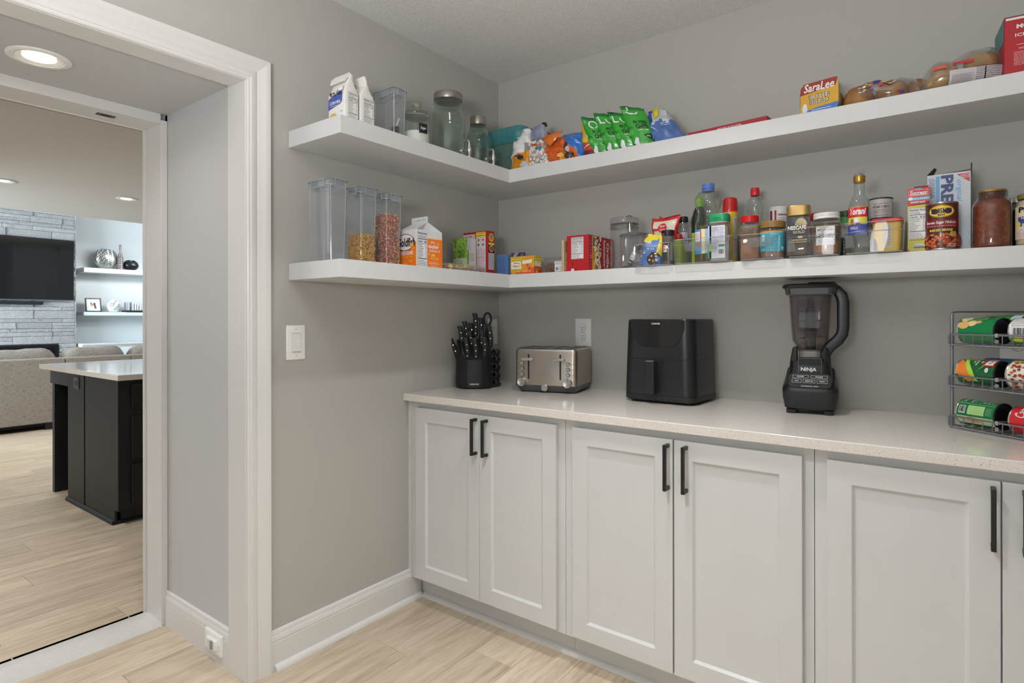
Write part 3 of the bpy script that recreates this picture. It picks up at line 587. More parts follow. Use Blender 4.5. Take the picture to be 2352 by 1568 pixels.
# knife block
t=thing('knife_block','black knife block with a carousel base, full of black-handled riveted knives','knife block',(.092,-.300,ZT),40.4)
prof=[]
def kb(y): return y
pl=[(-.086,.062),(-.088,.0),(-.080,-.045),(-.062,-.070),(-.03,-.082),(0,-.085),(.03,-.082),(.062,-.070),(.080,-.045),(.086,.0),(.084,.062)]
r0=[(x*.985,y,.006) for x,y in pl]; r1=[(x,y,.02) for x,y in pl]
r2=[(x*.93,y*.96,.132 if abs(x)<.045 and y<0 else (.150 if y<-.06 else .205 if y<0 else .222)) for x,y in pl]
G().loft([r0,r1,r2],M_BPM).build('body',t,ang=50)
for s_ in (-1,1):   # front pillars beside the low lip
    g=G(); g.loft([[(s_*.040,-.085,.004),(s_*.050,-.080,.004),(s_*.062,-.070,.004),(s_*.050,-.06,.004)],[(s_*.040,-.081,.14),(s_*.048,-.077,.15),(s_*.058,-.067,.165),(s_*.048,-.055,.165)],[(s_*.052,-.045,.20),(s_*.058,-.042,.205),(s_*.064,-.036,.212),(s_*.056,-.03,.212)]],M_BPM); g.build('pillar',t)
p=Pr(lambda u,v,h:(u,-.0845-.0008-h+.002*abs(u)/.02,v)); p.text('FARBERWARE',-.021,.019,.021,.026,pm('#d8d8d8',.4),bold=.02); p.build('lettering',t,fix=False)
G().lathe([(.098,0),(.100,.004),(.100,.012),(.094,.016)],M_BPM,40,(.028,.055,0)).build('carousel_base',t)
for zz in (.045,.085,.122,.158):    # ribbed steak-knife carousel at the right back
    g=G(); a0,a1=-62,92; rings=[]
    for k in range(15):
        a=R(a0+(a1-a0)*k/14); wv=.006*cos(k*pi/2.3); rings.append([((.028)+r*cos(a),.055+r*sin(a),zz+wv+q) for r,q in ((.082,-.006),(.096,-.006),(.098,.006),(.084,.006))])
    g.loft(rings,M_BPM,smooth=False); g.build('carousel_rib',t)
g=G()
for k in range(7):
    a=R(-55+k*24); g.tube([(.028+.088*cos(a),.055+.088*sin(a),.012),(.028+.088*cos(a),.055+.088*sin(a),.175)],.0045,pm('#24303a',.4),6)
g.build('carousel_post',t)
def knife(x,y,z,L,tilt=0,lean=0,turn=0,wd=.013,parent=t):
    """handle with a hooked butt; local z along the handle, broad side faces -y"""
    k=thing.__globals__['bpy'].data.objects.new('knife_handle',None)
    g=G(); out=[]; n=14
    for i in range(n+1):
        f=i/n; zz=L*f; w0=wd*(.86+.22*sin(pi*min(1,f*1.1))*.35+(.32 if f>.86 else 0)*(f-.86)/.14); sh=.0022*sin(f*pi*1.6)-(.004*(f-.8)/.2 if f>.8 else 0)
        e=1 if 0<i<n else .72
        out.append([(sh+a*e,b*e,zz) for a,b in ell(w0*2,.016,14,pw=.75)])
    g.loft(out,M_BPM)
    o=g.build('knife_handle',parent); o.location=(x,y,z); o.rotation_euler=(R(tilt),R(lean),R(turn))
    g=G()
    for f in (.16,.42,.68): g.lathe([(.0033,0),(.0030,.0007),(0,.0008)],M_RIV,10,(0,0,0)); nn=len(g.v)-40; g.v[nn:]=[(q[0]+.0015*sin(f*pi*1.6),-.0079-q[2],L*f+q[1]) for q in g.v[nn:]]
    g.build('rivet',o); return o
# back rows tall, front row of steak knives low
for x,y,z,L,ti,le in ((.004,.015,.235,.112,4,2),(-.034,.012,.205,.105,4,-4),(-.058,.0,.19,.098,6,-3),(.03,.035,.22,.105,2,3),(.075,-.012,.185,.105,4,-2),(-.012,-.012,.165,.10,5,-4),(.028,-.005,.165,.105,5,6),(-.012,.045,.2,.10,0,0)): knife(x,y,z,L,ti,le,wd=.0125)
for x,ti,le,z in ((-.032,9,-2,.135),(.006,9,0,.133),(.045,9,3,.137)): knife(x,-.062,z,.102,ti,le,wd=.0125)
o=knife(-.076,.022,.120,.118,0,-17,wd=.0115)
k=G(); pts=[(.006*cos(0),0,0)]; k.tube([(.062+.017*cos(R(a)),.02,.318+.03*sin(R(a))) for a in range(0,360,24)],.0055,M_BPM,8,True); k.tube([(.058,.02,.20),(.056,.02,.25),(.058,.02,.290)],.008,M_BPM,8); k.build('scissor_handle',t)
# toaster
t=thing('toaster','brushed steel four-slot toaster with twin levers and dials','toaster',(.341,-.319,ZT),14)
W_,D_=.286,.238; M_BRUSH=pm('#b3a89b',.30,metal=.92,var=.08,bscale=9,name='brushed_steel'); M_TGR=pm('#4a4b4d',.45)
def tr(z,s=0,r=.022): return at(rr(W_-2*s,D_-2*s,r,5,W_/2,D_/2),z)
G().loft([tr(.004,.016,.02),tr(.006,.014),tr(.028,0),tr(.032,0)],M_TGR).build('base',t)
G().loft([tr(.031,.0006),tr(.176,.0006),tr(.183,.003)],M_BRUSH).build('shell',t)
G().loft([tr(.182,.0028),tr(.187,.004),tr(.191,.010),tr(.191,.012)],M_STEEL).build('top_rim',t)
g=G(); g.loft([tr(.1912,.013,.014),tr(.1925,.016,.014)],pm('#a9a59f',.35,metal=.9)); g.build('top_plate',t)
for k in range(4):
    x=.045+k*.056+(.018 if k>1 else 0)-.01
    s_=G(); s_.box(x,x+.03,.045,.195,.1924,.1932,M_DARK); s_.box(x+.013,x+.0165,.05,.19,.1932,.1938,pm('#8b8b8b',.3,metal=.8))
    for q in range(5): s_.box(x+.002,x+.028,.062+q*.029,.065+q*.029,.1932,.1937,pm('#77797b',.3,metal=.8))
    s_.build('slot',t); 
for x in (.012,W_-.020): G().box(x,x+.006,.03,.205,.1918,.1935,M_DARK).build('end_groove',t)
for x in (.067,.213):
    G().box(x-.0035,x+.0035,-.0004,.003,.058,.166,M_DARK).build('lever_slot',t)
    g=G(); g.box(x-.024,x+.024,-.030,-.014,.140,.152,M_CHROME); g.box(x-.012,x+.012,-.016,0,.143,.149,M_CHROME); g.build('lever',t,bevel=.003)
M_TXT=pm('#3a3733',.5)
def disc_y(name,parent,x,z,prof,m,seg=24):
    g=G(); g.lathe(prof,m,seg); g.v=[(x+a,-c,z+b) for a,b,c in g.v]; return g.build(name,parent)
for x,sd in ((.037,-1),(.247,1)):
    for k,lb in enumerate(('Bagel','Frozen','Cancel')):
        z=.126-k*.0235
        disc_y('button',t,x,z,[(.0085,0),(.0085,.003),(.0070,.005),(0,.0052)],M_STEEL); disc_y('button_ring',t,x,z,[(.0092,0),(.0092,.0012),(.0085,.0013)],M_DARK)
        p=Pr(front(.0004)); u=x+sd*.0185; p.text(lb,u-.0065,z-.0018,u+.0065,z+.0018,M_TXT); p.build('button_legend',t,fix=False)
    disc_y('dial',t,x,.045,[(.0195,0),(.0195,.010),(.0178,.0135),(.0172,.0132),(0,.0128)],M_STEEL,36); G().box(x-.0012,x+.0012,-.0136,-.0125,.050,.061,pm('#8a8784',.3,metal=.8)).build('dial_mark',t)
    p=Pr(front(.0004)); u=x+sd*.024; p.text('Shade',u-.006,.030,u+.006,.0338,M_TXT)
    for k in range(9): a=R(-40+k*32.5); p.disc(x+.0235*cos(a),.045+.0235*sin(a),.0008,.0008,M_TXT,n=6)
    p.build('dial_scale',t,fix=False)
disc_y('round_badge',t,W_/2-.002,.022,[(.0148,0),(.0148,.003),(.0135,.0042),(0,.0042)],M_STEEL,30)
for x in (.03,W_-.03):
    for y in (.03,D_-.03): G().lathe([(.009,0),(.01,.005)],M_DARK,12,(x,y,0)).build('foot',t)
# air fryer
t=thing('air_fryer','tall boxy black air fryer with a pull-out basket and bar handle','air fryer',(1.0,-.168,ZT),-1.5)
def m_bb(nt,N,L,b):
    n=tex(N,L,'Noise',30,(.6,1,26),Detail=3.0); L.new(ramp(N,L,n.outputs['Fac'],[(.3,'#0e0f11'),(.75,'#202225')]),b.inputs['Base Color']); bumpn(N,L,b,n.outputs['Fac'],.08,.002)
M_BB=nodemat('brushed_black',m_bb,.33,.5)
def af(z,w,d,r=.045): return at(rr(w,d,r,7),z)
G().loft([af(.008,.275,.25),af(.012,.290,.262),af(.030,.290,.262)],M_BPM).build('base',t)
G().loft([af(.0315,.289,.262),af(.166,.283,.258)],M_BB).build('basket_front',t)
G().loft([af(.0305,.286,.259),af(.0320,.286,.259)],M_DARK,smooth=False).build('lower_seam',t)
G().loft([af(.1655,.280,.255),af(.1685,.280,.255)],M_DARK,smooth=False).build('seam',t)
G().loft([af(.168,.283,.258),af(.30,.275,.252),af(.313,.272,.249,.042),af(.3185,.262,.24,.038)],M_BB).build('upper_body',t)
# sloping glossy control panel with rounded lower edge
g=G(); n=24; top=[];bot=[]
def fy(z): return -(.258/2-.003*(z-.168)/.13)
pts=[]
for i in range(n+1):
    x=-.108+.216*i/n; f=abs(x)/.108; zb=.214+ (0 if f<.35 else (.318-.226)*(((f-.35)/.65)**3.2)*.75); pts.append((x,zb))
vs=[(x,fy(z)-.0015-.0009*0,z) for x,z in pts]+[(x,fy(.312)-.0015,.3145) for x,z in pts]
vb=[(x,fy(z)+.001,z-.0015) for x,z in pts]
g.add(vs+vb,[(i,i+1,n+2+i,n+1+i) for i in range(n)]+[(2*(n+1)+i,2*(n+1)+i+1,i+1,i) for i in range(n)],M_BGL,False); g.build('control_panel',t,fix=False)
p=Pr(lambda u,v,h:(u,fy(v)-.0022-h,v)); p.text('COSORI',-.021,.2985,.0125,.3045,C_WHITE,bold=.03); p.build('lettering',t,fix=False)
g=G(); g.loft([[(x,-.131-.034,z) for x,z in ((-.030,.036),(.0,.036),(.004,.042),(.004,.160),(-.026,.160),(-.030,.154))],[(x,-.1295,z) for x,z in ((-.030,.036),(.0,.036),(.004,.042),(.004,.160),(-.026,.160),(-.030,.154))]],pm('#1d1f22',.35),smooth=False); g.build('handle',t,bevel=.002)
G().box(-.028,.004,-.166,-.134,.1603,.1632,M_CHROME).build('handle_cap',t,bevel=.0008)
g=G(); g.loft([[(.004+.020*cos(R(a)),y,.150-.028*max(0,-sin(R(a)))) for a in range(-180,1,15)]+[(.024,y,.163),(-.016,y,.163)] for y in (-.1302,-.127)],M_DARK,smooth=False); g.build('finger_recess',t)
g=G()
for k in range(7): g.box(-.10+k*.028,-.088+k*.028,-.1325,-.129,.010,.0155,M_DARK)
g.box(.1435,.1455,.05,.085,.008,.024,M_DARK); g.build('vent_slots',t)
for x in (-.11,.11):
    for y in (-.09,.09): G().lathe([(.012,0),(.012,.009)],M_DARK,14,(x,y,0)).build('foot',t)
# blender
t=thing('blender','tall black countertop blender with a clear square jug and big handle','blender',(1.497,-.148,ZT),9)
def sq(z,w,d,r=.03,cx=0,cy=0): return at(rr(w,d,r,6,cx,cy),z)
G().loft([sq(.012,.135,.15),sq(.018,.156,.178,.032),sq(.055,.168,.190,.034),sq(.075,.170,.192,.034)],pm('#202124',.5)).build('base',t)
def slant(z0,z1,w,d,r=.034,y=0): return [(a,b,z0+(z1-z0)*(b+d/2)/d) for a,b in rr(w,d,r,6)]
G().loft([sq(.0745,.171,.193,.034),slant(.080,.105,.170,.192),slant(.092,.150,.150,.180)],M_BPL).build('upper_base',t)
# panel: lies on the sloping front of the base
o=Vector((0,-.0965,.083)); up=Vector((0,.0165,.045)).normalized(); fn=flatmap(o,(1,0,0),up,Vector((0,-1,.37)))
p=Pr(fn); 
pv=rr(.128,.050,.016,5,0,.031); p.poly(pv,pm('#0e0f11',.3,spec=.25),2)
M_SILP=pm('#c9c9c9',.4)
for u0,u1,v0,v1,s_ in ((-.052,-.004,.040,.0495,'POWER'),(.003,.052,.040,.0495,'PULSE'),(-.054,-.025,.0235,.036,'LOW'),(-.020,.016,.0235,.036,'MEDIUM'),(.021,.052,.0235,.036,'HIGH')):
    p.frame(u0,v0,u1,v1,.0009,M_SILP,3); c=(u0+u1)/2; hw=min((u1-u0)*.32,len(s_)*.0021); p.text(s_,c-hw,(v0+v1)/2-.0017,c+hw,(v0+v1)/2+.0017,C_WHITE,3,bold=.02)
p.text('PROFESSIONAL 1000W',-.026,.0105,.026,.0135,C_WHITE,3,bold=.02); p.build('control_panel',t,fix=False)
# motor neck with shoulders that hold the jug
G().loft([sq(.10,.138,.150,.03),sq(.175,.124,.138,.03),sq(.176,.122,.136,.03)],M_BPL).build('neck',t)
for s_ in (-1,1):
    G().loft([[(s_*.062,-.055,.17),(s_*.040,-.062,.17),(s_*.040,.05,.17),(s_*.062,.055,.17)],[(s_*.054,-.045,.222),(s_*.040,-.05,.222),(s_*.040,.04,.222),(s_*.054,.045,.222)]],M_BPL,smooth=False).build('jug_shoulder',t,bevel=.004)
g=G(); g.loft([[(x,-.0765+.0018*(z-.115)/.01-.0,z) for x,z in rr(.074,.075,.012,4,0,.152)],[(x,-.070,z) for x,z in rr(.072,.073,.012,4,0,.152)]],pm('#101113',.3,spec=.3),smooth=False); nb=g.build('name_plate',t)
p=Pr(front(-.0765)); p.text('NINJA',-.027,.140,.020,.156,C_WHITE,4,bold=.02); p.frame(-.035,.1165,.035,.187,.0008,pm('#77797c',.4),3); p.build('lettering',t,fix=False)
M_JUG=clear('#e6e3e4',.035,'#8d898b',.5,.05,.03,3.6,name='smoky_jug_plastic')
def jg(z,w,r=.028): return at(rr(w,w,r,6),z)
G().loft([jg(.176,.072,.02),jg(.215,.070,.02)],clear('#e9e6e2',.25,'#c9c4bd')).build('jug_collar',t)
G().loft([jg(.208,.075,.025),jg(.222,.086,.03),jg(.245,.112,.032),jg(.30,.120,.03),jg(.395,.130,.028),jg(.400,.134,.028)],M_JUG,False,False).build('jug',t)
G().loft([jg(.209,.070,.025),jg(.226,.082,.03),jg(.2455,.105,.032),jg(.30,.112,.03),jg(.398,.122,.028)],M_JUG,True,False).build('jug_inner_wall',t)
G().loft([jg(.398,.136,.026),jg(.402,.150,.02),jg(.425,.156,.018)],clear('#b9b6b8',.2,'#77767a'),False,False).build('jug_rim',t)
G().loft([jg(.403,.132,.02),jg(.424,.134,.02)],pm('#2a2a2d',.4)).build('lid_plug',t)
G().loft([jg(.423,.164,.02),jg(.426,.170,.02),jg(.434,.166,.02),jg(.4385,.150,.018)],M_BPL).build('lid',t)
g=G(); g.loft([[(x,y,z) for x,y in rr(.085,.06,.012,4,.035,-.035)] for z in (.408,.443)],M_BPL); g.build('lid_latch',t,bevel=.004)
# blade tower
g=G(); g.lathe([(.016,.212),(.0185,.235),(.0175,.262),(.021,.268),(.0175,.282),(.0165,.33),(.015,.358),(.0105,.362),(.0105,.388),(.0165,.393),(.0165,.398),(.010,.400)],pm('#2c2d30',.45),20); g.build('blade_tower',t)
for zz,a,L in ((.255,20,.046),(.312,-15,.048),(.285,75,.04)):
    g=G()
    for s_ in (1,-1): g.add([(s_*.014*cos(R(a)),s_*.014*sin(R(a)),zz-.004),(s_*L*cos(R(a)),s_*L*sin(R(a)),zz+.004*s_),(s_*L*.9*cos(R(a+9)),s_*L*.9*sin(R(a+9)),zz+.004*s_+.001),(s_*.014*cos(R(a+40)),s_*.014*sin(R(a+40)),zz+.005)],[(0,1,2,3)],pm('#5b5c60',.3,metal=.7))
    g.build('blade',t,fix=False)
p=Pr(lambda u,v,h:(u,-.0565-.0055*(v-.245)/.15-h-.0006,v))
for k in range(17): z=.236+k*.0092; p.rect(-.018,z,-.004 if k%2 else .002,z+.0009,C_INK,1); p.rect(.012,z,.017,z+.0009,C_INK,1)
for k,s_ in enumerate(('8','16','24','32','40','48','56','64','72oz')): z=.2355+k*.0184; p.text(s_,-.030 if k==8 else -.026,z-.001,-.0205,z+.002,C_INK,1,bold=.02)
p.text('MAX LIQUID',-.018,.371,.0,.3745,C_INK,1); p.build('jug_scale',t,fix=False)
# handle loop on the right
hp=[(.060,-.01,.425),(.078,-.01,.418),(.094,-.01,.398),(.099,-.01,.375),(.099,-.01,.29),(.096,-.01,.268),(.084,-.01,.248),(.060,-.01,.225),(.046,-.01,.20),(.046,-.01,.178)]
g=G(); rings=[]
for i,q in enumerate(hp):
    a=Vector(hp[max(0,i-1)]); b=Vector(hp[min(len(hp)-1,i+1)]); tt=(b-a).normalized(); nn=Vector((tt.z,0,-tt.x)); e=[.7,.9,1,1,1,1,1,1,.9,.9][i]
    rings.append([tuple(Vector(q)+nn*x*e+Vector((0,y*e,0))) for x,y in rr(.037,.042,.009,4)])
g.loft(rings,M_BPL); g.build('handle',t,ang=50)
for x in (-.055,.055):
    for y in (-.07,.07): G().lathe([(.017,0),(.018,.014)],M_BPM,16,(x,y,0)).build('foot',t)
g=G()
for k in range(4): g.box(.084,.0868,.02,.05,.06+k*.008,.063+k*.008,pm('#8d8e90',.4))
g.build('side_vents',t)
# can rack with tins
RT=thing('can_rack','grey wire three-tier can rack at the right end of the worktop','can rack',(1.892,-.235,ZT),-38.4)
M_WIRE=pm('#8a8d92',.35,metal=.55,name='grey_wire')
for x in (0,.40):
    for y in (.0,.30): 
        g=G(); g.tube([(x,y,0),(x,y,.333)],.0045,M_WIRE,12); g.build('post',RT)
    g=G(); g.tube([(x,0,.333),(x,.0,.337),(x,.02,.340),(x,.30,.340),(x,.30,.333)],.0028,M_WIRE,6); g.build('side_rail',RT)
G().tube([(0,.30,.333),(0.005,.30,.34),(.04,.30,.34),(.06,.30,.355),(.34,.30,.355),(.36,.30,.34),(.395,.30,.34),(.4,.30,.333)],.0028,M_WIRE,6).build('top_rail',RT)
TZ=(.0046,.1225,.243)
for zz in TZ:
    g=G(); yf=-.012; g.tube([(.003,yf,zz),(.0,yf,zz+.005),(.0,yf,zz+.027),(.004,yf,zz+.031),(.41,yf,zz+.031),(.414,yf,zz+.026),(.414,yf,zz),(.41,yf,zz-.001)],.0026,M_WIRE,8,True); g.build('front_rail',RT)
    g=G()
    for k in range(15): x=.018+k*.0265; g.tube([(x,yf,zz+.031),(x,yf,zz+.003),(x,yf+.005,zz-.001),(x,.30,zz+.022)],.0015,M_WIRE,5)
    g.tube([(-.01,.01,zz+.002),(.41,.01,zz+.002)],.0022,M_WIRE,5); g.tube([(-.0,.30,zz+.022),(.40,.30,zz+.022)],.0022,M_WIRE,5); stuff(g.build('tray_wires',RT))
    for x in (.140,.275):
        g=G(); g.tube([(x,yf-.002,zz+.034),(x+.004,yf+.02,zz+.034),(x+.004,.28,zz+.052)],.0025,M_WIRE,6); g.tube([(x+.002,.28,zz+.025),(x+.003,.28,zz+.052)],.002,M_WIRE,5); g.build('divider',RT)
        c=G(); c.lathe([(.0055,0),(.0055,.004),(.0028,.0045),(.0024,.002)],pm('#8f9192',.4),14); c.v=[(x+a,yf-.004-cc,zz+.014+b) for a,b,cc in c.v]; c.box(x-.007,x+.001,yf-.004,yf+.003,zz+.025,zz+.036,pm('#a3a4a3',.4)); c.build('clip',RT,bevel=.001)
RM=Matrix.Translation(RT.location)@Matrix.Rotation(R(-38.4),4,'Z')
def tin(lx,ly,tier,colr,label,fn,r=.0365,h=.108,group='tins lying in the can rack',dz=0,roll=0):
    z=TZ[tier]+.0028+r+dz+max(0,(ly+.012)*.075); P=RM@Vector((lx,ly,z))
    t=thing('tin_can',label,'can',P,0,group); t.rotation_euler=(RM.to_3x3().normalized()@Euler((R(roll),0,0)).to_matrix()@Euler((0,R(90),0)).to_matrix()).to_euler()
    # can axis = local z (along the rack's x); local -x is up, local -y faces the front
    mt=pm('#b9b5b0',.28,metal=.9)
    G().loft([[(r*.985*cos(2*pi*k/40),r*.985*sin(2*pi*k/40),z_) for k in range(40)] for z_ in (-h/2+.003,h/2-.003)],C(colr,.3),False,False).build('label_wrap',t)
    G().lathe([(r*.97,-h/2+.006),(r,-h/2+.0035),(r,-h/2),(r*.96,-h/2),(r*.94,-h/2+.004),(0,-h/2+.004)],mt,36).build('bottom_rim',t)
    G().lathe([(r*.97,h/2-.006),(r,h/2-.0035),(r,h/2),(r*.95,h/2),(r*.93,h/2-.005),(r*.80,h/2-.004),(r*.78,h/2-.005),(r*.62,h/2-.005),(r*.60,h/2-.006),(0,h/2-.006)],pm('#4d4b49',.35,metal=.85),36).build('end_lid',t)
    if fn:
        # u runs down the front from the top (angle), v runs along the can from left to right
        q=Pr(lambda u,v,hh:((-(r*.985+hh)*cos(u/r)),(-(r*.985+hh)*sin(u/r)),v)); q.fn.flat=False; fn(q,r,h); q.build('label_print',t,fix=False)
    return t
# print helpers in (u down, v right): rect(u0,v0,u1,v1)
class Sw:  # swap so that x runs along the can and y runs up
    pass
def canprint(f):
    def go(q,r,h):
        base=q.fn
        q.fn=lambda u,v,hh: base(-v,u,hh); q.fn.flat=False; q.fn.nv=1
        f(q,r,h)
    return go
W=C_WHITE; K=C_INK
def k_mush(q,r,h):
    for u,v,a,b,c in ((-.036,-.016,.014,.013,'#e0bf84'),(-.034,-.040,.016,.012,'#d4a763'),(-.012,-.034,.013,.010,'#e3c48d'),(.004,-.030,.010,.006,'#d59a6a'),(-.022,-.010,.009,.008,'#ecd6a8')): q.disc(u,v,a,b,C(c),2)
    q.disc(-.036,-.014,.008,.008,C('#f0e3c4'),3); q.lines(-.042,-.019,-.030,-.009,2,K,4)
    q.rect(-.020,-.022,.022,.004,C('#0d6b3c'),4); q.frame(-.020,-.022,.022,.004,.0012,C('#bfd9b4'),5); q.text('MUSHROOMS',-.016,-.016,.018,-.010,C('#c9cf6a'),6); q.lines(-.014,-.006,.014,-.002,1,C('#d8d3a0'),6)
    q.disc(.026,.002,.018,.006,C('#e7c64a'),5); q.disc(.026,.002,.015,.0045,C('#c0272d'),6); q.text('B in B',.016,-.0005,.036,.0045,W,7)
    q.lines(-.045,-.098,.045,-.072,6,C('#a9d0b0'),3,seed=4,fill=.3); q.rect(-.05,-.0705,.05,-.069,W,3)
def k_white(q,r,h):
    q.rect(-.051,-.10,.051,.02,C('#e2e2e2'),1); q.lines(-.047,-.044,.030,.010,9,pm('#55565a',.5),2,seed=8,fill=.35,ragged=.3); q.barcode(-.042,-.068,-.010,-.046,W,K,3,n=16); q.lines(-.005,-.066,.04,-.047,4,pm('#55565a',.5),2,seed=2,fill=.35)
    q.rect(-.051,-.10,.051,-.074,C('#2f8f46'),2); q.disc(-.03,-.082,.016,.006,C('#e3c63c'),3)
def k_peas(q,r,h):
    q.rect(-.051,-.012,-.0,.03,C('#8fbd3e'),2); q.poly([(-.051,-.06),(-.051,-.01),(-.02,-.035),(.0,-.075),(-.02,-.085)],C('#ef7f32'),3); q.poly([(-.040,-.01),(-.034,-.006),(-.004,-.05),(.008,-.08),(-.004,-.08)],C('#a7cf4a'),4)
    for i in range(9): q.disc(-.046+.006*(i%4),.006+.006*(i//4),.0036,.0036,C('#79b13a'),4,n=10)
    q.disc(-.03,.012,.006,.004,C('#f08a3a'),5)
    q.text('Peas &',.010,-.026,.017,.018,W,5,rot=-90,bold=.02); q.text('Carrots',-.002,-.034,.006,.018,W,5,rot=-90,bold=.02); q.lines(-.010,-.034,-.006,.016,2,C('#cfe0b0'),5)
    q.rect(-.022,-.004,-.013,.012,C('#b3202a'),5); q.rect(-.020,-.002,-.015,.008,C('#5b4a44'),6)
    q.poly([(.018,-.034),(.049,-.034),(.049,.016),(.026,.016)],C('#e1262d'),5); q.poly([(.024,-.031),(.046,-.031),(.046,.013),(.029,.013)],C('#f0efef'),6); q.text("Libby's",.029,-.027,.043,.010,C('#d4242c'),7,rot=-90,bold=.02)
    q.disc(.034,-.046,.005,.007,C('#cfd8d0'),5); q.poly([(.004,-.054),(.006,-.051),(.024,-.036),(.022,-.034)],C('#6fcf3f'),5)
def k_chili(q,r,h):
    q.rect(-.051,-.02,.051,.03,C('#ead95c'),2); q.rect(-.047,.012,.051,.018,C('#cdb93f'),3)
    g=random.Random(3)
    for i in range(60): q.disc(-.044+.045*g.random(),-.10+.098*g.random(),g.uniform(.003,.006),g.uniform(.002,.004),C(g.choice(['#a33b22','#7d2a1a','#c65a35','#92331f'])),3+i%3,n=8)
    q.disc(.020,-.042,.026,.034,C('#e0a53a'),6); q.disc(.020,-.044,.023,.032,C('#c8242b'),7); q.text('Chili',.012,-.058,.026,-.026,W,8,rot=-90,bold=.02); q.poly([(.038,-.03),(.051,-.04),(.051,-.005),(.043,-.005)],C('#c9a646'),8); q.rect(.044,-.03,.051,-.012,C('#2a3f8c'),9)
def k_green(q,r,h):
    q.frame(-.047,-.028,.047,.036,.001,C('#b9dcb5'),2); q.text('Nutrition Facts',.036,-.022,.041,.032,W,3,rot=-90,bold=.02)
    for k,u in enumerate((.030,.025,.020,.010,.004,-.002,-.008,-.014,-.020,-.034,-.040)): q.rect(u,-.022+(.012 if k in(3,5) else 0),u+(.0026 if k in (1,8,10) else .0012),.032-(.01*(k%3)),C('#e6f0e4') if k%2==0 else C('#9cc7a2'),3)
    q.text('80',.012,-.022,.018,-.012,W,4,rot=-90,bold=.03)
    q.rect(-.020,-.060,.026,-.033,C('#a9d089'),2); q.lines(-.017,-.058,.023,-.036,7,C('#6fae6a'),3,seed=6,fill=.4); q.barcode(-.045,-.058,-.026,-.036,W,K,3); q.lines(.030,-.058,.046,-.036,6,C('#9cc7a2'),3,seed=9,fill=.4)
    q.disc(.0,-.076,.018,.008,C('#d9a06a'),3); q.rect(-.051,-.09,.051,-.066,C('#cfe0b8'),2); q.disc(-.01,-.074,.016,.007,C('#c98a52'),3)
def k_camp(q,r,h):
    q.rect(-.051,-.10,.051,.03,C('#c3212b'),1); q.text("Campbell's",-.040,-.046,-.004,.032,W,3,rot=90,bold=.015,shear=.25)
    q.rect(.014,-.06,.030,.0,C('#17694a'),3); q.disc(.018,.004,.012,.012,C('#17694a'),4); q.rect(.030,-.06,.051,-.01,C('#e9e6e0'),2); q.lines(.017,-.05,.027,-.02,4,C('#d5e0d8'),5,vert=True)
def k_blue(q,r,h):
    q.rect(-.051,-.05,.051,.05,C('#4d74b8'),1)
    for i in range(6): q.disc(-.04+.016*i,.01-.006*(i%2),.003,.003,C(['#e38a3a','#e9e9e9','#24356b'][i%3]),3); q.disc(-.035+.016*i,-.01,.006,.0025,C('#35549a'),2)
    q.lines(-.045,.02,.045,.03,1,C('#2b3a6e'),2)
def k_gr2(q,r,h):
    g=random.Random(5)
    for i in range(40): q.disc(g.uniform(-.045,.045),g.uniform(-.05,.05),g.uniform(.003,.008),g.uniform(.002,.005),C(g.choice(['#4f9a35','#2d7a2f','#7fbf4a','#1f6a35'])),2+i%3,n=8)
    q.disc(.0,.012,.020,.007,C('#e4c23c'),6); q.disc(.0,.012,.017,.005,C('#b9202b'),7); q.rect(.025,-.03,.051,.02,C('#b8d4e8'),6)
def k_plain(q,r,h): q.lines(-.04,-.03,.04,.03,5,W,2,seed=12,fill=.3)
T=(('#0f7a44','green tin with pictured mushrooms, front left of the top rack tier',k_mush,.072,.029,2,0,.0365,.108,0),('#e2e2e2','white-labelled tin with a barcode, front of the second column on the top tier',k_white,.214,.029,2,0,.0365,.108,0),
('#2f8a3c','green vegetable tin lying behind the mushroom tin on the top tier',k_gr2,.082,.104,2,0,.0365,.108,.0),('#4d74b8','blue tin lying behind the white-labelled tin on the top tier',k_blue,.208,.106,2,0,.0375,.116,.012),
('#1d5c33','peas and carrots tin with orange carrots, front left of the middle tier',k_peas,.070,.029,1,0,.0365,.112,0),('#efe6cf','chili tin with beans and a red badge, second along the middle tier',k_chili,.208,.032,1,0,.039,.112,0),
('#d8cf4a','yellow-green tin lying behind the chili tin on the middle tier',k_plain,.216,.108,1,0,.0365,.108,.0),('#6a7fc0','blue-violet tin lying behind the peas and carrots tin on the middle tier',k_blue,.080,.104,1,0,.0355,.108,0),
('#15713d','green tin with a white nutrition table, front left of the bottom tier',k_green,.070,.030,0,0,.0375,.112,0),('#c3212b','red and white soup tin, front of the second column on the bottom tier',k_camp,.214,.029,0,0,.0365,.108,0),('#a51f28','red tin lying behind the soup tin on the bottom tier',k_plain,.216,.104,0,0,.0365,.108,0))
for c_,lab,fn,lx,ly,ti,dz,r_,h_,_ in T: tin(lx,ly,ti,c_,lab,canprint(fn),r_,h_)
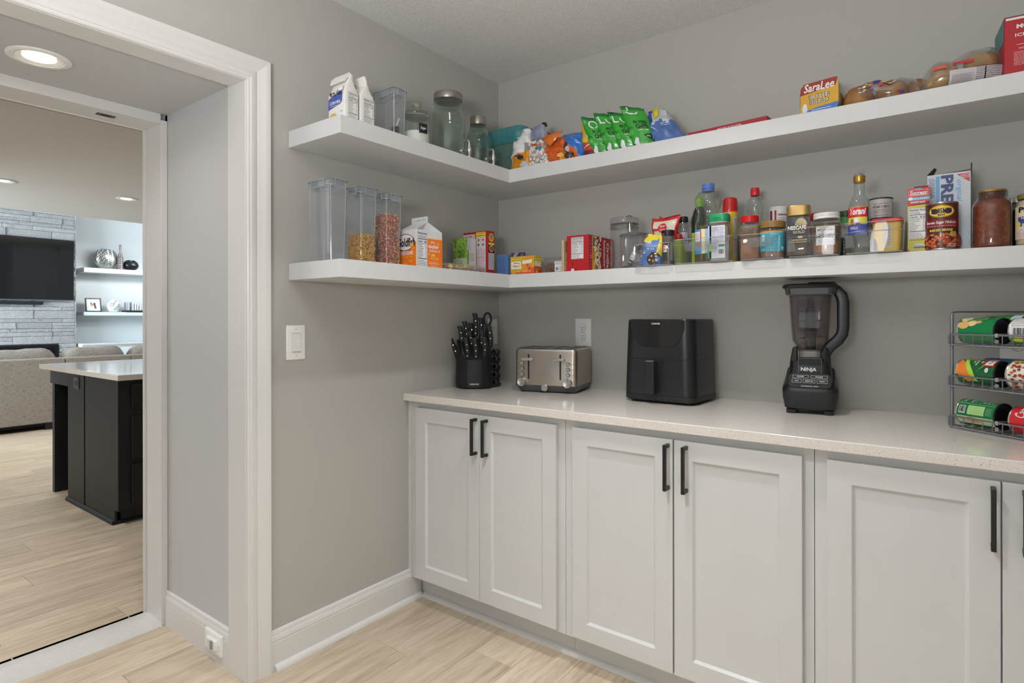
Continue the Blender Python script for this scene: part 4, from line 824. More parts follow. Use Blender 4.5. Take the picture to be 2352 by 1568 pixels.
# ---------------------------------------------------------------- helpers for groceries
def sg(c,p): return math.copysign(abs(c)**p,c)
def camang(x,y): return math.degrees(math.atan2(-2.4126-y,1.9117-x))
M_CLR=clear(); M_FROST=clear('#f4f6f8',.09,'#ccd3d8',.55,.10,.05,2.5,name='frosted_plastic'); M_GLASS=clear('#f3f6f4',.012,'#b8c2bd',.85,.02,.035,2.6,name='jar_glass'); M_EDGE=clear('#eef1f3',.5,'#e2e7ea',.6,.08,.15,2,name='plastic_edge'); M_WRAP=clear('#f7f7f7',.03,'#e0e0e0',.8,.10,.07,1.5,name='cling_wrap')
M_BIN=clear('#fbfbfb',.02,'#d0d4d4',.75,.03,.03,4.0,name='clear_bin_plastic')
def rd(name,label,cat,x,y,zb,parts,group=None,seg=32):
    t=thing(name,label,cat,(x,y,zb),0,group)
    for pn,prof,m in parts: G().lathe(prof,m,seg).build(pn,t)
    return t
def carton(name,label,cat,x0,x1,y0,y1,z0,z1,m,group=None,rotz=0,bev=.0012,part='carton'):
    """box thing, origin at the middle of its base"""
    t=thing(name,label,cat,((x0+x1)/2,(y0+y1)/2,z0),rotz,group); w,d,h=(x1-x0)/2,(y1-y0)/2,z1-z0
    G().box(-w,w,-d,d,0,h,m).build(part,t,bevel=bev); t['w']=w; t['d']=d; t['h']=h; del t['w'],t['d'],t['h']; return t,w,d,h
class Bag:
    """pillow bag standing on its base, front towards -y; mats(fx,fz,side)->material, fx -1..1, fz 0..1"""
    def __init__(s,w,h,d,mats,seed=1,crink=.006,shx=0,shy=0,base=.62,top=.05,bulge=.38,wtop=1.0,wmid=1.0,nx=30,nz=22,twist=0,pw=.8,ztop=None):
        s.__dict__.update(locals()); s.o=Vector((seed*3.7,seed*1.3,seed*.7))
    def env(s,f):
        if f<s.bulge: g=f/s.bulge; return s.base+(1-s.base)*sin(g*pi/2)
        g=(f-s.bulge)/(1-s.bulge); return s.top+(1-s.top)*(cos(g*pi/2)**.8)
    def wid(s,f): 
        m=1+(s.wmid-1)*sin(pi*f); return m*(1+(s.wtop-1)*f**1.5)
    def pt(s,a,f):
        W=s.w/2*s.wid(f); D=s.d/2*s.env(f); x=W*sg(cos(a),s.pw); y=D*sg(sin(a),.9)
        return s.fin(x,y,f,1 if sin(a)>0 else -1)
    def fin(s,x,y,f,side):
        z=s.h*f
        n=noise.noise(s.o+Vector((x*26,side*2.0,z*26)))+.9*(.5-2*abs(noise.noise(s.o+Vector((x*38+z*20,side*5.0,z*30)))))
        e=min(1,f*5+.15)*s.crink; y+=e*n
        x+=.5*e*noise.noise(s.o+Vector((9+x*10,side*.3,z*40)))
        zt=(s.ztop(x/(s.w/2)) if s.ztop else 0)
        z2=z+zt*f**2+s.crink*.6*noise.noise(s.o+Vector((x*30,5,1)))*f**3
        return (x+s.shx*z,y+s.shy*z,max(.0,z2))
    def F(s,u,v,h):
        f=max(0,min(1,v/s.h)); W=s.w/2*s.wid(f); q=max(-1,min(1,u/W)); D=s.d/2*s.env(f); c=abs(q)**(1/s.pw); y=-D*max(0,1-c*c)**.45
        p=s.fin(u,y,f,-1); return (p[0],p[1]-.0012-h,p[2])
    def build(s,name,parent):
        rings=[[s.pt(2*pi*k/s.nx*1.0,j/s.nz) for k in range(s.nx)] for j in range(s.nz+1)]; g=G()
        vs=[p for r in rings for p in r]; fs=[];ms=[]
        for j in range(s.nz):
            for k in range(s.nx):
                fs.append((j*s.nx+k,j*s.nx+(k+1)%s.nx,(j+1)*s.nx+(k+1)%s.nx,(j+1)*s.nx+k)); a=2*pi*(k+.5)/s.nx; ms.append(s.mats(sg(cos(a),s.pw),(j+.5)/s.nz,-1 if sin(a)<0 else 1))
        g.add(vs,fs,ms,True); g.add(rings[0],[tuple(range(s.nx))[::-1]],s.mats(0,0,0)); g.add(rings[-1],[tuple(range(s.nx))],s.mats(0,1,0))
        return g.build(name,parent,ang=70)
    def pr(s,nv=1): 
        fn=lambda u,v,h:s.F(u,v,h); fn.flat=False; fn.nv=1; return Pr(fn,.0005)
def FOIL(h,r=.28): return pm(h,r,gain=1.12,coat=.35,bump=.35,bscale=38,var=.10)
# ---------------------------------------------------------------- upper shelf, along the left wall
def paperbag(name,label,x0,x1,y0,y1,hb,ht,seed,fold):
    t=thing(name,label,'flour bag',((x0+x1)/2,(y0+y1)/2,ZU),0); w,d=(x1-x0)/2,(y1-y0)/2; mp=pm('#e6e4e0',.6,bump=.2,bscale=40,name='white_paper')
    rings=[]; n=10
    for f,sx,sy in ((0,1,1),(.02,1.02,1.03),(.3,1.04,1.06),(.7,1.0,1.0),(.93,.97,.92),(1.0,.93,.74)):
        rings.append([(x*sx+.0015*noise.noise(Vector((x*40,y*40,f*9+seed))),y*sy+.002*noise.noise(Vector((x*30,y*30,f*7+seed+3))),hb*f) for x,y in rr(2*w,2*d,.006,3)])
    k=len(rings[0]); rings.append([(x*.90,y*.42,hb+(ht-hb)*.45) for x,y in rr(2*w,2*d,.006,3)]); rings.append([(x*.86,y*.16+ (0.004),hb+(ht-hb)*.9) for x,y in rr(2*w,2*d,.006,3)])
    G().loft(rings,mp).build('paper_body',t,ang=50)
    if fold:
        g=G(); g.loft([[(x,y,z) for y,z in ((.012,ht-hb+hb-.004),(-.004,ht+.004),(-.020,ht-.012),(-.026,ht-.030),(-.020,ht-.031),(-.010,ht-.016),(.004,ht-.010))] for x in (-w*.92,w*.82)],mp,smooth=False); g.build('rolled_top',t)
    else:
        g=G(); g.loft([[(x,y+yo,z) for x,y in rr(2*w*.86,.010,.003,2)] for z,yo in ((ht-.014,.003),(ht+.010,.0),(ht+.024,-.006))],mp); g.build('crumpled_top',t); G().box(-w*.7,-w*.4,-.008,-.003,ht-.02,ht+.006,pm('#8a6a2a',.4)).build('bag_clip',t)
    return t,w,d
t,w,d=paperbag('flour_bag','white corn meal bag with a blue label and rolled top at the shelf end',.176,.264,-1.164,-1.106,.118,.166,2,True)
p=Pr(front(-d*1.055)); BL=C('#3c4f9c')
p.poly([(-w*.98,.047),(w*.55,.060),(w*.72,.068),(w*.75,.102),(-w*.9,.084)],BL,2); p.text('CORN MEAL',-w*.75,.062,w*.6,.073,W,3,bold=.02); p.lines(-w*.72,.055,w*.4,.059,1,W,3)
p.poly([(-w*.98,.084),(w*.85,.104),(w*.9,.118),(-w*.3,.103),(-w*.9,.098)],C('#c9a9a0'),2); p.poly([(-w*.9,.086),(w*.78,.105),(w*.8,.115),(-w*.8,.096)],C('#ece9e4'),3); p.text('Martha White',-w*.75,.089,w*.65,.108,K,4,shear=.2,bold=.02)
p.disc(-w*.35,.014,.021,.019,C('#c99d4e'),2); p.disc(w*.35,.006,.018,.014,C('#b9853a'),3,a0=0,a1=180); p.disc(-w*.3,.012,.012,.011,C('#d9b56a'),3); p.lines(w*.55,.03,w*.85,.034,1,K,3); p.build('front_print',t,fix=False)
p=Pr(right(w*1.05)); p.nutri(-d*.62,.006,d*.85,.100,2,bg=pm('#ecebe8',.5)); p.build('side_print',t,fix=False)
t,w,d=paperbag('flour_bag','white paper flour bag with a nutrition panel, right of the corn meal bag',.178,.262,-1.098,-1.036,.118,.152,5,False)
p=Pr(right(w*1.05)); p.nutri(-d*.6,.012,d*.9,.098,2,bg=pm('#ecebe8',.5)); p.lines(-d*.6,.003,d*.9,.010,2,K,2,seed=4); p.build('side_print',t,fix=False)
p=Pr(front(-d*1.05)); p.rect(-w*.9,.04,w*.8,.09,C('#b8262c'),2); p.build('front_print',t,fix=False)
M_GASK=pm('#5d6a76',.35,name='grey_gasket')
def keeper(label,xb,xf,y0,y1,zb,h,m=None,group='tall clear food keepers'):
    t=thing('food_container',label,'food container',((xb+xf)/2,(y0+y1)/2,zb+.0005),0,group); w,d=(xf-xb),(y1-y0)
    def q(z,s=0,r=.008): return at(rr(w-2*s,d-2*s,r,4),z)
    G().loft([q(0,.006),q(.003,.0045),q(h*.5,.0025),q(h-.026,.0005),q(h-.022,0)],m or M_FROST,True,False).build('clear_body',t)
    G().loft([q(h-.024,-.0035,.010),q(h-.014,-.0045,.011),q(h-.006,-.0045,.011),q(h-.0015,-.002,.010),q(h,.004)],clear('#eef2f5',.10,'#cfd8df',.6,.08,.06,2.5),False,True).build('lid',t)
    G().loft([q(h-.0075,-.0052,.011),q(h-.0045,-.0052,.011)],M_GASK,False,False).build('gasket',t)
    g=G()   # the four snap wings
    a=.30
    for s_ in (1,-1):
        g.loft([[(s_*(w/2+.0045),y,z),(s_*(w/2+.0075),y,z),(s_*(w/2+.0075),y,z-.026),(s_*(w/2+.0045),y,z-.026)] for y,z in ((-d*a,h-.003),(d*a,h-.003))],M_FROST,smooth=False)
        g.loft([[(x,s_*(d/2+.0045),z),(x,s_*(d/2+.0075),z),(x,s_*(d/2+.0075),z-.026),(x,s_*(d/2+.0045),z-.026)] for x,z in ((-w*a,h-.003),(w*a,h-.003))],M_FROST,smooth=False)
    g.build('snap_wing',t)
    g=G()
    for s_ in (1,-1):
        g.tube([(s_*(w/2+.008),y,z) for y,z in ((-d*a,h-.003),(d*a,h-.003),(d*a,h-.029),(-d*a,h-.029))],.0008,M_EDGE,4,True); g.tube([(x,s_*(d/2+.008),z) for x,z in ((-w*a,h-.003),(w*a,h-.003),(w*a,h-.029),(-w*a,h-.029))],.0008,M_EDGE,4,True)
    g.tube([(x,y,h-.0225) for x,y in rr(w+.008,d+.008,.010,3)],.0008,M_EDGE,4,True)
    g.build('wing_edges',t); g=G()
    for sx in (1,-1):
        for sy in (1,-1): g.tube([(sx*(w/2-.0075),sy*(d/2-.0075),.004),(sx*(w/2-.0025),sy*(d/2-.0025),h-.026)],.0009,M_EDGE,4)
    g.build('corner_edges',t); return t,w,d
t,w,d=keeper('clear lidded container holding a dark packet, left of the sugar canister',.105,.22,-.908,-.846,ZU,.203)
G().loft([[(x*1.0+.03,y,z) for x,y in rr(.03,.018,.004,3)] for z in (.006,.035,.062)],pm('#23262b',.4,bump=.3)).build('dark_packet',t); g=G(); g.tube([(.035,-.02,.01),(.03,.02,.10)],.0035,pm('#d8d8d8',.4),6); g.build('scoop_handle',t)
G().loft([at(rr(.10,.045,.01,3),.003),at(rr(.09,.04,.01,3),.018)],pm('#b8936a',.8,bump=.6)).build('crumbs',t)
# sugar canister
t=rd('glass_canister','round glass canister half full of sugar with a black name label','canister',.178,-.752,ZU,[('glass_body',[(.048,.0005),(.053,.006),(.054,.02),(.054,.12),(.0515,.132),(.050,.138)],M_GLASS),
 ('sugar',[(.050,.004),(.0505,.01),(.0505,.071),(.03,.075),(0,.076)],pm('#efece6',.9,bump=.3,bscale=300)),('lid',[(.047,.136),(.052,.138),(.0545,.143),(.0545,.150),(.050,.155),(.03,.1575),(.012,.158)],M_GLASS),('lid_ring',[(.0485,.132),(.0525,.134),(.0525,.138),(.0485,.139)],clear('#dfe6e2',.25,'#cfd8d4')),
 ('knob',[(.009,.157),(.008,.164),(.014,.168),(.019,.177),(.0195,.184),(.016,.192),(.008,.196),(0,.197)],clear('#d5d2c6',.35,'#a9a594',.8,.06,.12,2))])
p=Pr(cylmap(.0548,-14)); p.rect(-.0185,.060,.0185,.098,pm('#121314',.6),1); p.text('Sugar',-.013,.072,.013,.086,W,2,shear=.2,bold=.01); p.build('name_label',t,fix=False)
def mason(label,x,y,r,hb,h,rc,zc0,sa):
    t=thing('drink_dispenser',label,'drink dispenser',(x,y,ZU),0,'glass drink dispensers on the upper shelf')
    G().lathe([(r*.86,.0005),(r*.97,.006),(r,.02),(r,hb*.74),(r*.985,hb*.82),(r*.94,hb*.89),(r*.86,hb*.95),(r*.80,hb),(rc*.96,hb+.012),(rc*.95,zc0+.01)],M_GLASS,40).build('glass_jar',t)
    G().lathe([(r*.80,.012),(r*.93,.018),(r*.955,.03),(r*.955,hb*.80),(r*.88,hb*.92),(rc*.90,hb+.012)],clear('#eef4f1',.0,'#b0b0b0',.5,.02,.02,3),40).build('inner_glass',t)
    G().lathe([(rc,zc0),(rc*1.02,zc0+.003),(rc*1.02,h-.008),(rc*.99,h-.002),(rc*.93,h),(rc*.90,h-.001),(rc*.86,h-.003),(0,h-.0025)],pm('#a39e97',.3,metal=.9),40).build('screw_lid',t)
    g=G()
    for k in range(3): g.tube([(rc*1.0*cos(2*pi*i/40),rc*1.0*sin(2*pi*i/40),zc0-.004-.006*k) for i in range(40)],.0016,M_GLASS,4,True)
    g.build('neck_thread',t)
    # chrome tap
    ca,sa_=cos(R(sa)),sin(R(sa)); P=lambda q,z,s_=0:((r+q)*ca-s_*sa_,(r+q)*sa_+s_*ca,z)
    g=G(); g.tube([P(-.004,.034),P(.004,.034)],.012,M_CHROME,14); g.tube([P(.003,.034),P(.008,.034)],[.010,.0075],M_CHROME,14); g.tube([P(.008,.034),P(.038,.034)],.006,M_CHROME,12); g.build('tap_shank',t)
    g=G(); g.tube([P(.042,.004),P(.042,.012),P(.042,.03),P(.042,.044),P(.042,.05)],[.006,.0075,.0095,.0085,.006],M_CHROME,14); g.build('tap_body',t)
    g=G(); g.tube([P(.042,.05),P(.042,.062),P(.038,.070),P(.028,.074),P(.016,.074)],[.005,.005,.0055,.005,.0035],M_CHROME,10); g.build('tap_lever',t)
    return t
t=mason('large glass jar dispenser with a metal screw lid and chrome tap',.168,-.557,.073,.222,.289,.061,.258,2)
p=Pr(cylmap(.0738,-8)); M_EMB=clear('#cdd6d2',.3,'#9aa5a0',.7,.05,.1,2); p.ring(0,.15,.030,.022,.0016,M_EMB,1); p.lines(-.022,.135,.022,.165,3,M_EMB,2,seed=4,fill=.3); p.build('embossing',t,fix=False)
mason('small glass jar dispenser with a metal screw lid, in front of the teal bin',.188,-.384,.0520,.170,.234,.0358,.196,-5)
# teal bin in the corner
t=thing('storage_bin','translucent teal plastic bin with a lid, tucked into the shelf corner','storage bin',(.197,-.150,ZU+.0005))
MT=clear('#d5e6df',.26,'#8fb0a6',.5,.12,.04,2.5,name='teal_plastic'); MT2=clear('#a5d5d8',.42,'#52a8b0',.5,.15,.05,2.5,name='teal_lid_plastic')
def tb(z,s,r=.035): return at(rr(.270-2*s,.216-2*s,r,6),z)
G().loft([tb(0,.012),tb(.004,.008),tb(.10,.003),tb(.172,0)],MT,True,False).build('bin_body',t)
G().loft([tb(.138,-.002),tb(.150,-.005),tb(.198,-.006),tb(.207,-.003),tb(.209,.006)],MT2,False,True).build('lid',t)
G().loft([tb(.135,-.0035),tb(.139,-.006),tb(.142,-.006),tb(.145,-.0035)],MT2,False,False).build('lid_rim',t)
# ---------------------------------------------------------------- upper shelf, along the back wall: bags
def bagthing(name,label,x,y,bag,rotz=0,cat='snack bag',group=None):
    t=thing(name,label,cat,(x,y,ZU+.0005),rotz,group); bag.build('pouch',t); return t
GR=FOIL('#c9c9cc'); OR=FOIL('#cf8a22'); RD=FOIL('#b02a1c'); WH=FOIL('#d8d8da')
b=Bag(.112,.185,.07,lambda x,z,s:OR if z<.40+.08*x and x>-.72 else (FOIL('#8f9194') if x>.35 and z<.62 else WH),3,.012,shx=0,base=.8,top=.2,wtop=.72,wmid=1.12)
t=bagthing('snack_bag','crumpled grey and orange snack bag beside the teal bin',.330,-.235,b,cat='snack bag')
p=b.pr(); p.disc(.008,.055,.017,.012,C('#20262a'),2); p.disc(-.012,.067,.006,.008,C('#7a1d18'),2); p.disc(.03,.02,.02,.016,C('#b9bcc4'),2)
for k in range(4): p.rect(-.024+k*.013,.165,-.020+k*.013,.174,C('#a5282a') if k<2 else C('#6f8a3a'),2)
p.disc(-.036,.135,.008,.006,C('#c9862a'),2); p.build('print',t,fix=False)
# marshmallows
b=Bag(.115,.19,.085,lambda x,z,s:M_WRAP if z<.62 else clear('#c5c9de',.5,'#c9ccdc',.6,.15,.05,2),9,.008,shx=-.12,base=.85,top=.25,bulge=.3,wtop=.55)
t=bagthing('marshmallow_bag','clear bag of white marshmallows with a gathered printed top',.435,-.232,b,cat='snack bag')
g=G(); gm=random.Random(4); mm=pm('#ece4da',.8,bump=.2)
for k in range(230):
    f=gm.random()*.60; a=gm.choice((gm.uniform(pi,2*pi),gm.uniform(pi,2*pi),gm.uniform(0,pi))); q=b.pt(a,max(.04,f)); s_=gm.uniform(.82,.97); cx,cy,cz=b.shx*b.h*f,0,0
    c=((q[0]-cx)*s_+cx,q[1]*s_,max(.007,q[2])); g.T=Matrix.Translation(c)@Euler((gm.random()*6,gm.random()*6,0)).to_matrix().to_4x4(); g.lathe([(.003,-.0065),(.0065,-.0045),(.0065,.0045),(.003,.0065)],mm,8)
g.T=None; stuff(g.build('marshmallows',t)); g=G(); g.loft([[((q[0]-b.shx*b.h*f)*.86+b.shx*b.h*f,q[1]*.8,max(.004,q[2])) for q in [b.pt(2*pi*k/20,f) for k in range(20)]] for f in (.02,.2,.4,.58)],pm('#c9bfb3',.9,bump=.6,bscale=120)); g.build('bag_fill',t)

p=b.pr(); IN=C('#5f6aa0'); p.lines(-.028,.122,.026,.183,11,IN,1,seed=5,fill=.5); p.disc(.005,.088,.024,.006,C('#e3852a'),2); p.disc(.012,.080,.02,.006,C('#2f8a3a'),3); p.poly([(-.02,.09),(.03,.085),(.022,.062),(.0,.074)],C('#2f57b0'),2); p.poly([(-.028,.108),(-.012,.086),(.03,.09),(.03,.094),(-.010,.091)],C('#b83038'),2); p.rect(.020,.022,.03,.030,C('#2f57b0'),2); p.rect(.030,.022,.036,.030,C('#3a9a48'),2); p.poly([(.034,.055),(.044,.052),(.040,.038)],C('#2f57b0'),2); p.build('print',t,fix=False)
g=G(); g.tube([(-.012,.004,.185),(.0,.004,.198),(.012,.004,.195),(.016,.004,.182)],.005,M_DARK,8); g.build('twist_tie',t)
b=Bag(.062,.170,.05,lambda x,z,s:FOIL('#a8461c') if x<.1 or z>.6 else FOIL('#c0361a'),5,.011,shx=.05,base=.8,top=.08,wtop=.8,ztop=lambda x:.018*(-x))
bagthing('snack_bag','narrow orange-brown snack bag standing behind the marshmallows',.420,-.165,b,rotz=18)
b=Bag(.085,.165,.045,lambda x,z,s:FOIL('#7d3a1c'),6,.010,shx=.12,base=.8,top=.1,wtop=.6); bagthing('snack_bag','dark brown bag behind the orange chip bags, its top folded over',.478,-.105,b)
b=Bag(.112,.118,.085,lambda x,z,s:FOIL('#c9571c') if z>.35 or x<.2 else FOIL('#b03a20'),7,.016,shx=-.22,base=.9,top=.3,bulge=.45,wtop=.9)
t=bagthing('snack_bag','open orange chip bag with its top folded down to the front',.535,-.236,b)
g=G(); fo=FOIL('#d2691f'); g.add([(-.085,-.030,.112),(-.062,-.040,.118),(.030,-.032,.128),(-.022,-.052,.070),(-.045,-.030,.13),(.02,-.02,.135)],[(0,1,3),(1,2,3),(0,4,1),(4,5,2,1)],fo,True); g.build('folded_flap',t,fix=False,sol=.0012)
p=b.pr(); p.disc(.022,.028,.014,.009,C('#d9a84a'),2); p.disc(.03,.012,.012,.008,C('#c98a3a'),2); p.disc(.035,.036,.010,.007,C('#b9752a'),3); p.build('print',t,fix=False)
b=Bag(.10,.115,.07,lambda x,z,s:FOIL('#2f6fc0') if z>.5-.35*x or x>.55 else (FOIL('#d8641e') if x>-.35 else FOIL('#3a2a24')),8,.013,shx=-.15,base=.9,top=.3,wtop=.85)
t=bagthing('snack_bag','blue and orange snack bag, third in the row from the teal bin side',.612,-.238,b)
t['label']='blue and orange snack bag between the open orange bag and the yellow-red one'
p=b.pr(); p.disc(-.018,.050,.013,.012,C('#b9bcc0'),2); p.ring(.018,.095,.011,.009,.004,C('#c9622a'),2,a0=20,a1=250); p.poly([(-.02,.036),(.006,.03),(.010,.005),(-.008,.002)],C('#24282c'),3); p.poly([(-.014,.034),(-.002,.030),(-.010,.012)],C('#3a78b0'),4); p.build('print',t,fix=False)
b=Bag(.06,.145,.04,lambda x,z,s:FOIL('#4a2a4a') if z>.72 else FOIL('#7d2440'),11,.012,shx=.1,base=.8,top=.15,wtop=.8); bagthing('snack_bag','crumpled purple bag peeping out behind the blue and orange bag',.612,-.155,b)
b=Bag(.09,.06,.03,lambda x,z,s:FOIL('#c9631f'),12,.008,base=.9,top=.3); bagthing('snack_bag','small orange packet behind the blue and orange bag',.56,-.10,b)
b=Bag(.098,.145,.07,lambda x,z,s:FOIL('#c9a62f') if z>.42 and x<.25-.5*(z-.4) else (FOIL('#b8452a') if z>.18 else FOIL('#6f2030')),13,.008,shx=-.28,base=.85,top=.12,wtop=.62)
t=bagthing('snack_bag','yellow and red snack bag leaning left beside the green chip bags',.705,-.236,b)
p=b.pr(); p.poly([(-.006,.085),(.010,.120),(.022,.085),(.014,.06)],C('#b9a58a'),2); p.poly([(.006,.06),(.018,.072),(.028,.052)],C('#1f1a18'),3); p.poly([(-.03,.035),(.012,.055),(.012,.058),(-.03,.038)],C('#e5ddd0'),3); p.build('print',t,fix=False)
GN=FOIL('#2f9a2c'); GD=FOIL('#12702a')
gl=('leftmost of the four green protein chip bags, showing a white O','second from the left of the four green protein chip bags','third from the left of the four green protein chip bags','rightmost and tallest of the four green protein chip bags')
for k,(x,h,y) in enumerate(((.748,.160,-.234),(.810,.165,-.232),(.871,.154,-.236),(.932,.166,-.236))):
    b=Bag(.098,h,.058,lambda x,z,s:GD if z>.93 or z<.10 else GN,20+k,.0055,shx=-.36,base=.8,top=.05,wtop=.95,ztop=lambda x,k=k:-.010*x*(1 if k else 1.4))
    t=bagthing('chip_bag',gl[k],x,y,b,rotz=20,group='green protein chip bags leaning in a row'); p=b.pr()
    if k==0: p.ring(-.004,h-.034,.020,.019,.006,W,2)
    elif k==3: p.ring(-.008,h-.022,.024,.017,.006,W,2,a0=190,a1=350); p.rect(-.026,h-.022,-.020,h-.006,W,2)
    else:
        p.rect(-.034,h-.046,-.028,h-.016,W,2); p.rect(-.034,h-.046,-.012,h-.040,W,2); p.ring(.010,h-.026,.017,.021,.006,W,2,a0=180,a1=360); p.rect(.021,h-.026,.027,h-.014,W,2); 
    z=h*.52; IKG=pm('#0f2a1c',.4); p.text('PROTEIN',-.016,z+.004,.034,z+.017,IKG,2,bold=.03); p.text('CHIPS',-.014,z-.016,.034,z+.001,IKG,2,bold=.03); p.text('CHILE LIME',-.008,z-.025,.030,z-.020,W,2,bold=.02)
    p.poly([(.004,.046),(.040,.050),(.030,.022)],IKG,2); p.text('20g',.013,.036,.028,.043,W,3,bold=.02); p.disc(.040,.033,.006,.006,C('#7fc47a'),2)
    p.poly([(-.040,.018),(-.026,.040),(-.018,.034),(-.022,.010),(-.036,.008)],C('#d9d4de'),2); p.text('PROTEIN',-.044,h*.44,-.026,h*.44+.007,IKG,2); p.lines(-.044,h*.30,-.030,h*.40,4,C('#a8d8a0'),2,seed=k,fill=.4); p.lines(-.042,h*.80,-.030,h*.90,3,W,2,seed=k+7,fill=.4); p.rect(-.03,.004,-.018,.012,W,2); p.build('print',t,fix=False)
BU=FOIL('#4a69a3',.35); b=Bag(.168,.150,.095,lambda x,z,s:BU if z<.62+.06*sin(x*7) else (FOIL('#b9bfc6') if x>-.45 else FOIL('#2f4f9a')),31,.012,shx=-.34,base=1.0,top=.22,bulge=.25,wtop=.40,wmid=.92)
t=bagthing('snack_bag','large slumped blue and white bag beside the green chip bags',1.008,-.205,b)
p=b.pr(); p.lines(.012,.070,.044,.086,2,C('#c9ccd2'),2); p.poly([(-.052,.02),(-.044,.05),(-.040,.02),(-.034,.045),(-.030,.015)],C('#1f4a5a'),2); p.disc(-.052,.012,.006,.008,C('#c0392b'),3); p.poly([(-.03,.075),(-.012,.052),(-.010,.055),(-.028,.078)],C('#c5cedd'),2); p.build('print',t,fix=False)
g=G(); g.tube([(-.024,.006,.150),(-.012,.006,.138),(-.002,.006,.118)],.004,pm('#8a6a2a',.4),8); g.build('bag_clip',t); 
g=G(); g.add([(-.055,-.03,.145),(-.03,-.032,.150),(-.028,-.03,.118),(-.045,-.034,.105)],[(0,1,2,3)],FOIL('#c9b92f'),True); g.build('yellow_label',t,fix=False,sol=.0015)
# pizza box lying flat
t,w,d,h=carton('pizza_box','flat red food box lying on the upper shelf, net weight printed on its edge','box',1.118,1.402,-.277,-.01,ZU+.0005,ZU+.0185,pm('#a32530',.45),rotz=-5,bev=.0008)
t['category']='food box'
p=Pr(front(-d-.0002)); p.text('NET WT 15 OZ (425g)',-.030,.0055,.055,.0105,W,1,bold=.02); p.build('edge_print',t,fix=False)
# bread loaf
def loafring(w,h,y,s=1): return [(x*s,y,h*.5+z*s) for x,z in ell(w,h,28,pw=.55)]
CR=pm('#ad8449',.6,bump=.35,bscale=26,var=.22); CB=pm('#9c6c3a',.55,bump=.3,bscale=26,var=.22)
t=thing('bread_loaf','bagged loaf with a red, yellow and blue wrapper reading butter bread','bread',(1.552,-.205,ZU+.0005),-7)
G().loft([loafring(.118,.100,y,s_) for y,s_ in ((-.055,.9),(-.05,1),(.06,1),(.075,.92))],CR).build('loaf',t)
wr=[loafring(.124,.106,y,s_) for y,s_ in ((-.060,.94),(-.054,1),(.0,1.01),(.05,1),(.075,.95),(.10,.55),(.13,.2))]; G().loft(wr,M_WRAP).build('clear_wrap',t)
p=Pr(front(-.0605)); Q=C('#c2952c'); p.poly([(-.057,.004),(.052,.004),(.058,.02),(.058,.085),(.05,.104),(-.045,.104),(-.056,.09)],Q,1); p.poly([(-.058,.068),(.050,.080),(.056,.104),(.046,.106),(-.045,.104),(-.056,.092)],C('#8a2a1c'),2); p.text('SaraLee',-.046,.075,.046,.102,W,3,shear=.2,bold=.02)
p.text('BUTTER',-.030,.050,.034,.064,W,3,bold=.05); p.text('BREAD',-.028,.033,.030,.047,W,3,bold=.05); p.text('BUTTER',-.030,.050,.034,.064,K,4,bold=-.005); p.text('BREAD',-.028,.033,.030,.047,K,4,bold=-.005)
p.poly([(-.048,.004),(.054,.004),(.058,.026),(.0,.022),(-.035,.016)],C('#3f6fb0'),2); p.lines(-.022,.011,.036,.017,1,W,3); p.disc(-.043,.02,.008,.02,C('#c9ccd4'),2); p.build('printed_front',t,fix=False)
# buns
t=thing('bun_pack','clear pack of round buns with a blue and red printed wrapper','bread',(1.712,-.175,ZU+.0005),0)
for k,(x,y,r) in enumerate(((-.058,-.058,.044),(.030,-.055,.045),(-.06,.03,.044),(.03,.035,.044),(.095,-.02,.036))):
    o=G().lathe([(r*.8,0),(r*.98,.012),(r,.024),(r*.9,.045),(r*.6,.061),(r*.25,.067),(0,.068)],CB,28).build('bun',t); o.location=(x,y,.001)
rings=[]
for f in range(0,25):
    u=f/24; x=-.112+.235*u; e=(1-abs(2*u-1)**3)**.5 if 0<u<1 else .1; hz=.078*max(.25,e)*(1-.28*math.exp(-((u-.60)/.07)**2)); rings.append([(x,y*max(.3,e),max(0.0005,hz/2+z+.004*noise.noise(Vector((x*50,y*40,z*40))))) for y,z in ell(.215,hz,22,pw=.7)])
G().loft(rings,M_WRAP).build('clear_wrap',t)
def w1(u,v,h):
    f=max(.02,min(.98,(u+.112)/.235)); ee=(1-abs(2*f-1)**3)**.5; hz=.078*max(.25,ee)*(1-.28*math.exp(-((f-.60)/.07)**2)); b_=hz/2; z=max(-.97,min(.97,(v-b_)/b_)); D=.1075*max(.3,ee)
    return (u,-D*(1-abs(z)**2.857)**.35-.0025-h,b_+z*b_+h*.5)
w1.flat=False; w1.nv=1
p=Pr(w1)
for i in range(34): g_=random.Random(i); u=-.062+.03*g_.random()+i*.0006; v=.030+.032*g_.random(); p.rect(u,v,u+.008,v+.003,C(g_.choice(['#2b2f80','#c12a30','#e2bf3a','#e9e9ee','#1b1c20'])),1+i%3)
for u,v,a_,b_,c_,l in ((-.004,.058,.011,.007,'#2b2f80',3),(.020,.056,.012,.006,'#d8b72f',4),(.034,.050,.010,.006,'#d9dbe6',5),(.005,.046,.006,.005,'#c12a30',5),(.020,.064,.006,.003,'#c12a30',5)): p.disc(u,v,a_,b_,C(c_),l)
p.rect(.05,.014,.064,.020,C('#b82a30'),3); p.disc(.06,.016,.006,.003,C('#3a4fb0'),4); p.build('wrapper_print',t,fix=False)
g=G(); g.tube([(.028,-.095,.012),(.030,-.10,.020)],[.009,.004],M_WRAP,10); g.build('knot',t)
t=thing('bun_pack','clear pack of long buns with a white ingredients label and green clip','bread',(1.905,-.175,ZU+.0005),14)
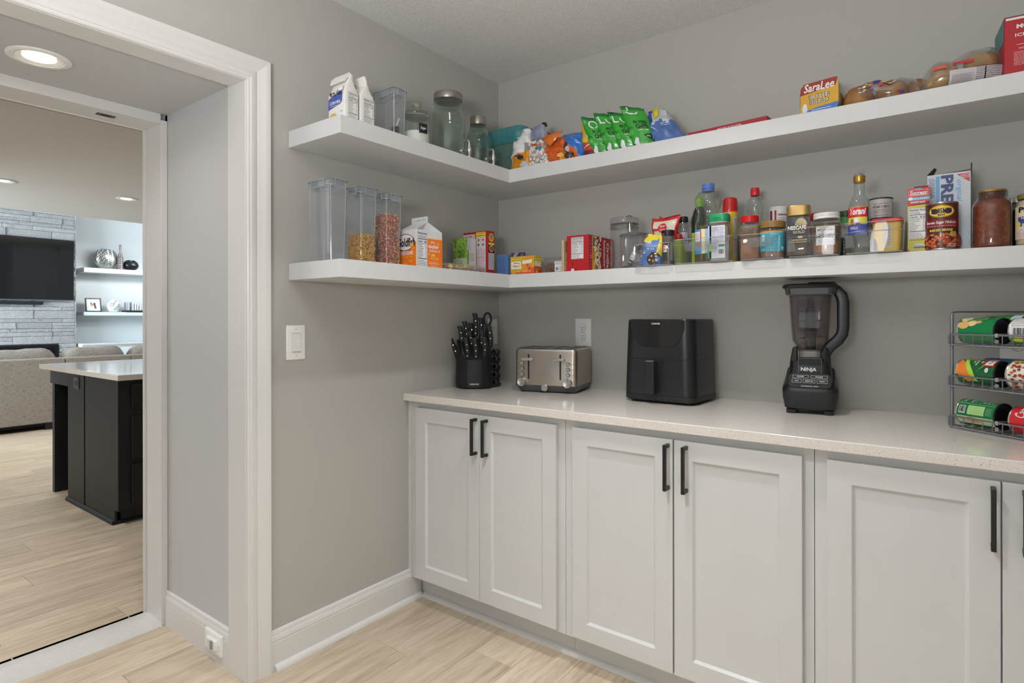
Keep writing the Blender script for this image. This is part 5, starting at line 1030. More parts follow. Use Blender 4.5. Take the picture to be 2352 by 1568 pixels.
for k,(x,y,z,L,r) in enumerate(((-.048,-.045,.002,.085,.027),(.040,-.045,.002,.085,.027),(-.048,.025,.002,.085,.027),(.040,.025,.002,.085,.027),(.048,-.032,.050,.078,.030),(-.040,-.028,.044,.066,.023))):
    rings=[[(x+ L/2*sin(pi*(f/10-.5)),y+a*max(.05,cos(pi*(f/10-.5)))**.5,z+r+b*max(.05,cos(pi*(f/10-.5)))**.5) for a,b in ell(2*r,2*r,16,pw=.85)] for f in range(11)]
    G().loft(rings,CR if k!=1 else CB).build('bun',t)
rings=[]
for f in range(0,21):
    u=f/20; x=-.105+.225*u; e=(1-abs(2*u-1)**4)**.5 if 0<u<1 else .15; hz=(.100+.030*u)*max(.25,e)*(1-.18*math.exp(-((u-.35)/.12)**2)); rings.append([(x,-.012+y*max(.35,e),max(.0005,hz/2+z+.004*noise.noise(Vector((x*40,y*40,z*40+4))))) for y,z in ell(.15,hz,22,pw=.7)])
G().loft(rings,M_WRAP).build('clear_wrap',t)
def w2(u,v,h):
    f=max(.02,min(.98,(u+.105)/.225)); ee=(1-abs(2*f-1)**4)**.5; hz=(.100+.030*f)*max(.25,ee)*(1-.18*math.exp(-((f-.35)/.12)**2)); b_=hz/2; z=max(-.97,min(.97,(v-b_)/b_)); D=.075*max(.35,ee)
    return (u,-.012-D*(1-abs(z)**2.857)**.35-.003-h,b_+z*b_+h*.5)
w2.flat=False; w2.nv=1
p=Pr(w2)
p.rect(-.040,.006,.085,.050,pm('#c9c3c6',.5),1,n=20); p.lines(-.034,.010,.02,.036,9,K,2,seed=3,fill=.4,ragged=.2); p.lines(.024,.012,.082,.054,9,pm('#3a2a30',.5),2,seed=9,fill=.45); p.rect(.044,.012,.047,.048,K,3)
p.rect(-.03,.066,.018,.074,C('#b8323a'),1,n=8); p.rect(-.078,.060,-.045,.070,C('#c9564a'),1,n=8); p.build('wrapper_print',t,fix=False)
g=G(); g.add([(.112,-.02,.060),(.130,-.025,.080),(.142,-.02,.076),(.138,-.018,.062),(.122,-.02,.046)],[(0,1,2,3,4)],C('#0f8a5a'),False); g.build('bag_clip',t,fix=False,sol=.003)
# salt box
t,w,d,h=carton('salt_box','tall red ice cream salt box cut by the right edge of the picture','food box',2.003,2.135,-.262,-.12,ZU+.0005,ZU+.166,pm('#b3262f',.45),rotz=6)
p=Pr(front(-d-.0003)); p.rect(-w+.003,h-.010,w,h-.004,W,1); p.text('MORTON',-.040,h-.036,.040,h-.024,W,1,bold=.04); p.lines(-.02,h-.045,.02,h-.041,1,W,1); p.text('ICE CREAM',-.043,h-.058,.043,h-.049,W,1,bold=.02); p.text('SALT',-.016,h-.070,.016,h-.061,W,1,bold=.02); p.rect(-.040,h-.0805,.04,h-.0795,W,1); p.text('HOW IT WORKS',-.035,h-.093,.035,h-.0885,W,1); p.lines(-.046,.028,.046,h-.098,11,C('#e8c0c2'),1,seed=3,fill=.4,ragged=.15); p.lines(-.055,.005,.055,.010,1,C('#e8c0c2'),1); p.build('front_print',t,fix=False)
p=Pr(flatmap((-w-.0003,0,0),(0,-1,0),(0,0,1),(-1,0,0))); p.rect(-d,h*.62,d,h-.001,C('#2a6a66'),1); p.lines(-d*.7,.05,d*.7,h*.55,6,C('#d8888c'),2,seed=6,fill=.3); p.build('side_print',t,fix=False)
g=G(); g.box(-w,w,-d+.001,d,h,h+.0012,C('#2f7a74')); g.build('teal_top',t)
# ---------------------------------------------------------------- lower shelf, along the left wall
keeper('tall empty clear food container at the left end of the lower shelf',.095,.22,-1.189,-1.122,ZL,.281)
t,w,d=keeper('tall clear container part filled with cereal rings, second from the left on the lower shelf',.14,.22,-1.063,-.990,ZL,.275)
RC=pm('#b98d4e',.75,bump=.2,bscale=60,gain=1.1); RC2=pm('#a5783c',.75,gain=1.1)
G().loft([at(rr(.060,.052,.006,2),.004),at(rr(.060,.052,.006,2),.098),at(rr(.05,.045,.006,2),.104)],pm('#7a5a30',.9,bump=.8,bscale=120)).build('cereal_core',t)
gr=random.Random(8); g=G()
def fill_points(n,w,d,h,gr,zt):
    for k in range(n):
        c=gr.random(); 
        if c<.45: yield (gr.uniform(-w,w),-d,gr.uniform(.006,h))
        elif c<.85: yield (w,gr.uniform(-d,d),gr.uniform(.006,h))
        else: yield (gr.uniform(-w,w)*.9,gr.uniform(-d,d)*.9,h+gr.uniform(0,zt))
for x,y,z in fill_points(480,.0330,.0295,.101,gr,.008):
    g.T=Matrix.Translation((x,y,z))@Euler((gr.random()*6,gr.random()*6,gr.random()*6)).to_matrix().to_4x4()
    rings=[[((.0046+.0019*cos(2*pi*j/5))*cos(2*pi*i/9),(.0046+.0019*cos(2*pi*j/5))*sin(2*pi*i/9),.0019*sin(2*pi*j/5)) for j in range(5)] for i in range(9)]; rings.append(rings[0])
    g.loft(rings,RC if gr.random()<.7 else RC2,False,False)
g.T=None; stuff(g.build('cereal_rings',t,fix=False))
t,w,d=keeper('tall clear container filled with multicoloured cereal flakes, left of the cracker carton',.135,.22,-.945,-.870,ZL,.271)
G().loft([at(rr(.066,.056,.006,2),.004),at(rr(.066,.056,.006,2),.186),at(rr(.05,.045,.006,2),.192)],pm('#a8524a',.9,bump=.8,bscale=120)).build('cereal_core',t)
FC=[pm(h,.7,gain=1.15) for h in ('#c9564f','#d1675c','#c9a05a','#d8b36a','#c65a50','#3f8f6c','#d97d3f','#b84450','#ddc07c')]
g=G(); gr=random.Random(9)
for x,y,z in fill_points(1000,.0360,.0310,.188,gr,.010):
    g.T=Matrix.Translation((x,y,z))@Euler((gr.random()*6,gr.random()*6,gr.random()*6)).to_matrix().to_4x4(); a,b,c=gr.uniform(.003,.006),gr.uniform(.002,.004),.0013
    g.add([(a,0,0),(0,b,0),(-a,0,0),(0,-b,0),(0,0,c),(0,0,-c)],[(0,1,4),(1,2,4),(2,3,4),(3,0,4),(1,0,5),(2,1,5),(3,2,5),(0,3,5)],FC[gr.choice((0,0,1,1,2,3,4,5,6,7,8,8,2))],False)
g.T=None; stuff(g.build('cereal_flakes',t,fix=False))
# gable-top cracker carton
OG=C('#e0711c'); t=thing('cracker_carton','large orange and white gable-top carton of cheddar crackers on the lower shelf','food carton',(.22,-.772,ZL+.0005)); w,d,hb,ht=.05,.070,.142,.192
wp=pm('#dcdde0',.5,name='white_carton')
g=G(); g.box(-w,w,-d,d,0,hb,wp); g.build('carton',t,bevel=.001)
g=G(); rz=hb+.037
g.add([(-w,-d,hb),(w,-d,hb),(w,d,hb),(-w,d,hb),(-w+.012,0,rz),(w-.012,0,rz)],[(0,1,5,4),(2,3,4,5)],wp)
g.add([(w,-d,hb),(w,d,hb),(w-.012,0,rz),(w-.034,0,hb+.010)],[(0,3,2),(1,2,3),(0,1,3)],wp); g.add([(-w,-d,hb),(-w,d,hb),(-w+.012,0,rz),(-w+.034,0,hb+.010)],[(0,2,3),(1,3,2),(0,3,1)],wp)
g.build('gable',t,fix=False,sol=.001)
G().box(-w+.002,w-.010,-.0016,.0016,rz-.003,ht+.008,wp).build('top_fin',t)
p=Pr(front(-.0018)); p.text('< TO OPEN',-.022,rz+.006,.002,rz+.011,K,1,bold=.02); p.lines(.008,rz+.004,.032,rz+.014,3,K,1,seed=3,fill=.4); p.build('fin_print',t,fix=False)
p=Pr(front(-d-.0006)); p.poly([(-w,0),(w,0),(w,.095),(.0,.085),(-w,.062)],OG,1); p.disc(-.012,.094,.052,.034,pm('#8e4a1a',.4,gain=1.2),2,n=36); p.disc(-.010,.095,.048,.030,W,3,n=36)
p.text('Goldfish',-.052,.078,.044,.112,pm('#2a1c18',.4),4,shear=.15,bold=.03); p.text('CHEDDAR',-.046,.046,.036,.062,W,4,bold=.03); p.text('BAKED WITH REAL CHEESE',-.036,.037,.030,.042,C('#f0c43a'),4); p.disc(.028,.083,.010,.007,C('#e8a53a'),5)
for u,v in ((-.005,.012),(.022,.022),(-.03,.018),(.035,.07)): p.disc(u,v,.009,.006,C('#d98a3a'),3); p.disc(u-.010,v+.003,.003,.005,C('#d98a3a'),3)
p.build('front_print',t,fix=False)
p=Pr(right(w+.0006)); p.rect(-d*.16,.0,d,.112,OG,1); p.rect(-d*.16,.112,d,.116,C('#ecb48a'),1); p.nutri(-d*.94,.0,-d*.18,.138,1,bg=pm('#e4e6ea',.5),cal='140')
p.text('you',.004,.090,.028,.103,W,2); p.text('cheddar',-.009,.076,.050,.090,W,2,bold=.03); p.text('believe it',.0,.061,.056,.074,W,2); p.poly([(.006,.034),(.030,.030),(.030,.048),(.024,.056),(.008,.052)],C('#ecb04a'),3); p.poly([(.008,.036),(.028,.032),(.028,.046),(.010,.046)],C('#d98a2f'),4)
for u,v in ((-.004,.052),(.045,.094),(.040,.036)): p.disc(u,v,.008,.0065,C('#d9913f'),3)
p.text('always baked with',.004,.021,.044,.0245,W,2); p.text('100% real cheddar cheese',-.004,.015,.052,.0195,W,2,bold=.02); p.lines(.006,.003,.042,.011,2,W,2,seed=4,fill=.4); p.build('side_print',t,fix=False)
# flat bag of wrapped sweets
t=thing('sweets_bag','clear flat bag of yellow and orange wrapped sweets lying by the cracker carton','snack bag',(.235,-.568,ZL+.0005),4)
gs=random.Random(2)
for k in range(20):
    g=G(); x,y=gs.uniform(-.05,.04),-.095+.19*k/19; cc=C(gs.choice(['#e3c63a','#e3c63a','#e8803a','#d84a2a','#e7d9b8'])); g.loft([[(a,b,c) for a,b in ell(w_,w_*.8,10)] for w_,c in ((.010,0),(.022,.006),(.022,.012),(.010,.018))],cc)
    o=g.build('sweet',t); o.location=(x,y,.002+.006*(k%2)); o.rotation_euler=(gs.uniform(-.3,.3),gs.uniform(-.3,.3),gs.random()*3)
rings=[]
for f in range(21):
    u=f/20; e=(1-abs(2*u-1)**5)**.5 if 0<u<1 else .15; rings.append([(x,-.116+.232*u,max(.0003,.0155+z*max(.2,e)+.002*noise.noise(Vector((x*60,u*16,z*60))))) for x,z in ell(.125,.031,18,pw=.7)])
G().loft(rings,M_WRAP).build('clear_wrap',t)
# tea box, cocoa box
def m_grass(nt,N,L,b):
    n=tex(N,L,'Noise',60,(1,1,.5),Detail=4.0,Distortion=1.5); L.new(ramp(N,L,n.outputs['Fac'],[(.3,'#4f7a24'),(.5,'#86b23e'),(.7,'#b7d47a')]),b.inputs['Base Color'])
t,w,d,h=carton('tea_box','green and white tea box in front of the red cocoa box','food box',.055,.140,-.405,-.345,ZL+.0005,ZL+.170,nodemat('green_leaf_print',m_grass,.45))
G().box(w*.2,w+.0004,-d+.012,d+.0004,.002,h-.001,pm('#dcd8da',.5)).build('white_side_panel',t)
p=Pr(front(-d-.0003)); p.rect(-w+.001,.004,w-.001,.075,pm('#c3cdb4',.5),1); p.lines(-w*.85,.080,w*.6,.092,2,K,2,seed=2,fill=.4); p.lines(-w*.4,.10,w*.5,.113,2,C('#2f4f1c'),2,fill=.6); p.lines(-w*.8,.045,w*.7,.070,4,pm('#2a3a1c',.5),2,seed=5,fill=.4,ragged=.3); p.lines(-w*.8,.012,w*.2,.03,2,C('#5a6a4c'),2,seed=6,fill=.3); p.build('front_print',t,fix=False)
p=Pr(right(w+.0012)); p.rect(-d,.112,-d*.2,h,C('#b0b5c0'),1); p.lines(-d*.6,.062,d*.6,.10,5,pm('#6a4a5a',.5),2,seed=7,fill=.35); p.lines(-d*.3,.03,d*.4,.04,1,C('#b0402a'),2); p.lines(-d*.4,.006,d*.4,.026,3,pm('#5a3a5a',.5),2,seed=9,fill=.3); p.build('side_print',t,fix=False)
CRD=pm('#b51f24',.42,name='red_carton')
t,w,d,h=carton('cocoa_box','tall red hot cocoa box with text panels, near the shelf corner','food box',.050,.200,-.330,-.284,ZL+.0005,ZL+.203,CRD)
p=Pr(front(-d-.0003)); p.rect(.004,.030,.062,h-.012,pm('#d9d0d4',.5),1); p.rect(-.072,.03,-.002,h-.010,pm('#d9d3d5',.5),1); p.rect(.004,h-.028,.062,h-.004,C('#e2c43a'),2); p.lines(.012,h-.013,.054,h-.007,1,C('#a01f22'),3); p.lines(.010,h-.024,.056,h-.016,1,K,3)
for u in (.020,.046): p.disc(u,h-.040,.005,.005,C('#c23a3c'),2); p.disc(u,h-.062,.006,.005,C('#2f6a5a'),2)
p.lines(.008,.034,.058,.125,11,C('#b0656a'),2,seed=4,fill=.35,ragged=.25); p.lines(.008,.080,.058,.083,1,K,2); p.lines(-.068,.036,-.008,h-.05,12,K,2,seed=14,fill=.35,ragged=.3); p.text('Nutrition Facts',-.066,h-.024,-.02,h-.016,K,2,bold=.02); p.rect(.040,.006,.062,.026,W,2); p.rect(.044,.013,.049,.022,C('#1f6a5a'),3); p.ring(.054,.0175,.0045,.005,.0016,C('#1f6a5a'),3); p.lines(.044,.008,.058,.011,1,K,3); p.build('front_print',t,fix=False)
p=Pr(right(w+.0004)); p.disc(.0,h-.030,.019,.020,C('#d6a52f'),1); p.disc(.0,h-.022,.013,.006,C('#4a8ab0'),2); p.lines(-.011,h-.040,.011,h-.027,2,C('#c0392b'),3,fill=.8); p.rect(-.020,h-.098,.020,h-.054,C('#1d1512'),1); p.rect(-.020,h-.064,.020,h-.054,C('#e2c43a'),2); p.disc(.0,h-.080,.015,.015,C('#d8d3cc'),2); p.disc(.0,h-.080,.012,.012,C('#8a4a22'),3); p.rect(-.020,.026,.020,h-.102,pm('#c9cbd0',.5),1); p.lines(-.017,.03,.017,h-.106,13,K,2,seed=8,fill=.35); p.build('side_print',t,fix=False)
# ---------------------------------------------------------------- lower shelf, along the back wall
t,w,d,h=carton('blue_carton','small light blue food box in the shelf corner right of the cocoa box','food box',.205,.266,-.270,-.235,ZL+.0005,ZL+.095,pm('#5a7fb5',.45))
p=Pr(front(-d-.0003)); p.lines(-w*.85,.006,w*.8,.088,15,C('#2f4a86'),1,seed=3,fill=.4,ragged=.25); p.build('front_print',t,fix=False)
p=Pr(flatmap((-w-.0003,0,0),(0,-1,0),(0,0,1),(-1,0,0))); p.rect(-d,.06,d,.078,C('#1f7a5a'),1); p.disc(0,.03,d*.9,.024,C('#d98a4a'),1); p.build('side_print',t,fix=False)
t,w,d,h=carton('vitamin_box','yellow and orange vitamin drink mix box behind the shelf corner','food box',.274,.406,-.260,-.200,ZL+.0005,ZL+.083,pm('#d9b23a',.42))
p=Pr(front(-d-.0003)); p.poly([(-.066,.0),(.066,.0),(.066,.030),(.024,.024),(-.02,.012),(-.066,.010)],C('#d4521e'),1); p.poly([(.004,.010),(.052,.010),(.056,.066),(.002,.062)],C('#e38a2f'),2); p.poly([(.004,.046),(.054,.050),(.056,.066),(.002,.062)],C('#e8dcc0'),3); p.poly([(-.060,.026),(-.002,.026),(-.006,.060),(-.060,.060)],C('#f0e6cf'),2)
p.text('emergen-C',-.060,.060,.0,.075,C('#c9861c'),4,shear=.2,bold=.06); p.text('emergen-C',-.060,.0605,.0,.0755,C('#f2d64a'),5,shear=.2,bold=.02); p.text('1000mg',-.046,.047,-.012,.055,C('#b5402a'),4,bold=.02); p.text('Vitamin C',-.050,.034,-.008,.044,C('#b5402a'),4,bold=.02); p.text('Super Orange',-.022,.010,.024,.016,W,4,bold=.02)
p.disc(.032,.040,.009,.009,C('#c23a24'),4); p.disc(.042,.026,.011,.011,C('#c23a24'),4); p.ring(.032,.040,.007,.007,.001,W,5); p.ring(.042,.026,.009,.009,.001,W,5); p.disc(-.048,.008,.014,.009,C('#e39a3a'),3); p.rect(.016,.073,.064,.081,C('#e08a3a'),3); p.poly([(-.064,.006),(-.056,.012),(-.052,.008)],C('#2f6a3a'),4); p.build('front_print',t,fix=False)
p=Pr(right(w+.0004)); p.rect(-d,0,d,.034,C('#c24a22'),1); p.text('emergen-C',-.024,.062,.022,.072,C('#f2d64a'),2,bold=.04); p.rect(-.024,.036,.022,.058,C('#ead9c0'),1); p.text('1000mg',-.014,.048,.012,.055,C('#b5402a'),2); p.text('Super Orange',-.016,.022,.016,.027,W,2); p.disc(.012,.012,.010,.010,C('#c23a24'),2); p.disc(-.010,.012,.009,.008,C('#e39a3a'),2); p.build('side_print',t,fix=False)
b=Bag(.105,.118,.07,lambda x,z,s:FOIL('#5a3a66') if not(.62<z<.98 and -.4<x<.1) else FOIL('#b5bccb'),41,.010,base=.9,top=.15,wtop=.7)
t=thing('purple_bag','crumpled purple snack bag behind the vitamin box','snack bag',(.225,-.13,ZL+.0005)); b.build('pouch',t)
p=b.pr(); p.lines(-.03,.05,.03,.065,2,W,1); p.build('print',t,fix=False)
t=thing('nut_tub','clear plastic tub of brown nuts with a white label','tub',(.494,-.195,ZL+.0005))
def nt_(z,s): return at(rr(.105-2*s,.095-2*s,.012,4),z)
G().loft([nt_(0,.010),nt_(.004,.007),nt_(.060,.001),nt_(.062,-.002),nt_(.066,-.002)],M_CLR,True,False).build('tub_body',t); G().loft([nt_(.0655,-.003),nt_(.069,-.003),nt_(.070,.002)],M_CLR,False,True).build('lid',t)
g=G(); gn=random.Random(6); NB=[pm('#6a4a38',.6,gain=1.1),pm('#7d5a44',.6,gain=1.1)]
for k in range(90): g.T=Matrix.Translation((gn.uniform(-.042,.042),gn.choice((-.038,-.036,gn.uniform(-.03,.03))),gn.uniform(.009,.042))); g.lathe([(0,-.007),(.005,-.005),(.007,0),(.005,.005),(0,.007)],NB[k%2],8)
g.T=None; stuff(g.build('nuts',t)); 
p=Pr(front(-.0478)); p.rect(.010,.006,.048,.050,W,1); p.lines(.013,.036,.045,.047,3,K,2,seed=2,fill=.4); p.barcode(.014,.010,.030,.026,W,K,2,n=6); p.lines(.033,.010,.046,.028,4,C('#a0656a'),2); p.build('label',t,fix=False)
t,w,d,h=carton('cracker_box','thin cream coloured box standing edge-on beside the red popcorn box','food box',.5515,.5625,-.262,-.06,ZL+.0005,ZL+.137,pm('#cdb98a',.5)); p=Pr(front(-d-.0003)); p.lines(-.0012,.01,.0012,h-.01,30,pm('#6a5a3a',.5),1,seed=2,fill=.6); p.build('spine_print',t,fix=False)
t,w,d,h=carton('mix_box','dark brown and light blue box squeezed beside the red popcorn box','food box',.5635,.5745,-.245,-.06,ZL+.0005,ZL+.132,pm('#5fa0bb',.45)); p=Pr(front(-d-.0003)); p.rect(-w,.085,w,h,C('#3a2a1e'),1); p.rect(-w,.0,w,.055,C('#b5252c'),1); p.lines(-w*.6,.01,w*.6,.05,4,W,2,fill=.9); p.build('front_print',t,fix=False)
t,w,d,h=carton('popcorn_box','large red popcorn box with white nutrition panel and popcorn picture','food box',.5765,.683,-.262,-.050,ZL+.0005,ZL+.152,pm('#b81c22',.4))
p=Pr(front(-d-.0003)); p.nutri(-.030,.052,.030,h-.008,1,bg=pm('#e6e6e8',.5),cal='170   30'); p.rect(-.030,.0,-.016,.012,W,1); p.ring(-.022,.032,.006,.005,.0012,K,1); p.rect(-.010,.008,-.004,.012,K,1); p.build('front_print',t,fix=False)
p=Pr(right(w+.0004)); p.rect(-d,0,-d+.030,h,C('#9a2034'),1); p.rect(-d+.030,0,-d+.058,h-.004,C('#d9a02f'),1); p.text('BUTTER',-d+.036,.045,-d+.050,.10,C('#b5401c'),2,rot=90,bold=.02)
gp=random.Random(12)
for k in range(90): u,v=-d+.052+gp.random()*.050,gp.random()*.147; p.disc(u,v,gp.uniform(.005,.010),gp.uniform(.004,.007),C(gp.choice(['#efe6cf','#e6d5a8','#f3ecdc','#d9bf82'])),2+k%4,n=9)
p.rect(-d+.103,0,d,h-.002,C('#a81c24'),6); p.text('Orville',-d+.150,.02,-d+.174,.13,W,8,rot=-90,bold=.03); p.text("Redenbacher's",-d+.122,.008,-d+.142,.138,W,8,rot=-90,bold=.02); p.lines(-d+.185,.01,-d+.20,.14,2,C('#d89aa0'),8,vert=True); p.rect(-d+.036,.105,-d+.050,.142,C('#2f4f8a'),3); p.text('12',-d+.012,.055,-d+.024,.068,W,2); p.lines(-d+.006,.01,-d+.022,.13,10,C('#d0787f'),2,seed=4,fill=.3); p.build('side_print',t,fix=False)
# clamp jar
t=rd('clamp_jar','tall clear jar with a wire clamp lid behind the oval canister','jar',.806,-.180,ZL+.0005,[('jar_body',[(.050,0),(.056,.004),(.0575,.012),(.0575,.178),(.055,.186),(.054,.190)],M_CLR),('lid',[(.054,.190),(.0595,.191),(.061,.195),(.061,.208),(.058,.213),(.04,.215),(0,.2155)],M_CLR),('gasket',[(.0555,.187),(.0590,.1875),(.0590,.1905),(.0555,.191)],clear('#c9c9cc',.4,'#9a9a9c')),('collar',[(.0572,.170),(.0590,.171),(.0590,.178),(.0572,.179)],clear('#e0e0e0',.2,'#c0c0c0'))])
g=G(); a=R(camang(.806,-.18)+18); ca,sa_=cos(a),sin(a); P=lambda q,z,s_=0:(q*ca-s_*sa_,q*sa_+s_*ca,z)
for s_ in (-.011,.011): g.tube([P(.060,.205,s_),P(.064,.200,s_),P(.066,.175,s_*.9),P(.062,.166,s_*.6)],.0016,M_STEEL,6)
g.tube([P(.061,.213,-.011),P(.062,.216,0),P(.061,.213,.011)],.002,M_STEEL,6); g.tube([P(.066,.185),P(.067,.165),P(.069,.150),P(.066,.146)],[.002,.004,.0035,.002],M_CHROME,8); g.tube([P(.0585,.174,.0585*sin(q)) if 0 else (.0588*cos(a+q),.0588*sin(a+q),.1745) for q in [2*pi*k/30 for k in range(30)]],.0014,M_STEEL,5,True); g.build('wire_clamp',t)
# oval canister
t=thing('oval_canister','short clear oval canister with a knob lid holding a dark tube','canister',(.879,-.240,ZL+.0005))
def ov(z,s): return at(ell(.116-2*s,.10-2*s,36),z)
G().loft([ov(.0005,.006),ov(.004,.002),ov(.014,0),ov(.128,0)],M_CLR,True,False).build('canister_body',t); G().loft([ov(.127,-.001),ov(.131,-.003),ov(.136,-.002),ov(.138,.006)],clear('#c9c9d2',.25,'#85858f'),False,True).build('lid',t)
G().loft([ov(.002,.004),ov(.009,.002)],clear('#a5a0ab',.4,'#77727d')).build('thick_base',t)
G().lathe([(.008,.138),(.006,.144),(.012,.150),(.0145,.156),(.0135,.161),(.009,.1635),(0,.164)],M_GLASS,20).build('knob',t)
o=G().tube([(-.010,-.018,.012),(.026,-.02,.082)],[.012,.0125],pm('#33384a',.35),14).tube([(.026,-.02,.082),(.031,-.02,.092)],[.010,.008],pm('#23304a',.4),12).build('tube',t)
dv=Vector((.036,-.002,.070)).normalized(); sv=Vector((dv.z,0,-dv.x)); bo=Vector((.008,-.019,.047)); p=Pr(lambda u,v,h:tuple(bo+dv*v+sv*u+Vector((0,-.0130+u*u*35-h,0)))); p.rect(-.010,-.016,.010,.016,W,1,n=6); p.lines(-.008,.002,.008,.012,2,K,2,seed=3,fill=.6); p.lines(-.008,-.012,.008,-.006,1,K,2); p.lines(-.008,-.032,.006,-.022,1,W,2); p.build('tube_label',t,fix=False)
G().box(.004,.034,-.012,.02,.011,.028,pm('#a0505a',.6)).build('red_packet',t)
# clear bins standing over the shelf edge
def bin_(label,x0,x1,h,yf=-.326,yb=-.055,hh='notch'):
    t=thing('clear_bin',label,'storage bin',((x0+x1)/2,(yf+yb)/2,ZL+.0006),0,'clear fridge bins on the lower shelf'); w,d=x1-x0,yb-yf
    def q(z,s=0,r=.012): return at(rr(w-2*s,d-2*s,r,4),z)
    G().loft([q(0,.008),q(.003,.004),q(.02,.002),q(h-.004,0),q(h,-.002),q(h+.001,.001)],M_BIN,True,False).build('bin_wall',t); G().loft([q(.0035,.006),q(h-.003,.002)],clear('#fdfdfd',.0,'#d0d0d0',.4,.03,.01,4),True,False).build('inner_wall',t)
    g=G(); g.tube([(x,y,h) for x,y in rr(w-.001,d-.001,.012,3)],.0013,clear('#eef2f2',.28,'#dfe4e4',.8,.04,.15,2),5,True); g.tube([(x,y,.002) for x,y in rr(w-.012,d-.012,.01,3)],.0013,clear('#e3e6e6',.3,'#c9cece',.8,.04,.12,2),5,True); g.build('rim_bead',t)
    M_HD=clear('#eef1f1',.10,'#d5dada',.7,.03,.06,2.2)
    g=G(); yq=-d/2
    if hh=='notch': g.loft([[(x,yq-o_,z) for x,z in ((-w*.30,h*.86),(-w*.24,h*.52),(w*.24,h*.52),(w*.30,h*.86))] for o_ in (.0,.0016)],M_HD,smooth=False); g.tube([(-w*.48,yq-.001,h*.80),(-w*.30,yq-.001,h*.78),(-w*.24,yq-.001,h*.50),(w*.24,yq-.001,h*.50),(w*.30,yq-.001,h*.78),(w*.48,yq-.001,h*.80)],.0011,M_HD,5)
    else: g.tube([(-w*.48,yq-.001,h*.70),(w*.48,yq-.001,h*.70)],.0011,M_HD,5); g.loft([[(x,yq-o_,z) for x,z in ((-w*.46,h*.2),(-w*.46,h*.6),(-w*.34,h*.6),(-w*.30,h*.2))] for o_ in (0,.0014)],M_HD,smooth=False)
    g.build('front_grip',t); return t
bin_('clear bin holding the blue chocolate bag and the black-lidded spice jar',.915,1.066,.082,hh='lug')
bin_('widest clear bin, holding the oil bottle and the green-lidded shaker',1.070,1.284,.088)
bin_('clear bin holding the red-lidded cinnamon jar and the peanut butter',1.304,1.450,.086)
bin_('clear bin holding the instant coffee jar and the honey jar',1.457,1.612,.093,hh='plain')
bin_('clear bin holding the syrup bottle and the yellow tub, rightmost of the bins',1.622,1.780,.094,hh='lug')
ZB=ZL+.0048
# things in bin one
b=Bag(.092,.118,.045,lambda x,z,s:FOIL('#d8c22f') if z>.80+.1*x or (x>.55 and z>.3) else FOIL('#4a7cc4'),51,.006,shx=.10,base=.9,top=.1,wtop=.8)
t=thing('chocolate_bag','blue and yellow bag of chocolate nut bites in the first clear bin','snack bag',(.965,-.285,ZB),-4,rot=(0,R(8),R(-4))); b.build('pouch',t)
p=b.pr(); p.disc(.018,.026,.026,.026,C('#3a2620'),2)
for u,v in ((.010,.036),(.028,.036),(.020,.018),(.034,.022),(.006,.020),(.024,.046)): p.disc(u,v,.0045,.0035,C('#d9c09a'),3,n=10)
p.text('DARK',-.026,.082,-.004,.091,W,2,rot=0,bold=.03); p.text('CHOCOLATE',-.026,.070,.022,.079,W,2,bold=.02); p.text('BITES',-.018,.060,.012,.067,W,2); p.disc(-.024,.045,.005,.004,C('#d8a03a'),3); p.disc(-.034,.032,.004,.004,C('#d8a03a'),3); p.build('print',t,fix=False)
b=Bag(.10,.135,.05,lambda x,z,s:FOIL('#b8242a',.4) if z>.90 or abs(x)>.80 else FOIL('#cfc3b0',.45),52,.006,shx=.02,base=.7,top=.06,wtop=1.25,wmid=.95,ztop=lambda x:.006*abs(x))
t=thing('mix_pouch','cream muffin mix pouch with a red border and round red badge','food pouch',(.985,-.190,ZL+.06),-6); b.build('pouch',t)
p=b.pr(); p.disc(-.002,.095,.019,.019,C('#b8242a'),2); p.text('Betty',-.013,.097,.011,.107,W,3,shear=.3,bold=.02); p.text('Crocker',-.014,.086,.012,.094,W,3,shear=.2); p.rect(-.05,.086,-.02,.094,C('#b8242a'),1); p.text('Blueberry',-.012,.058,.045,.068,K,2,bold=.02); p.lines(.010,.046,.040,.051,1,K,2); p.disc(.02,.02,.02,.012,C('#b57a3a'),2); p.build('print',t,fix=False)
G().add([(-.024,-.0,.130),(.006,.0,.132),(-.024,.0,.148)],[(0,1,2)],FOIL('#b8242a',.4)).build('torn_corner',t,fix=False,sol=.001)
def capribs(g,r,z0,z1,m,n=36): 
    for k in range(n): a=2*pi*k/n; g.tube([(r*cos(a),r*sin(a),z0),(r*cos(a),r*sin(a),z1)],.0006,m,4)
def spice(label,x,y,zb,r,h,lidh,lidc,fillm,fillh,body=None,name='spice_jar',rl=None,cat='spice jar',shoulder=.008,group=None):
    rl=rl or r*.98
    t=rd(name,label,cat,x,y,zb,[('jar_body',[(r*.93,.0005),(r,.003),(r,h-lidh-shoulder*1.6),(r*.96,h-lidh-shoulder*.7),(rl*.92,h-lidh)],body or M_CLR),('contents',[(r*.9,.002),(r*.965,.004),(r*.965,fillh),(0,fillh+.001)],fillm),('lid',[(rl*.98,h-lidh),(rl,h-lidh+.001),(rl,h-.002),(rl*.95,h),(0,h)],pm(lidc,.35,gain=1.15))],group)
    g=G(); capribs(g,rl,h-lidh+.001,h-.003,pm(lidc,.35,gain=1.15)); g.build('lid_ribs',t); return t
x,y=1.036,-.282; t=spice('spice jar with a black lid in the first clear bin',x,y,ZB,.0235,.128,.020,'#17181a',pm('#5a4642',.7,bump=.5,bscale=200,gain=1.15),.105)
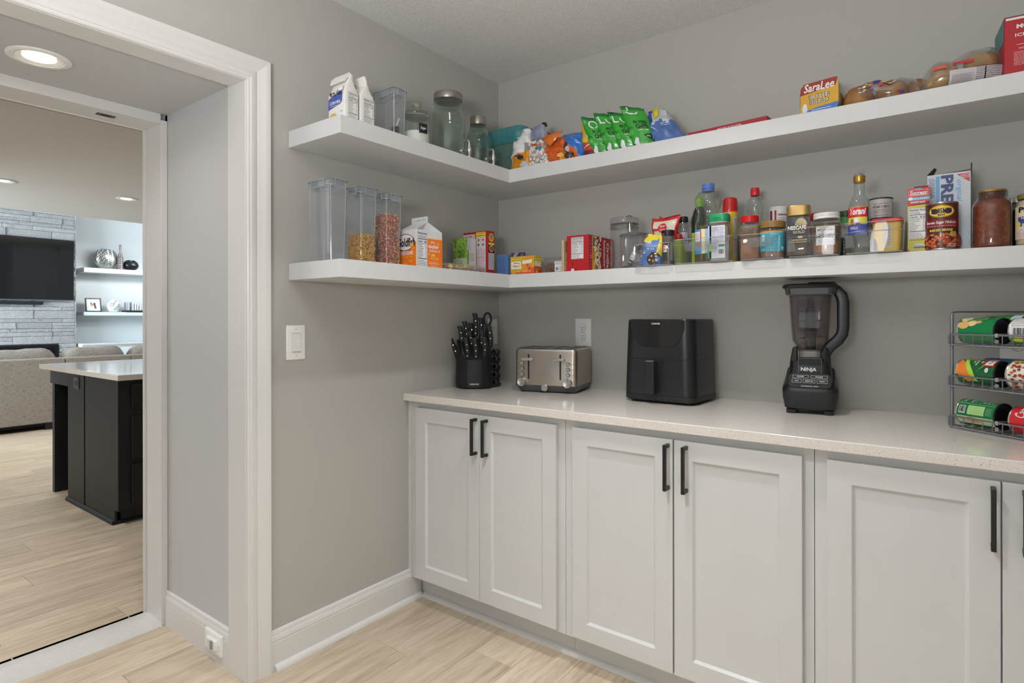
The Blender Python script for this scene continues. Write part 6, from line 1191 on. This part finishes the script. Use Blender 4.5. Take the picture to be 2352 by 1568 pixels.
ca=camang(x,y); p=Pr(cylmap(.0239,ca)); p.rect(-.022,.012,-.003,.078,pm('#2a2626',.5),1); p.rect(-.018,.045,-.004,.070,W,2); p.lines(-.020,.052,-.010,.078,3,C('#c8302c'),3,fill=.9); p.text('01',-.016,.048,-.006,.056,K,3); p.rect(.008,.012,.022,.082,C('#4a5a44'),1); p.lines(.009,.014,.021,.078,10,W,2,seed=3,fill=.4); p.rect(-.003,.074,.008,.084,C('#2f3a34'),1); p.rect(-.021,.110,-.013,.114,C('#c8302c'),6); p.build('label',t,fix=False)
x,y=1.047,-.205; t=spice('slim yellow-labelled seasoning bottle with a red lid',x,y,ZL+.0008,.0140,.124,.016,'#a8201f',pm('#8a8a3a',.7,gain=1.1),.10,name='seasoning_bottle',cat='bottle')
p=Pr(cylmap(.0144,camang(x,y))); p.rect(-.013,.006,.013,.105,C('#b3ad3a'),1); p.text('Nutrition Facts',-.011,.096,.011,.101,K,2,bold=.02); p.lines(-.011,.012,.011,.092,14,pm('#5a5a2a',.5),2,seed=4,fill=.35); p.build('label',t,fix=False)
x,y=1.036,-.130; t=spice('clear jar with a black lid and white label behind the red-lidded bottle',x,y,ZL+.0008,.023,.203,.022,'#1c1c1e',pm('#6a4a52',.7,bump=.4,bscale=200,gain=1.1),.11,name='seeds_jar',cat='jar',rl=.0185,shoulder=.02)
p=Pr(cylmap(.0234,camang(x,y))); p.rect(-.02,.10,.021,.140,pm('#bdb3c4',.5),1); p.text('Chia',-.004,.104,.016,.118,pm('#5a2a4a',.5),2,bold=.03); p.build('label',t,fix=False)
# bottles of bin two
x,y=1.103,-.135; t=rd('juice_bottle','dark green juice bottle with a lime green label and cap, behind the oil bottle','bottle',x,y,ZB,[('glass_body',[(.027,0),(.0305,.004),(.0305,.165),(.0285,.19),(.022,.213),(.0145,.232)],pm('#1d2f20',.12,coat=.4,name='dark_green_glass')),('cap',[(.0160,.229),(.0165,.232),(.0160,.248),(.0115,.258),(.006,.272),(.004,.279),(0,.28)],pm('#9ccf2f',.35,gain=1.0))])
p=Pr(cylmap(.0308,camang(x,y))); p.rect(-.036,.006,.036,.128,C('#93b52a'),1)
for k in range(5): p.ring(-.014,.112-k*.021,.005,.004,.001,pm('#3a4a1c',.5),2); p.lines(-.024,.100-k*.021,.006,.104-k*.021,1,pm('#4f6a1c',.5),2,seed=k)
p.build('label',t,fix=False)
x,y=1.166,-.217; OIL=clear('#d9b84a',.26,'#a58a2a',.5,.04,.06,3,name='cooking_oil'); ob=[(.044,.0005),(.0490,.005),(.0490,.125),(.0485,.142),(.045,.156),(.0385,.170),(.0365,.184),(.0385,.198),(.0450,.212),(.0485,.226),(.0490,.238),(.0455,.250),(.036,.262),(.026,.269),(.0205,.272)]
t=rd('oil_bottle','large clear oil bottle with a blue cap, pinched waist and golden oil','bottle',x,y,ZB,[('bottle_body',ob,M_GLASS),('oil',[(.0465,.002),(.0478,.006),(.0478,.137),(0,.1375)],OIL),('cap',[(.0210,.275),(.0218,.277),(.0218,.293),(.0205,.296),(0,.2965)],pm('#5470b8',.35,gain=1.1)),('cap_ring',[(.0205,.267),(.0220,.268),(.0220,.2735),(.0205,.274)],pm('#5470b8',.35,gain=1.1))],seg=44)
p=Pr(cylmap(.0494,camang(x,y))); p.rect(-.060,.034,.045,.124,C('#3f86c4'),1); p.rect(-.060,.080,-.030,.116,W,2); p.poly([(-.026,.124),(-.012,.124),(-.012,.034),(-.024,.034)],C('#d9d2a0'),2); p.disc(-.036,.07,.012,.009,C('#a8452a'),3); p.rect(-.030,.09,-.026,.118,C('#b8322a'),3); p.rect(-.012,.036,.034,.124,W,1); p.nutri(-.011,.038,.033,.122,1,bg=pm('#d6d9e0',.45)); p.lines(-.056,.085,-.032,.112,4,C('#b5656a'),3,seed=2,fill=.35); p.build('label',t,fix=False)
g=G()
def wr_(z): 
    pr=ob[7:]
    return next((a[0]+(b[0]-a[0])*(z-a[1])/(b[1]-a[1]) for a,b in zip(pr,pr[1:]) if a[1]<=z<=b[1]),.0365)
for s_ in (1,-1):
    for k in range(12): g.tube([((wr_(.200+.062*f/8)+.0006)*cos(2*pi*k/12+s_*f*.10),(wr_(.200+.062*f/8)+.0006)*sin(2*pi*k/12+s_*f*.10),.200+.062*f/8) for f in range(9)],.0009,M_GLASS,4)
g.build('diamond_pattern',t)
g=G(); capribs(g,.0219,.277,.293,pm('#5470b8',.35,gain=1.1),40); g.build('cap_ribs',t)
x,y=1.228,-.280; t=thing('cheese_shaker','grated cheese shaker with a green lid and printed white label','shaker',(x,y,ZB))
def o8(r,z): return at(rr(2*r,2*r*.92,r*.55,4),z)
G().loft([o8(.0300,.0005),o8(.0322,.004),o8(.0322,.128),o8(.0315,.138)],clear('#f0f0ee',.15,'#dcdad6')).build('shaker_body',t); G().loft([o8(.029,.002),o8(.0312,.005),o8(.0312,.118)],pm('#d9d2c6',.9,bump=.3,bscale=250)).build('contents',t)
G().loft([o8(.0325,.139),o8(.0335,.1405),o8(.0335,.164),o8(.032,.167),o8(.030,.1672)],pm('#12905a',.35,gain=1.1)).build('lid',t); g=G(); g.loft([o8(.0315,.136),o8(.0325,.1395)],pm('#c9b8b2',.4)); g.build('seal_ring',t)
p=Pr(front(-.0302)); q=pm('#dadbe6',.45); p.rect(-.026,.010,.028,.125,q,1); p.rect(-.0318,.010,-.020,.060,C('#2f9a5a'),1); p.rect(-.0318,.06,-.020,.125,C('#8fb6dc'),1); p.disc(-.024,.048,.006,.014,C('#9ac43a'),2); IKB=pm('#4a4a86',.5); p.nutri(-.018,.072,.006,.121,2,bg=q,ink=IKB); p.lines(.008,.066,.026,.121,11,IKB,2,seed=3,fill=.35,ragged=.3); p.rect(.006,.050,.027,.058,C('#1f7a46'),2); p.barcode(.004,.022,.026,.042,W,K,2); p.lines(-.018,.030,.0,.066,7,IKB,2,seed=8,fill=.3,ragged=.4); p.lines(-.014,.1475,.012,.153,1,pm('#0b4a2f',.4),10); p.build('label',t,fix=False)
x,y=1.2415,-.205; t=rd('spray_can','tall yellow spray can with a red cap behind the cheese shaker','can',x,y,ZB,[('can_body',[(.0255,0),(.0268,.003),(.0268,.178),(.0262,.184)],pm('#caa01c',.3,coat=.3,gain=1.1)),('can_shoulder',[(.0264,.183),(.0255,.190),(.022,.194)],pm('#b01f22',.3,gain=1.1)),('cap',[(.0255,.188),(.0258,.190),(.0252,.222),(.0235,.232),(.019,.236),(0,.2365)],pm('#a81a18',.32,gain=1.1))])
p=Pr(cylmap(.0271,camang(x,y))); p.rect(-.040,.14,-.004,.1835,C('#b8242a'),1)
for k in range(7): p.disc(-.036+k*.0052,.180,.0016,.0016,W,2,n=8)
p.rect(.012,.02,.026,.165,pm('#a9b4bd',.5),1); p.lines(.013,.03,.025,.16,18,pm('#3a4048',.5),2,seed=3,fill=.45); p.build('label',t,fix=False)
G().lathe([(.018,.0005),(.020,.003),(.020,.07),(.014,.08),(.012,.095),(0,.0955)],clear('#8a8478',.4,'#6a665c'),20).build('jar_body',thing('small_bottle','small dusky bottle at the right end of the widest bin','bottle',(1.262,-.285,ZB))); bpy.data.objects['small_bottle'].location=(1.2695,-.245,ZB)
bs=bpy.data.objects['small_bottle']; bs.location=(1.252,-.115,ZB); G().lathe([(.0125,.095),(.0125,.108),(0,.109)],M_BPM,16).build('cap',bs)
x,y=1.309,-.130; t=rd('squeeze_bottle','empty clear ribbed bottle with a red flip cap','bottle',x,y,ZL+.0008,[('bottle_body',[(.025,.0005),(.028,.004),(.027,.10),(.0245,.135),(.0245,.16),(.028,.205),(.0295,.218),(.027,.234),(.018,.247),(.0135,.252)],M_GLASS),('cap',[(.0150,.252),(.0158,.254),(.0158,.272),(.0145,.280),(.012,.2815),(0,.282)],pm('#c81d25',.3,gain=1.1))],seg=36)
g=G()
for k in range(18): a=2*pi*k/18; g.tube([(.0250*cos(a),.0250*sin(a),.14),(.0252*cos(a),.0252*sin(a),.17),(.0280*cos(a),.0280*sin(a),.204)],.0008,M_GLASS,4)
g.build('ribs',t); G().box(-.008,.008,-.0165,-.0145,.268,.272,pm('#a8161d',.3)).build('cap_lip',t)
# cinnamon, peanut butter
x,y=1.332,-.283; t=thing('cinnamon_jar','square clear spice jar half full of cinnamon with a red lid','spice jar',(x,y,ZB),16)
def sj(s,z): return at(rr(2*s,2*s,.010,4),z)
G().loft([sj(.0285,.0005),sj(.0305,.004),sj(.0305,.112),sj(.028,.122),sj(.026,.126)],M_CLR).build('jar_body',t); CIN=pm('#a06a3c',.95,bump=.4,bscale=220,gain=1.15)
G().loft([sj(.0275,.002),sj(.0295,.006),sj(.0295,.066),sj(.027,.071)],CIN).build('cinnamon',t); G().loft([sj(.0290,.07),sj(.0292,.112)],clear('#d9b79a',.35,'#a8805e',.2,.1,.01,3),False,False).build('powder_film',t)
G().lathe([(.0275,.126),(.0285,.127),(.0285,.148),(.027,.150),(0,.1505)],pm('#b8151c',.32,gain=1.15),32).build('lid',t); g=G(); capribs(g,.0286,.128,.147,pm('#b8151c',.32,gain=1.15),44); g.build('lid_ribs',t)
p=Pr(right(.0309)); p.rect(-.024,.016,.018,.112,pm('#a9a7a5',.5),1); p.lines(-.022,.02,.014,.108,16,pm('#3a3a3c',.5),2,seed=6,fill=.4); p.build('side_label',t,fix=False)
p=Pr(front(-.0309)); p.lines(-.02,.098,.014,.108,2,pm('#5a5664',.5),1,seed=3,fill=.5); p.frame(-.022,.05,.02,.06,.0006,K,1); p.build('front_label',t,fix=False)
x,y=1.404,-.272; t=rd('peanut_butter_jar','peanut butter jar with a brown screw lid and cyan label','jar',x,y,ZB,[('jar_body',[(.037,.0005),(.0412,.005),(.0415,.02),(.0415,.092),(.039,.099),(.0355,.102)],M_CLR),('peanut_butter',[(.036,.002),(.0405,.006),(.0405,.088),(.036,.092),(0,.093)],pm('#8a5a34',.6,gain=1.15)),('lid',[(.0385,.102),(.0395,.103),(.0395,.122),(.038,.1245),(.03,.125),(0,.125)],pm('#8a6a38',.4,gain=1.15))])
g=G(); capribs(g,.0396,.104,.122,pm('#8a6a38',.4,gain=1.15),64); g.build('lid_ribs',t)
p=Pr(cylmap(.0420,camang(x,y))); p.rect(-.062,.022,.062,.084,C('#2fa0b8'),1); p.rect(-.062,.084,.062,.090,C('#b8862a'),1); p.rect(-.038,.055,-.026,.078,W,2); p.barcode(-.038,.028,-.026,.046,W,K,2); 
for i in range(2):
    for j in range(3): p.ring(.0+i*.011,.068-j*.013,.0045,.0045,.0009,pm('#1a5a70',.4),2)
p.lines(-.012,.027,.022,.034,2,pm('#1a5a70',.4),2,seed=3,fill=.4); p.lines(-.008,.077,.02,.081,1,W,2); p.lines(.028,.04,.038,.072,6,pm('#1a5a70',.4),2,seed=4,fill=.3); p.rect(.028,.028,.036,.037,W,2); p.build('label',t,fix=False)
x,y=1.387,-.105; t=rd('white_canister','white and dark red labelled canister behind the peanut butter','canister',x,y,ZL+.0008,[('can_body',[(.034,0),(.0345,.002),(.0345,.196),(.034,.198)],pm('#cfccca',.5)),('lid',[(.034,.197),(.0352,.199),(.0352,.203),(.033,.2045),(0,.205)],pm('#d8d8d8',.35))])
p=Pr(cylmap(.0348,camang(x,y))); p.rect(-.036,.05,-.026,.19,C('#6a1f24'),1); p.rect(-.016,.05,-.010,.19,C('#7a2026'),1); p.text('Nutrition Facts',-.004,.170,.026,.178,K,1,bold=.03); p.lines(-.004,.14,.03,.165,4,K,1,seed=3,fill=.35); p.build('label',t,fix=False)
# coffee and honey
x,y=1.487,-.280; t=thing('coffee_jar','instant coffee jar with a gold lid and black label','jar',(x,y,ZB),4)
def cj(s,z): return at(rr(2*s,2*s*.9,.018,5),z)
G().loft([cj(.034,.0005),cj(.0365,.006),cj(.0365,.03),cj(.0345,.10),cj(.0335,.128),cj(.032,.134)],M_GLASS).build('jar_body',t); G().loft([cj(.0325,.004),cj(.0350,.008),cj(.0348,.040),cj(.033,.044)],pm('#6e5a4c',.9,bump=.5,bscale=260,gain=1.2)).build('coffee',t)
G().loft([cj(.0330,.133),cj(.0352,.1345),cj(.0352,.163),cj(.034,.166),cj(.032,.167)],pm('#a88c58',.32,metal=.7,gain=1.2)).build('lid',t)
nf=lambda v: -.0345+(.0026)*max(0,min(1,(v-.03)/.1))-.0006
p=Pr(lambda u,v,h:(u,nf(v)*.905-h,v)); BKL=pm('#16171c',.35); p.poly([(-.033,.040),(.033,.040),(.0325,.128),(-.0325,.128)],BKL,1); p.disc(.010,.100,.018,.024,C('#a8966a'),2,a0=0,a1=180); p.rect(-.032,.085,.032,.100,BKL,3); p.text('NESCAFE',-.029,.086,.026,.099,W,4,bold=.03); p.poly([(.024,.1005),(.028,.101),(.030,.1055),(.026,.104)],C('#c8302c'),5); p.text('GOLD',-.014,.074,.022,.083,C('#c9b27a'),4,bold=.02); p.disc(.008,.063,.009,.005,C('#c9b27a'),4,a0=180,a1=360); p.disc(.008,.063,.009,.002,W,5); p.rect(-.016,.050,.028,.055,C('#b8923a'),4); p.text('CLASSICO',-.012,.051,.024,.054,K,5); p.lines(-.024,.043,.028,.048,1,W,4,seed=4,fill=.5); p.ring(-.022,.053,.005,.005,.0008,C('#b8923a'),4); p.build('label',t,fix=False)
x,y=1.520,-.165; t=spice('red jar with a bright red lid between the coffee and the honey',x,y,ZL+.0008,.020,.160,.024,'#b3151c',pm('#9a1f28',.6),.115,name='red_jar',cat='jar'); p=Pr(cylmap(.0204,camang(x,y))); p.rect(-.03,.02,.03,.11,C('#b3242c'),1); p.lines(-.015,.07,.015,.085,2,W,2); p.build('label',t,fix=False)
x,y=1.569,-.279; t=rd('honey_jar','wide honey jar with a white metal lid and white paper label','jar',x,y,ZB,[('jar_body',[(.036,.0005),(.0405,.005),(.0415,.012),(.0415,.098),(.0385,.112),(.0365,.117)],M_GLASS),('honey',[(.035,.003),(.0402,.008),(.0402,.042),(0,.0425)],pm('#96602c',.25,gain=1.2)),('honey_film',[(.0400,.042),(.0400,.10)],clear('#c9b08c',.3,'#9a8468',.2,.1,.02,3)),('lid',[(.0372,.115),(.0385,.1165),(.0385,.121),(.0378,.122),(.0385,.123),(.0385,.132),(.037,.134),(.03,.1345),(0,.134)],pm('#e3e2e0',.35))])
p=Pr(cylmap(.0419,camang(x,y)-6)); p.rect(-.029,.030,.029,.090,pm('#dedede',.5),1); p.lines(-.016,.083,.012,.0865,1,K,2); p.text('MOUNTAIN',-.022,.075,.022,.081,K,2,bold=.02); p.text('BRAND',-.010,.069,.010,.073,K,2); p.text('PURE RAW',-.018,.062,.018,.067,K,2,bold=.02); p.text('HONEY',-.027,.052,.027,.061,K,2,bold=.05); p.lines(-.02,.034,.02,.048,4,K,2,seed=4,fill=.3,ragged=.2); p.build('label',t,fix=False)
x,y=1.606,-.150; t=spice('small jar with a dark lid and green band, right of the honey jar',x,y,ZL+.0008,.022,.160,.018,'#2a3a2c',pm('#4a2a26',.6),.09,name='herb_jar',cat='jar'); p=Pr(cylmap(.0224,camang(x,y))); p.rect(-.02,.118,.02,.138,C('#2f7a3a'),1); p.rect(-.02,.07,.02,.1,W,1); p.build('label',t,fix=False)
t,w,d,h=carton('gap_shade','narrow black block put in as the shade of the gap between the two right-hand bins','food box',1.6135,1.6205,-.27,-.12,ZL+.0005,ZL+.06,pm('#26272a',.5)); p=Pr(front(-d-.0003)); p.lines(-w*.7,.01,w*.7,.05,4,C('#6a6a6c'),1); p.build('spine_print',t,fix=False)  # dark block stands in for the shadow between the bins
# syrup bottle, tub
x,y=1.661,-.283; t=rd('syrup_bottle','clear vanilla syrup bottle with a gold collar and red and blue label','bottle',x,y,ZB,[('bottle_body',[(.026,.0005),(.0292,.005),(.0300,.02),(.0300,.142),(.029,.152),(.024,.168),(.0175,.178),(.0155,.186),(.0150,.222)],M_GLASS),('collar',[(.0155,.220),(.0163,.2215),(.0163,.240),(.0150,.241)],pm('#a5813a',.3,metal=.7,gain=1.2)),('spout',[(.0145,.240),(.0150,.243),(.011,.247),(.004,.25),(0,.2505)],M_CLR),('syrup',[(.026,.003),(.0285,.006),(.0285,.018),(0,.0185)],clear('#d9d2c4',.2,'#b0a898'))],seg=36)
G().tube([(-.012,-.006,.243),(.0,-.002,.252),(.013,.004,.257)],[.006,.007,.005],M_CLR,10).build('pour_lip',t)
p=Pr(cylmap(.0304,camang(x,y))); p.rect(-.044,.112,.026,.140,C('#c21f26'),1); p.rect(-.044,.140,.026,.142,C('#a89a5a'),1); p.text('Torani',-.028,.117,.018,.138,W,2,shear=.3,bold=.04); p.rect(-.044,.088,.026,.110,C('#c9c04a'),1); p.rect(-.028,.088,-.004,.108,C('#c9a03a'),2); p.disc(-.020,.096,.006,.009,C('#8a5a2a'),3); p.disc(-.009,.098,.007,.010,C('#cfd3d8'),3); p.disc(-.004,.09,.006,.003,C('#3a3a3a'),4); p.rect(-.044,.056,.026,.086,C('#3448a0'),1); p.rect(-.044,.110,.026,.112,C('#7a1f24'),2); p.text('VANILLA',-.028,.072,-.004,.081,W,2,bold=.02); p.lines(-.028,.063,.018,.067,1,W,2,seed=4,fill=.5); p.lines(.002,.058,.022,.061,1,W,2); p.rect(.022,.050,.026,.140,pm('#2a2f4a',.5),3); p.build('label',t,fix=False)
x,y=1.704,-.135; t=rd('cocoa_tin','white tin with dark base and brown lettering behind the yellow tub','can',x,y,ZL+.0008,[('tin_body',[(.034,0),(.0345,.002),(.0345,.188)],pm('#c8c2c2',.45)),('lid_rim',[(.0345,.187),(.0355,.188),(.0355,.191),(.034,.192),(.033,.189),(0,.189)],pm('#2a2a30',.4))])
p=Pr(cylmap(.0348,camang(x,y))); p.rect(-.05,.09,.05,.128,pm('#24405a',.45),1); BRN=pm('#7a4a34',.5); p.text('WHEN IT COMES TO BAKING',-.022,.169,.024,.173,BRN,1); p.text("IT'S HARD TO BEAT A",-.022,.158,.026,.1655,K,1,bold=.02); p.lines(-.02,.140,.026,.155,3,BRN,1,seed=3,fill=.35); p.lines(-.018,.132,.024,.136,1,K,1); p.build('label',t,fix=False)
t=thing('yellow_tub','square yellow tub with a red snap lid in the rightmost bin','tub',(1.736,-.2775,ZB))
def yt(s,z): return at(rr(.070+2*s,.074+2*s,.010,4),z)
G().loft([yt(-.004,0),yt(-.002,.004),yt(.002,.084),yt(.003,.088)],pm('#c9a41f',.35,coat=.2,gain=1.1)).build('tub_body',t); G().loft([yt(.004,.085),yt(.0055,.087),yt(.0055,.0955),yt(.003,.0985),yt(-.002,.099)],pm('#b8202a',.35,gain=1.15)).build('lid',t)
p=Pr(lambda u,v,h:(u,-.0355-.0045*v/.088-h,v)); p.rect(-.010,.010,.014,.078,pm('#b5a890',.5),1); p.lines(-.008,.014,.012,.076,14,pm('#4a4438',.5),2,seed=5,fill=.45,ragged=.2); p.poly([(-.034,.004),(-.022,.0),(-.026,.03),(-.035,.045)],pm('#3a3a3a',.5),1); p.build('label',t,fix=False)
# right end: rice box, cracker box, beans, sauces
t,w,d,h=carton('rice_box','narrow red and yellow boil-in-bag white rice box','food box',1.784,1.839,-.265,-.225,ZL+.0005,ZL+.192,pm('#c9c24a',.45),rotz=3)
p=Pr(front(-d-.0003)); p.rect(-w,.112+.03,w,h,C('#b5242c'),1); p.poly([(-w,.142),(w,.142),(w,.150),(-w,.139)],C('#b5242c'),1); p.frame(-w*.9,.168,w*.85,.186,.0008,W,2); p.text('Success',-w*.8,.170,w*.75,.184,W,2,shear=.2,bold=.03); p.rect(-w,.155,w,.164,C('#4aa0c4'),2); p.text('BOIL-IN-BAG',-w*.4,.157,w*.8,.162,W,3,bold=.02); p.disc(-w*.7,.160,.006,.005,W,3); p.text('WHITE RICE',-w*.75,.146,w*.6,.152,W,2,bold=.03); p.nutri(-w*.92,.040,w*.72,.132,1,cal='180  200'); p.lines(-w*.8,.034,w*.6,.038,1,K,1,seed=3); p.rect(-w*.4,.018,w*.4,.024,C('#d8d8e8'),1); p.text('Riviana',-w*.35,.0185,w*.35,.0235,C('#2a3a7a'),2); p.rect(-w*.45,.012,w*.5,.016,C('#3a4a9a'),1); p.poly([(-w,0),(-w*.7,0),(-w,.012)],C('#b52a6a'),1); p.rect(-w*.35,h-.004,w*.3,h-.001,C('#4aa0c4'),2); p.build('front_print',t,fix=False)
G().add([(-w*.4,-d,h),(w*.9,-d,h),(w*.9,.0,h+.008),(-w*.4,.0,h+.008)],[(0,1,2,3)],CRD).build('top_flap',t,fix=False,sol=.0008)
t=thing('cracker_box','large opened white and blue cracker box with torn brown top flaps','food box',(1.886,-.140,ZL+.0005),-2); w,d,h=.0535,.055,.238; KB=pm('#7a6a5a',.8,name='brown_cardboard'); wb=pm('#cfd6de',.45,name='white_blue_carton')
g=G(); g.box(-w,w,-d,-d+.001,0,h,wb); g.box(-w,w,d-.001,d,0,h-.002,KB); g.box(-w,-w+.001,-d,d,0,h,wb); g.box(w-.001,w,-d,d,0,h,pm('#8a8f98',.5)); g.box(-w,w,-d,d,0,.001,wb); g.build('carton',t)
g=G(); g.add([(-w,d,h-.002),(w,d,h-.002),(w,d+.012,h+.030),(-w*.98,d+.012,h+.022)],[(0,1,2,3)],KB); g.build('back_flap',t,fix=False,sol=.0009)
g=G(); g.add([(-w,-d,h),(-w,d,h),(-w+.020,d*.6,h+.034),(-w+.016,-d*.2,h+.030)],[(0,1,2,3)],KB); g.add([(w,-d,h),(w,d,h),(w+.001,d*.7,h+.044),(w-.001,-d*.1,h+.030)],[(0,1,2,3)],KB); g.build('side_flaps',t,fix=False,sol=.0009)
p=Pr(front(-d-.0003)); p.rect(-.031,.01,-.022,h-.006,C('#5a9ac9'),1); p.text('PREMIUM',-.019,.020,.012,h-.005,pm('#2f3f78',.4),2,rot=-90,bold=.04); p.text('original',.016,.150,.034,.215,C('#4a93cf'),2,rot=-90,shear=.3); p.poly([(.020,h-.006),(w-.004,h-.005),(w-.003,h-.032)],C('#b5242c'),2); p.ring(.040,h-.013,.012,.006,.001,W,3); p.text('NABISCO',.031,h-.0155,.049,h-.0105,W,3)
for k in range(5): p.ring(-.043,h-.016-.012*k,.006,.0055,.001,pm('#2f3f78',.4),2); p.text('0g',-.046,h-.018-.012*k,-.040,h-.014-.012*k,pm('#2f3f78',.4),2)
p.disc(.030,.040,.020,.034,C('#b9c3cc'),1); p.disc(.020,.030,.012,.026,C('#9a4a3a'),2); p.lines(-.036,.15,-.033,.225,10,pm('#2f3f78',.4),2); p.build('front_print',t,fix=False)
x,y=1.868,-.252; t=thing('beans_can','large can of baked beans with a brown label and yellow badge','can',(x,y,ZL+.0005)); mt=pm('#b0aca8',.28,metal=.9)
G().lathe([(.0385,0),(.0412,.001),(.0412,.004),(.0402,.006),(.0402,.134),(.0412,.136),(.0412,.139),(.040,.1402),(.038,.138),(.037,.136),(0,.136)],mt,44).build('tin_body',t); G().lathe([(.0405,.0055),(.0408,.007),(.0408,.133),(.0405,.1345)],pm('#4a1a14',.35,coat=.3,gain=1.2),44).build('paper_label',t)
p=Pr(cylmap(.0411,camang(x,y))); p.disc(.0,.112,.033,.019,C('#8a6a1a'),1,n=30); p.disc(.0,.112,.030,.016,C('#d8b52f'),2,n=30); p.text("BUSH'S",-.025,.106,.025,.121,pm('#1f2a4a',.4),3,bold=.03); p.text('BEST',-.009,.0985,.009,.104,pm('#1f2a4a',.4),3,bold=.04)
p.rect(-.055,.066,.055,.088,C('#7a1a24'),1); p.text('Brown Sugar Hickory',-.040,.0735,.038,.084,W,2,shear=.25,bold=.02); p.lines(-.04,.068,.038,.071,1,C('#d8b0a8'),2,seed=3); p.text('BAKED BEANS',-.030,.054,.028,.061,C('#e0c34a'),2,bold=.03)
gb=random.Random(3)
for k in range(120): p.disc(gb.uniform(-.056,.05),gb.uniform(.008,.046),gb.uniform(.0035,.006),gb.uniform(.0025,.004),C(gb.choice(['#a8452a','#b85a34','#8a3420','#c06a40'])),1+k%4,n=9)
p.rect(.020,.040,.036,.052,C('#b59a4a'),6); p.lines(.022,.042,.034,.050,3,K,7,fill=.4); p.text('NET WT 28 OZ',.016,.014,.034,.018,W,6,bold=.03); p.text('(1 LB 12 OZ)',.012,.008,.034,.012,W,6,bold=.03); p.build('label_print',t,fix=False)
x,y=1.984,-.238
def m_sauce(nt,N,L,b):
    n=tex(N,L,'Noise',90,Detail=3.0); v=tex(N,L,'Voronoi',170); c=ramp(N,L,n.outputs['Fac'],[(.3,'#6a2c14'),(.6,'#8a3d1c'),(.75,'#a5562a')]); L.new(c,b.inputs['Base Color'])
MS=nodemat('tomato_sauce',m_sauce,.4)
t=rd('sauce_jar','large glass jar of chunky tomato sauce without a lid','jar',x,y,ZL+.0005,[('glass_jar',[(.041,.0005),(.0445,.005),(.0452,.015),(.0452,.118),(.043,.130),(.036,.139),(.0335,.143),(.0335,.160)],M_GLASS),('sauce',[(.040,.002),(.0440,.006),(.0445,.016),(.0445,.118),(.042,.129),(.036,.136),(0,.137)],MS),('sauce_smear',[(.0328,.138),(.0328,.160)],clear('#b0684a',.5,'#7a3a20',.2,.1,.02,3)),('rim',[(.0335,.159),(.0345,.160),(.0345,.163),(.0335,.1645),(.0325,.163)],pm('#a5813f',.3,metal=.7,gain=1.2))],seg=44)
g=G()
for k in range(3): g.tube([(.0346*cos(2*pi*i/40),.0346*sin(2*pi*i/40),.146+.0055*k+.002*i/40) for i in range(40)],.0012,M_GLASS,4,True)
g.build('thread',t)
g=G(); gs=random.Random(5)
for k in range(70): a=R(camang(x,y)+gs.uniform(-85,85)); g.T=Matrix.Translation((.0447*cos(a),.0447*sin(a),gs.uniform(.008,.125))); g.lathe([(0,-.001),(.0014,0),(0,.001)],C(gs.choice(['#c07a3a','#a5481f','#c9924a'])),6)
g.T=None; stuff(g.build('sauce_bits',t))
x,y=2.072,-.252; t=rd('alfredo_jar','jar of white alfredo sauce cut by the right edge of the picture','jar',x,y,ZL+.0005,[('glass_jar',[(.034,.0005),(.0375,.005),(.0375,.112),(.0355,.122),(.0325,.126),(.0325,.130)],M_GLASS),('sauce',[(.033,.002),(.0368,.006),(.0368,.112),(.032,.124),(0,.1245)],pm('#c4b09a',.5,gain=1.25)),('lid',[(.0335,.128),(.0345,.129),(.0345,.140),(.033,.142),(0,.1425)],pm('#8a7f45',.35,metal=.4,gain=1.2))],seg=40)
p=Pr(cylmap(.0379,camang(x,y))); p.rect(-.055,.018,.055,.108,C('#cdbfa5'),1); p.text('Prego',-.034,.086,.030,.106,K,2,bold=.05); p.poly([(-.036,.052),(.036,.052),(.036,.084),(-.036,.078)],C('#34407e'),2); p.text('Homestyle',-.026,.070,.026,.078,W,3,bold=.02); p.text('Alfredo',-.018,.060,.022,.069,W,3,shear=.2,bold=.02); p.disc(-.036,.058,.008,.009,C('#cdb85a'),3); p.poly([(-.024,.03),(.03,.03),(.03,.056),(-.024,.060)],C('#b5aca5'),3); p.disc(.005,.026,.026,.012,C('#c99a4a'),4); p.disc(-.028,.032,.012,.012,C('#b8a5a0'),4); p.ring(-.026,.044,.006,.008,.0015,C('#d8d8d8'),5); p.build('label',t,fix=False)
x,y=2.050,-.110; t=rd('mason_jar','short dark jar with a silver screw lid behind the sauce jars','jar',x,y,ZL+.0005,[('glass_jar',[(.036,.0005),(.040,.005),(.040,.12),(.035,.13),(.033,.14)],clear('#4a4f48',.6,'#23261f')),('lid',[(.036,.138),(.0375,.140),(.0375,.152),(.036,.154),(.032,.1535),(.031,.1525),(0,.1525)],M_STEEL)])
g=G(); capribs(g,.0376,.140,.152,M_STEEL,60); g.build('lid_ribs',t)
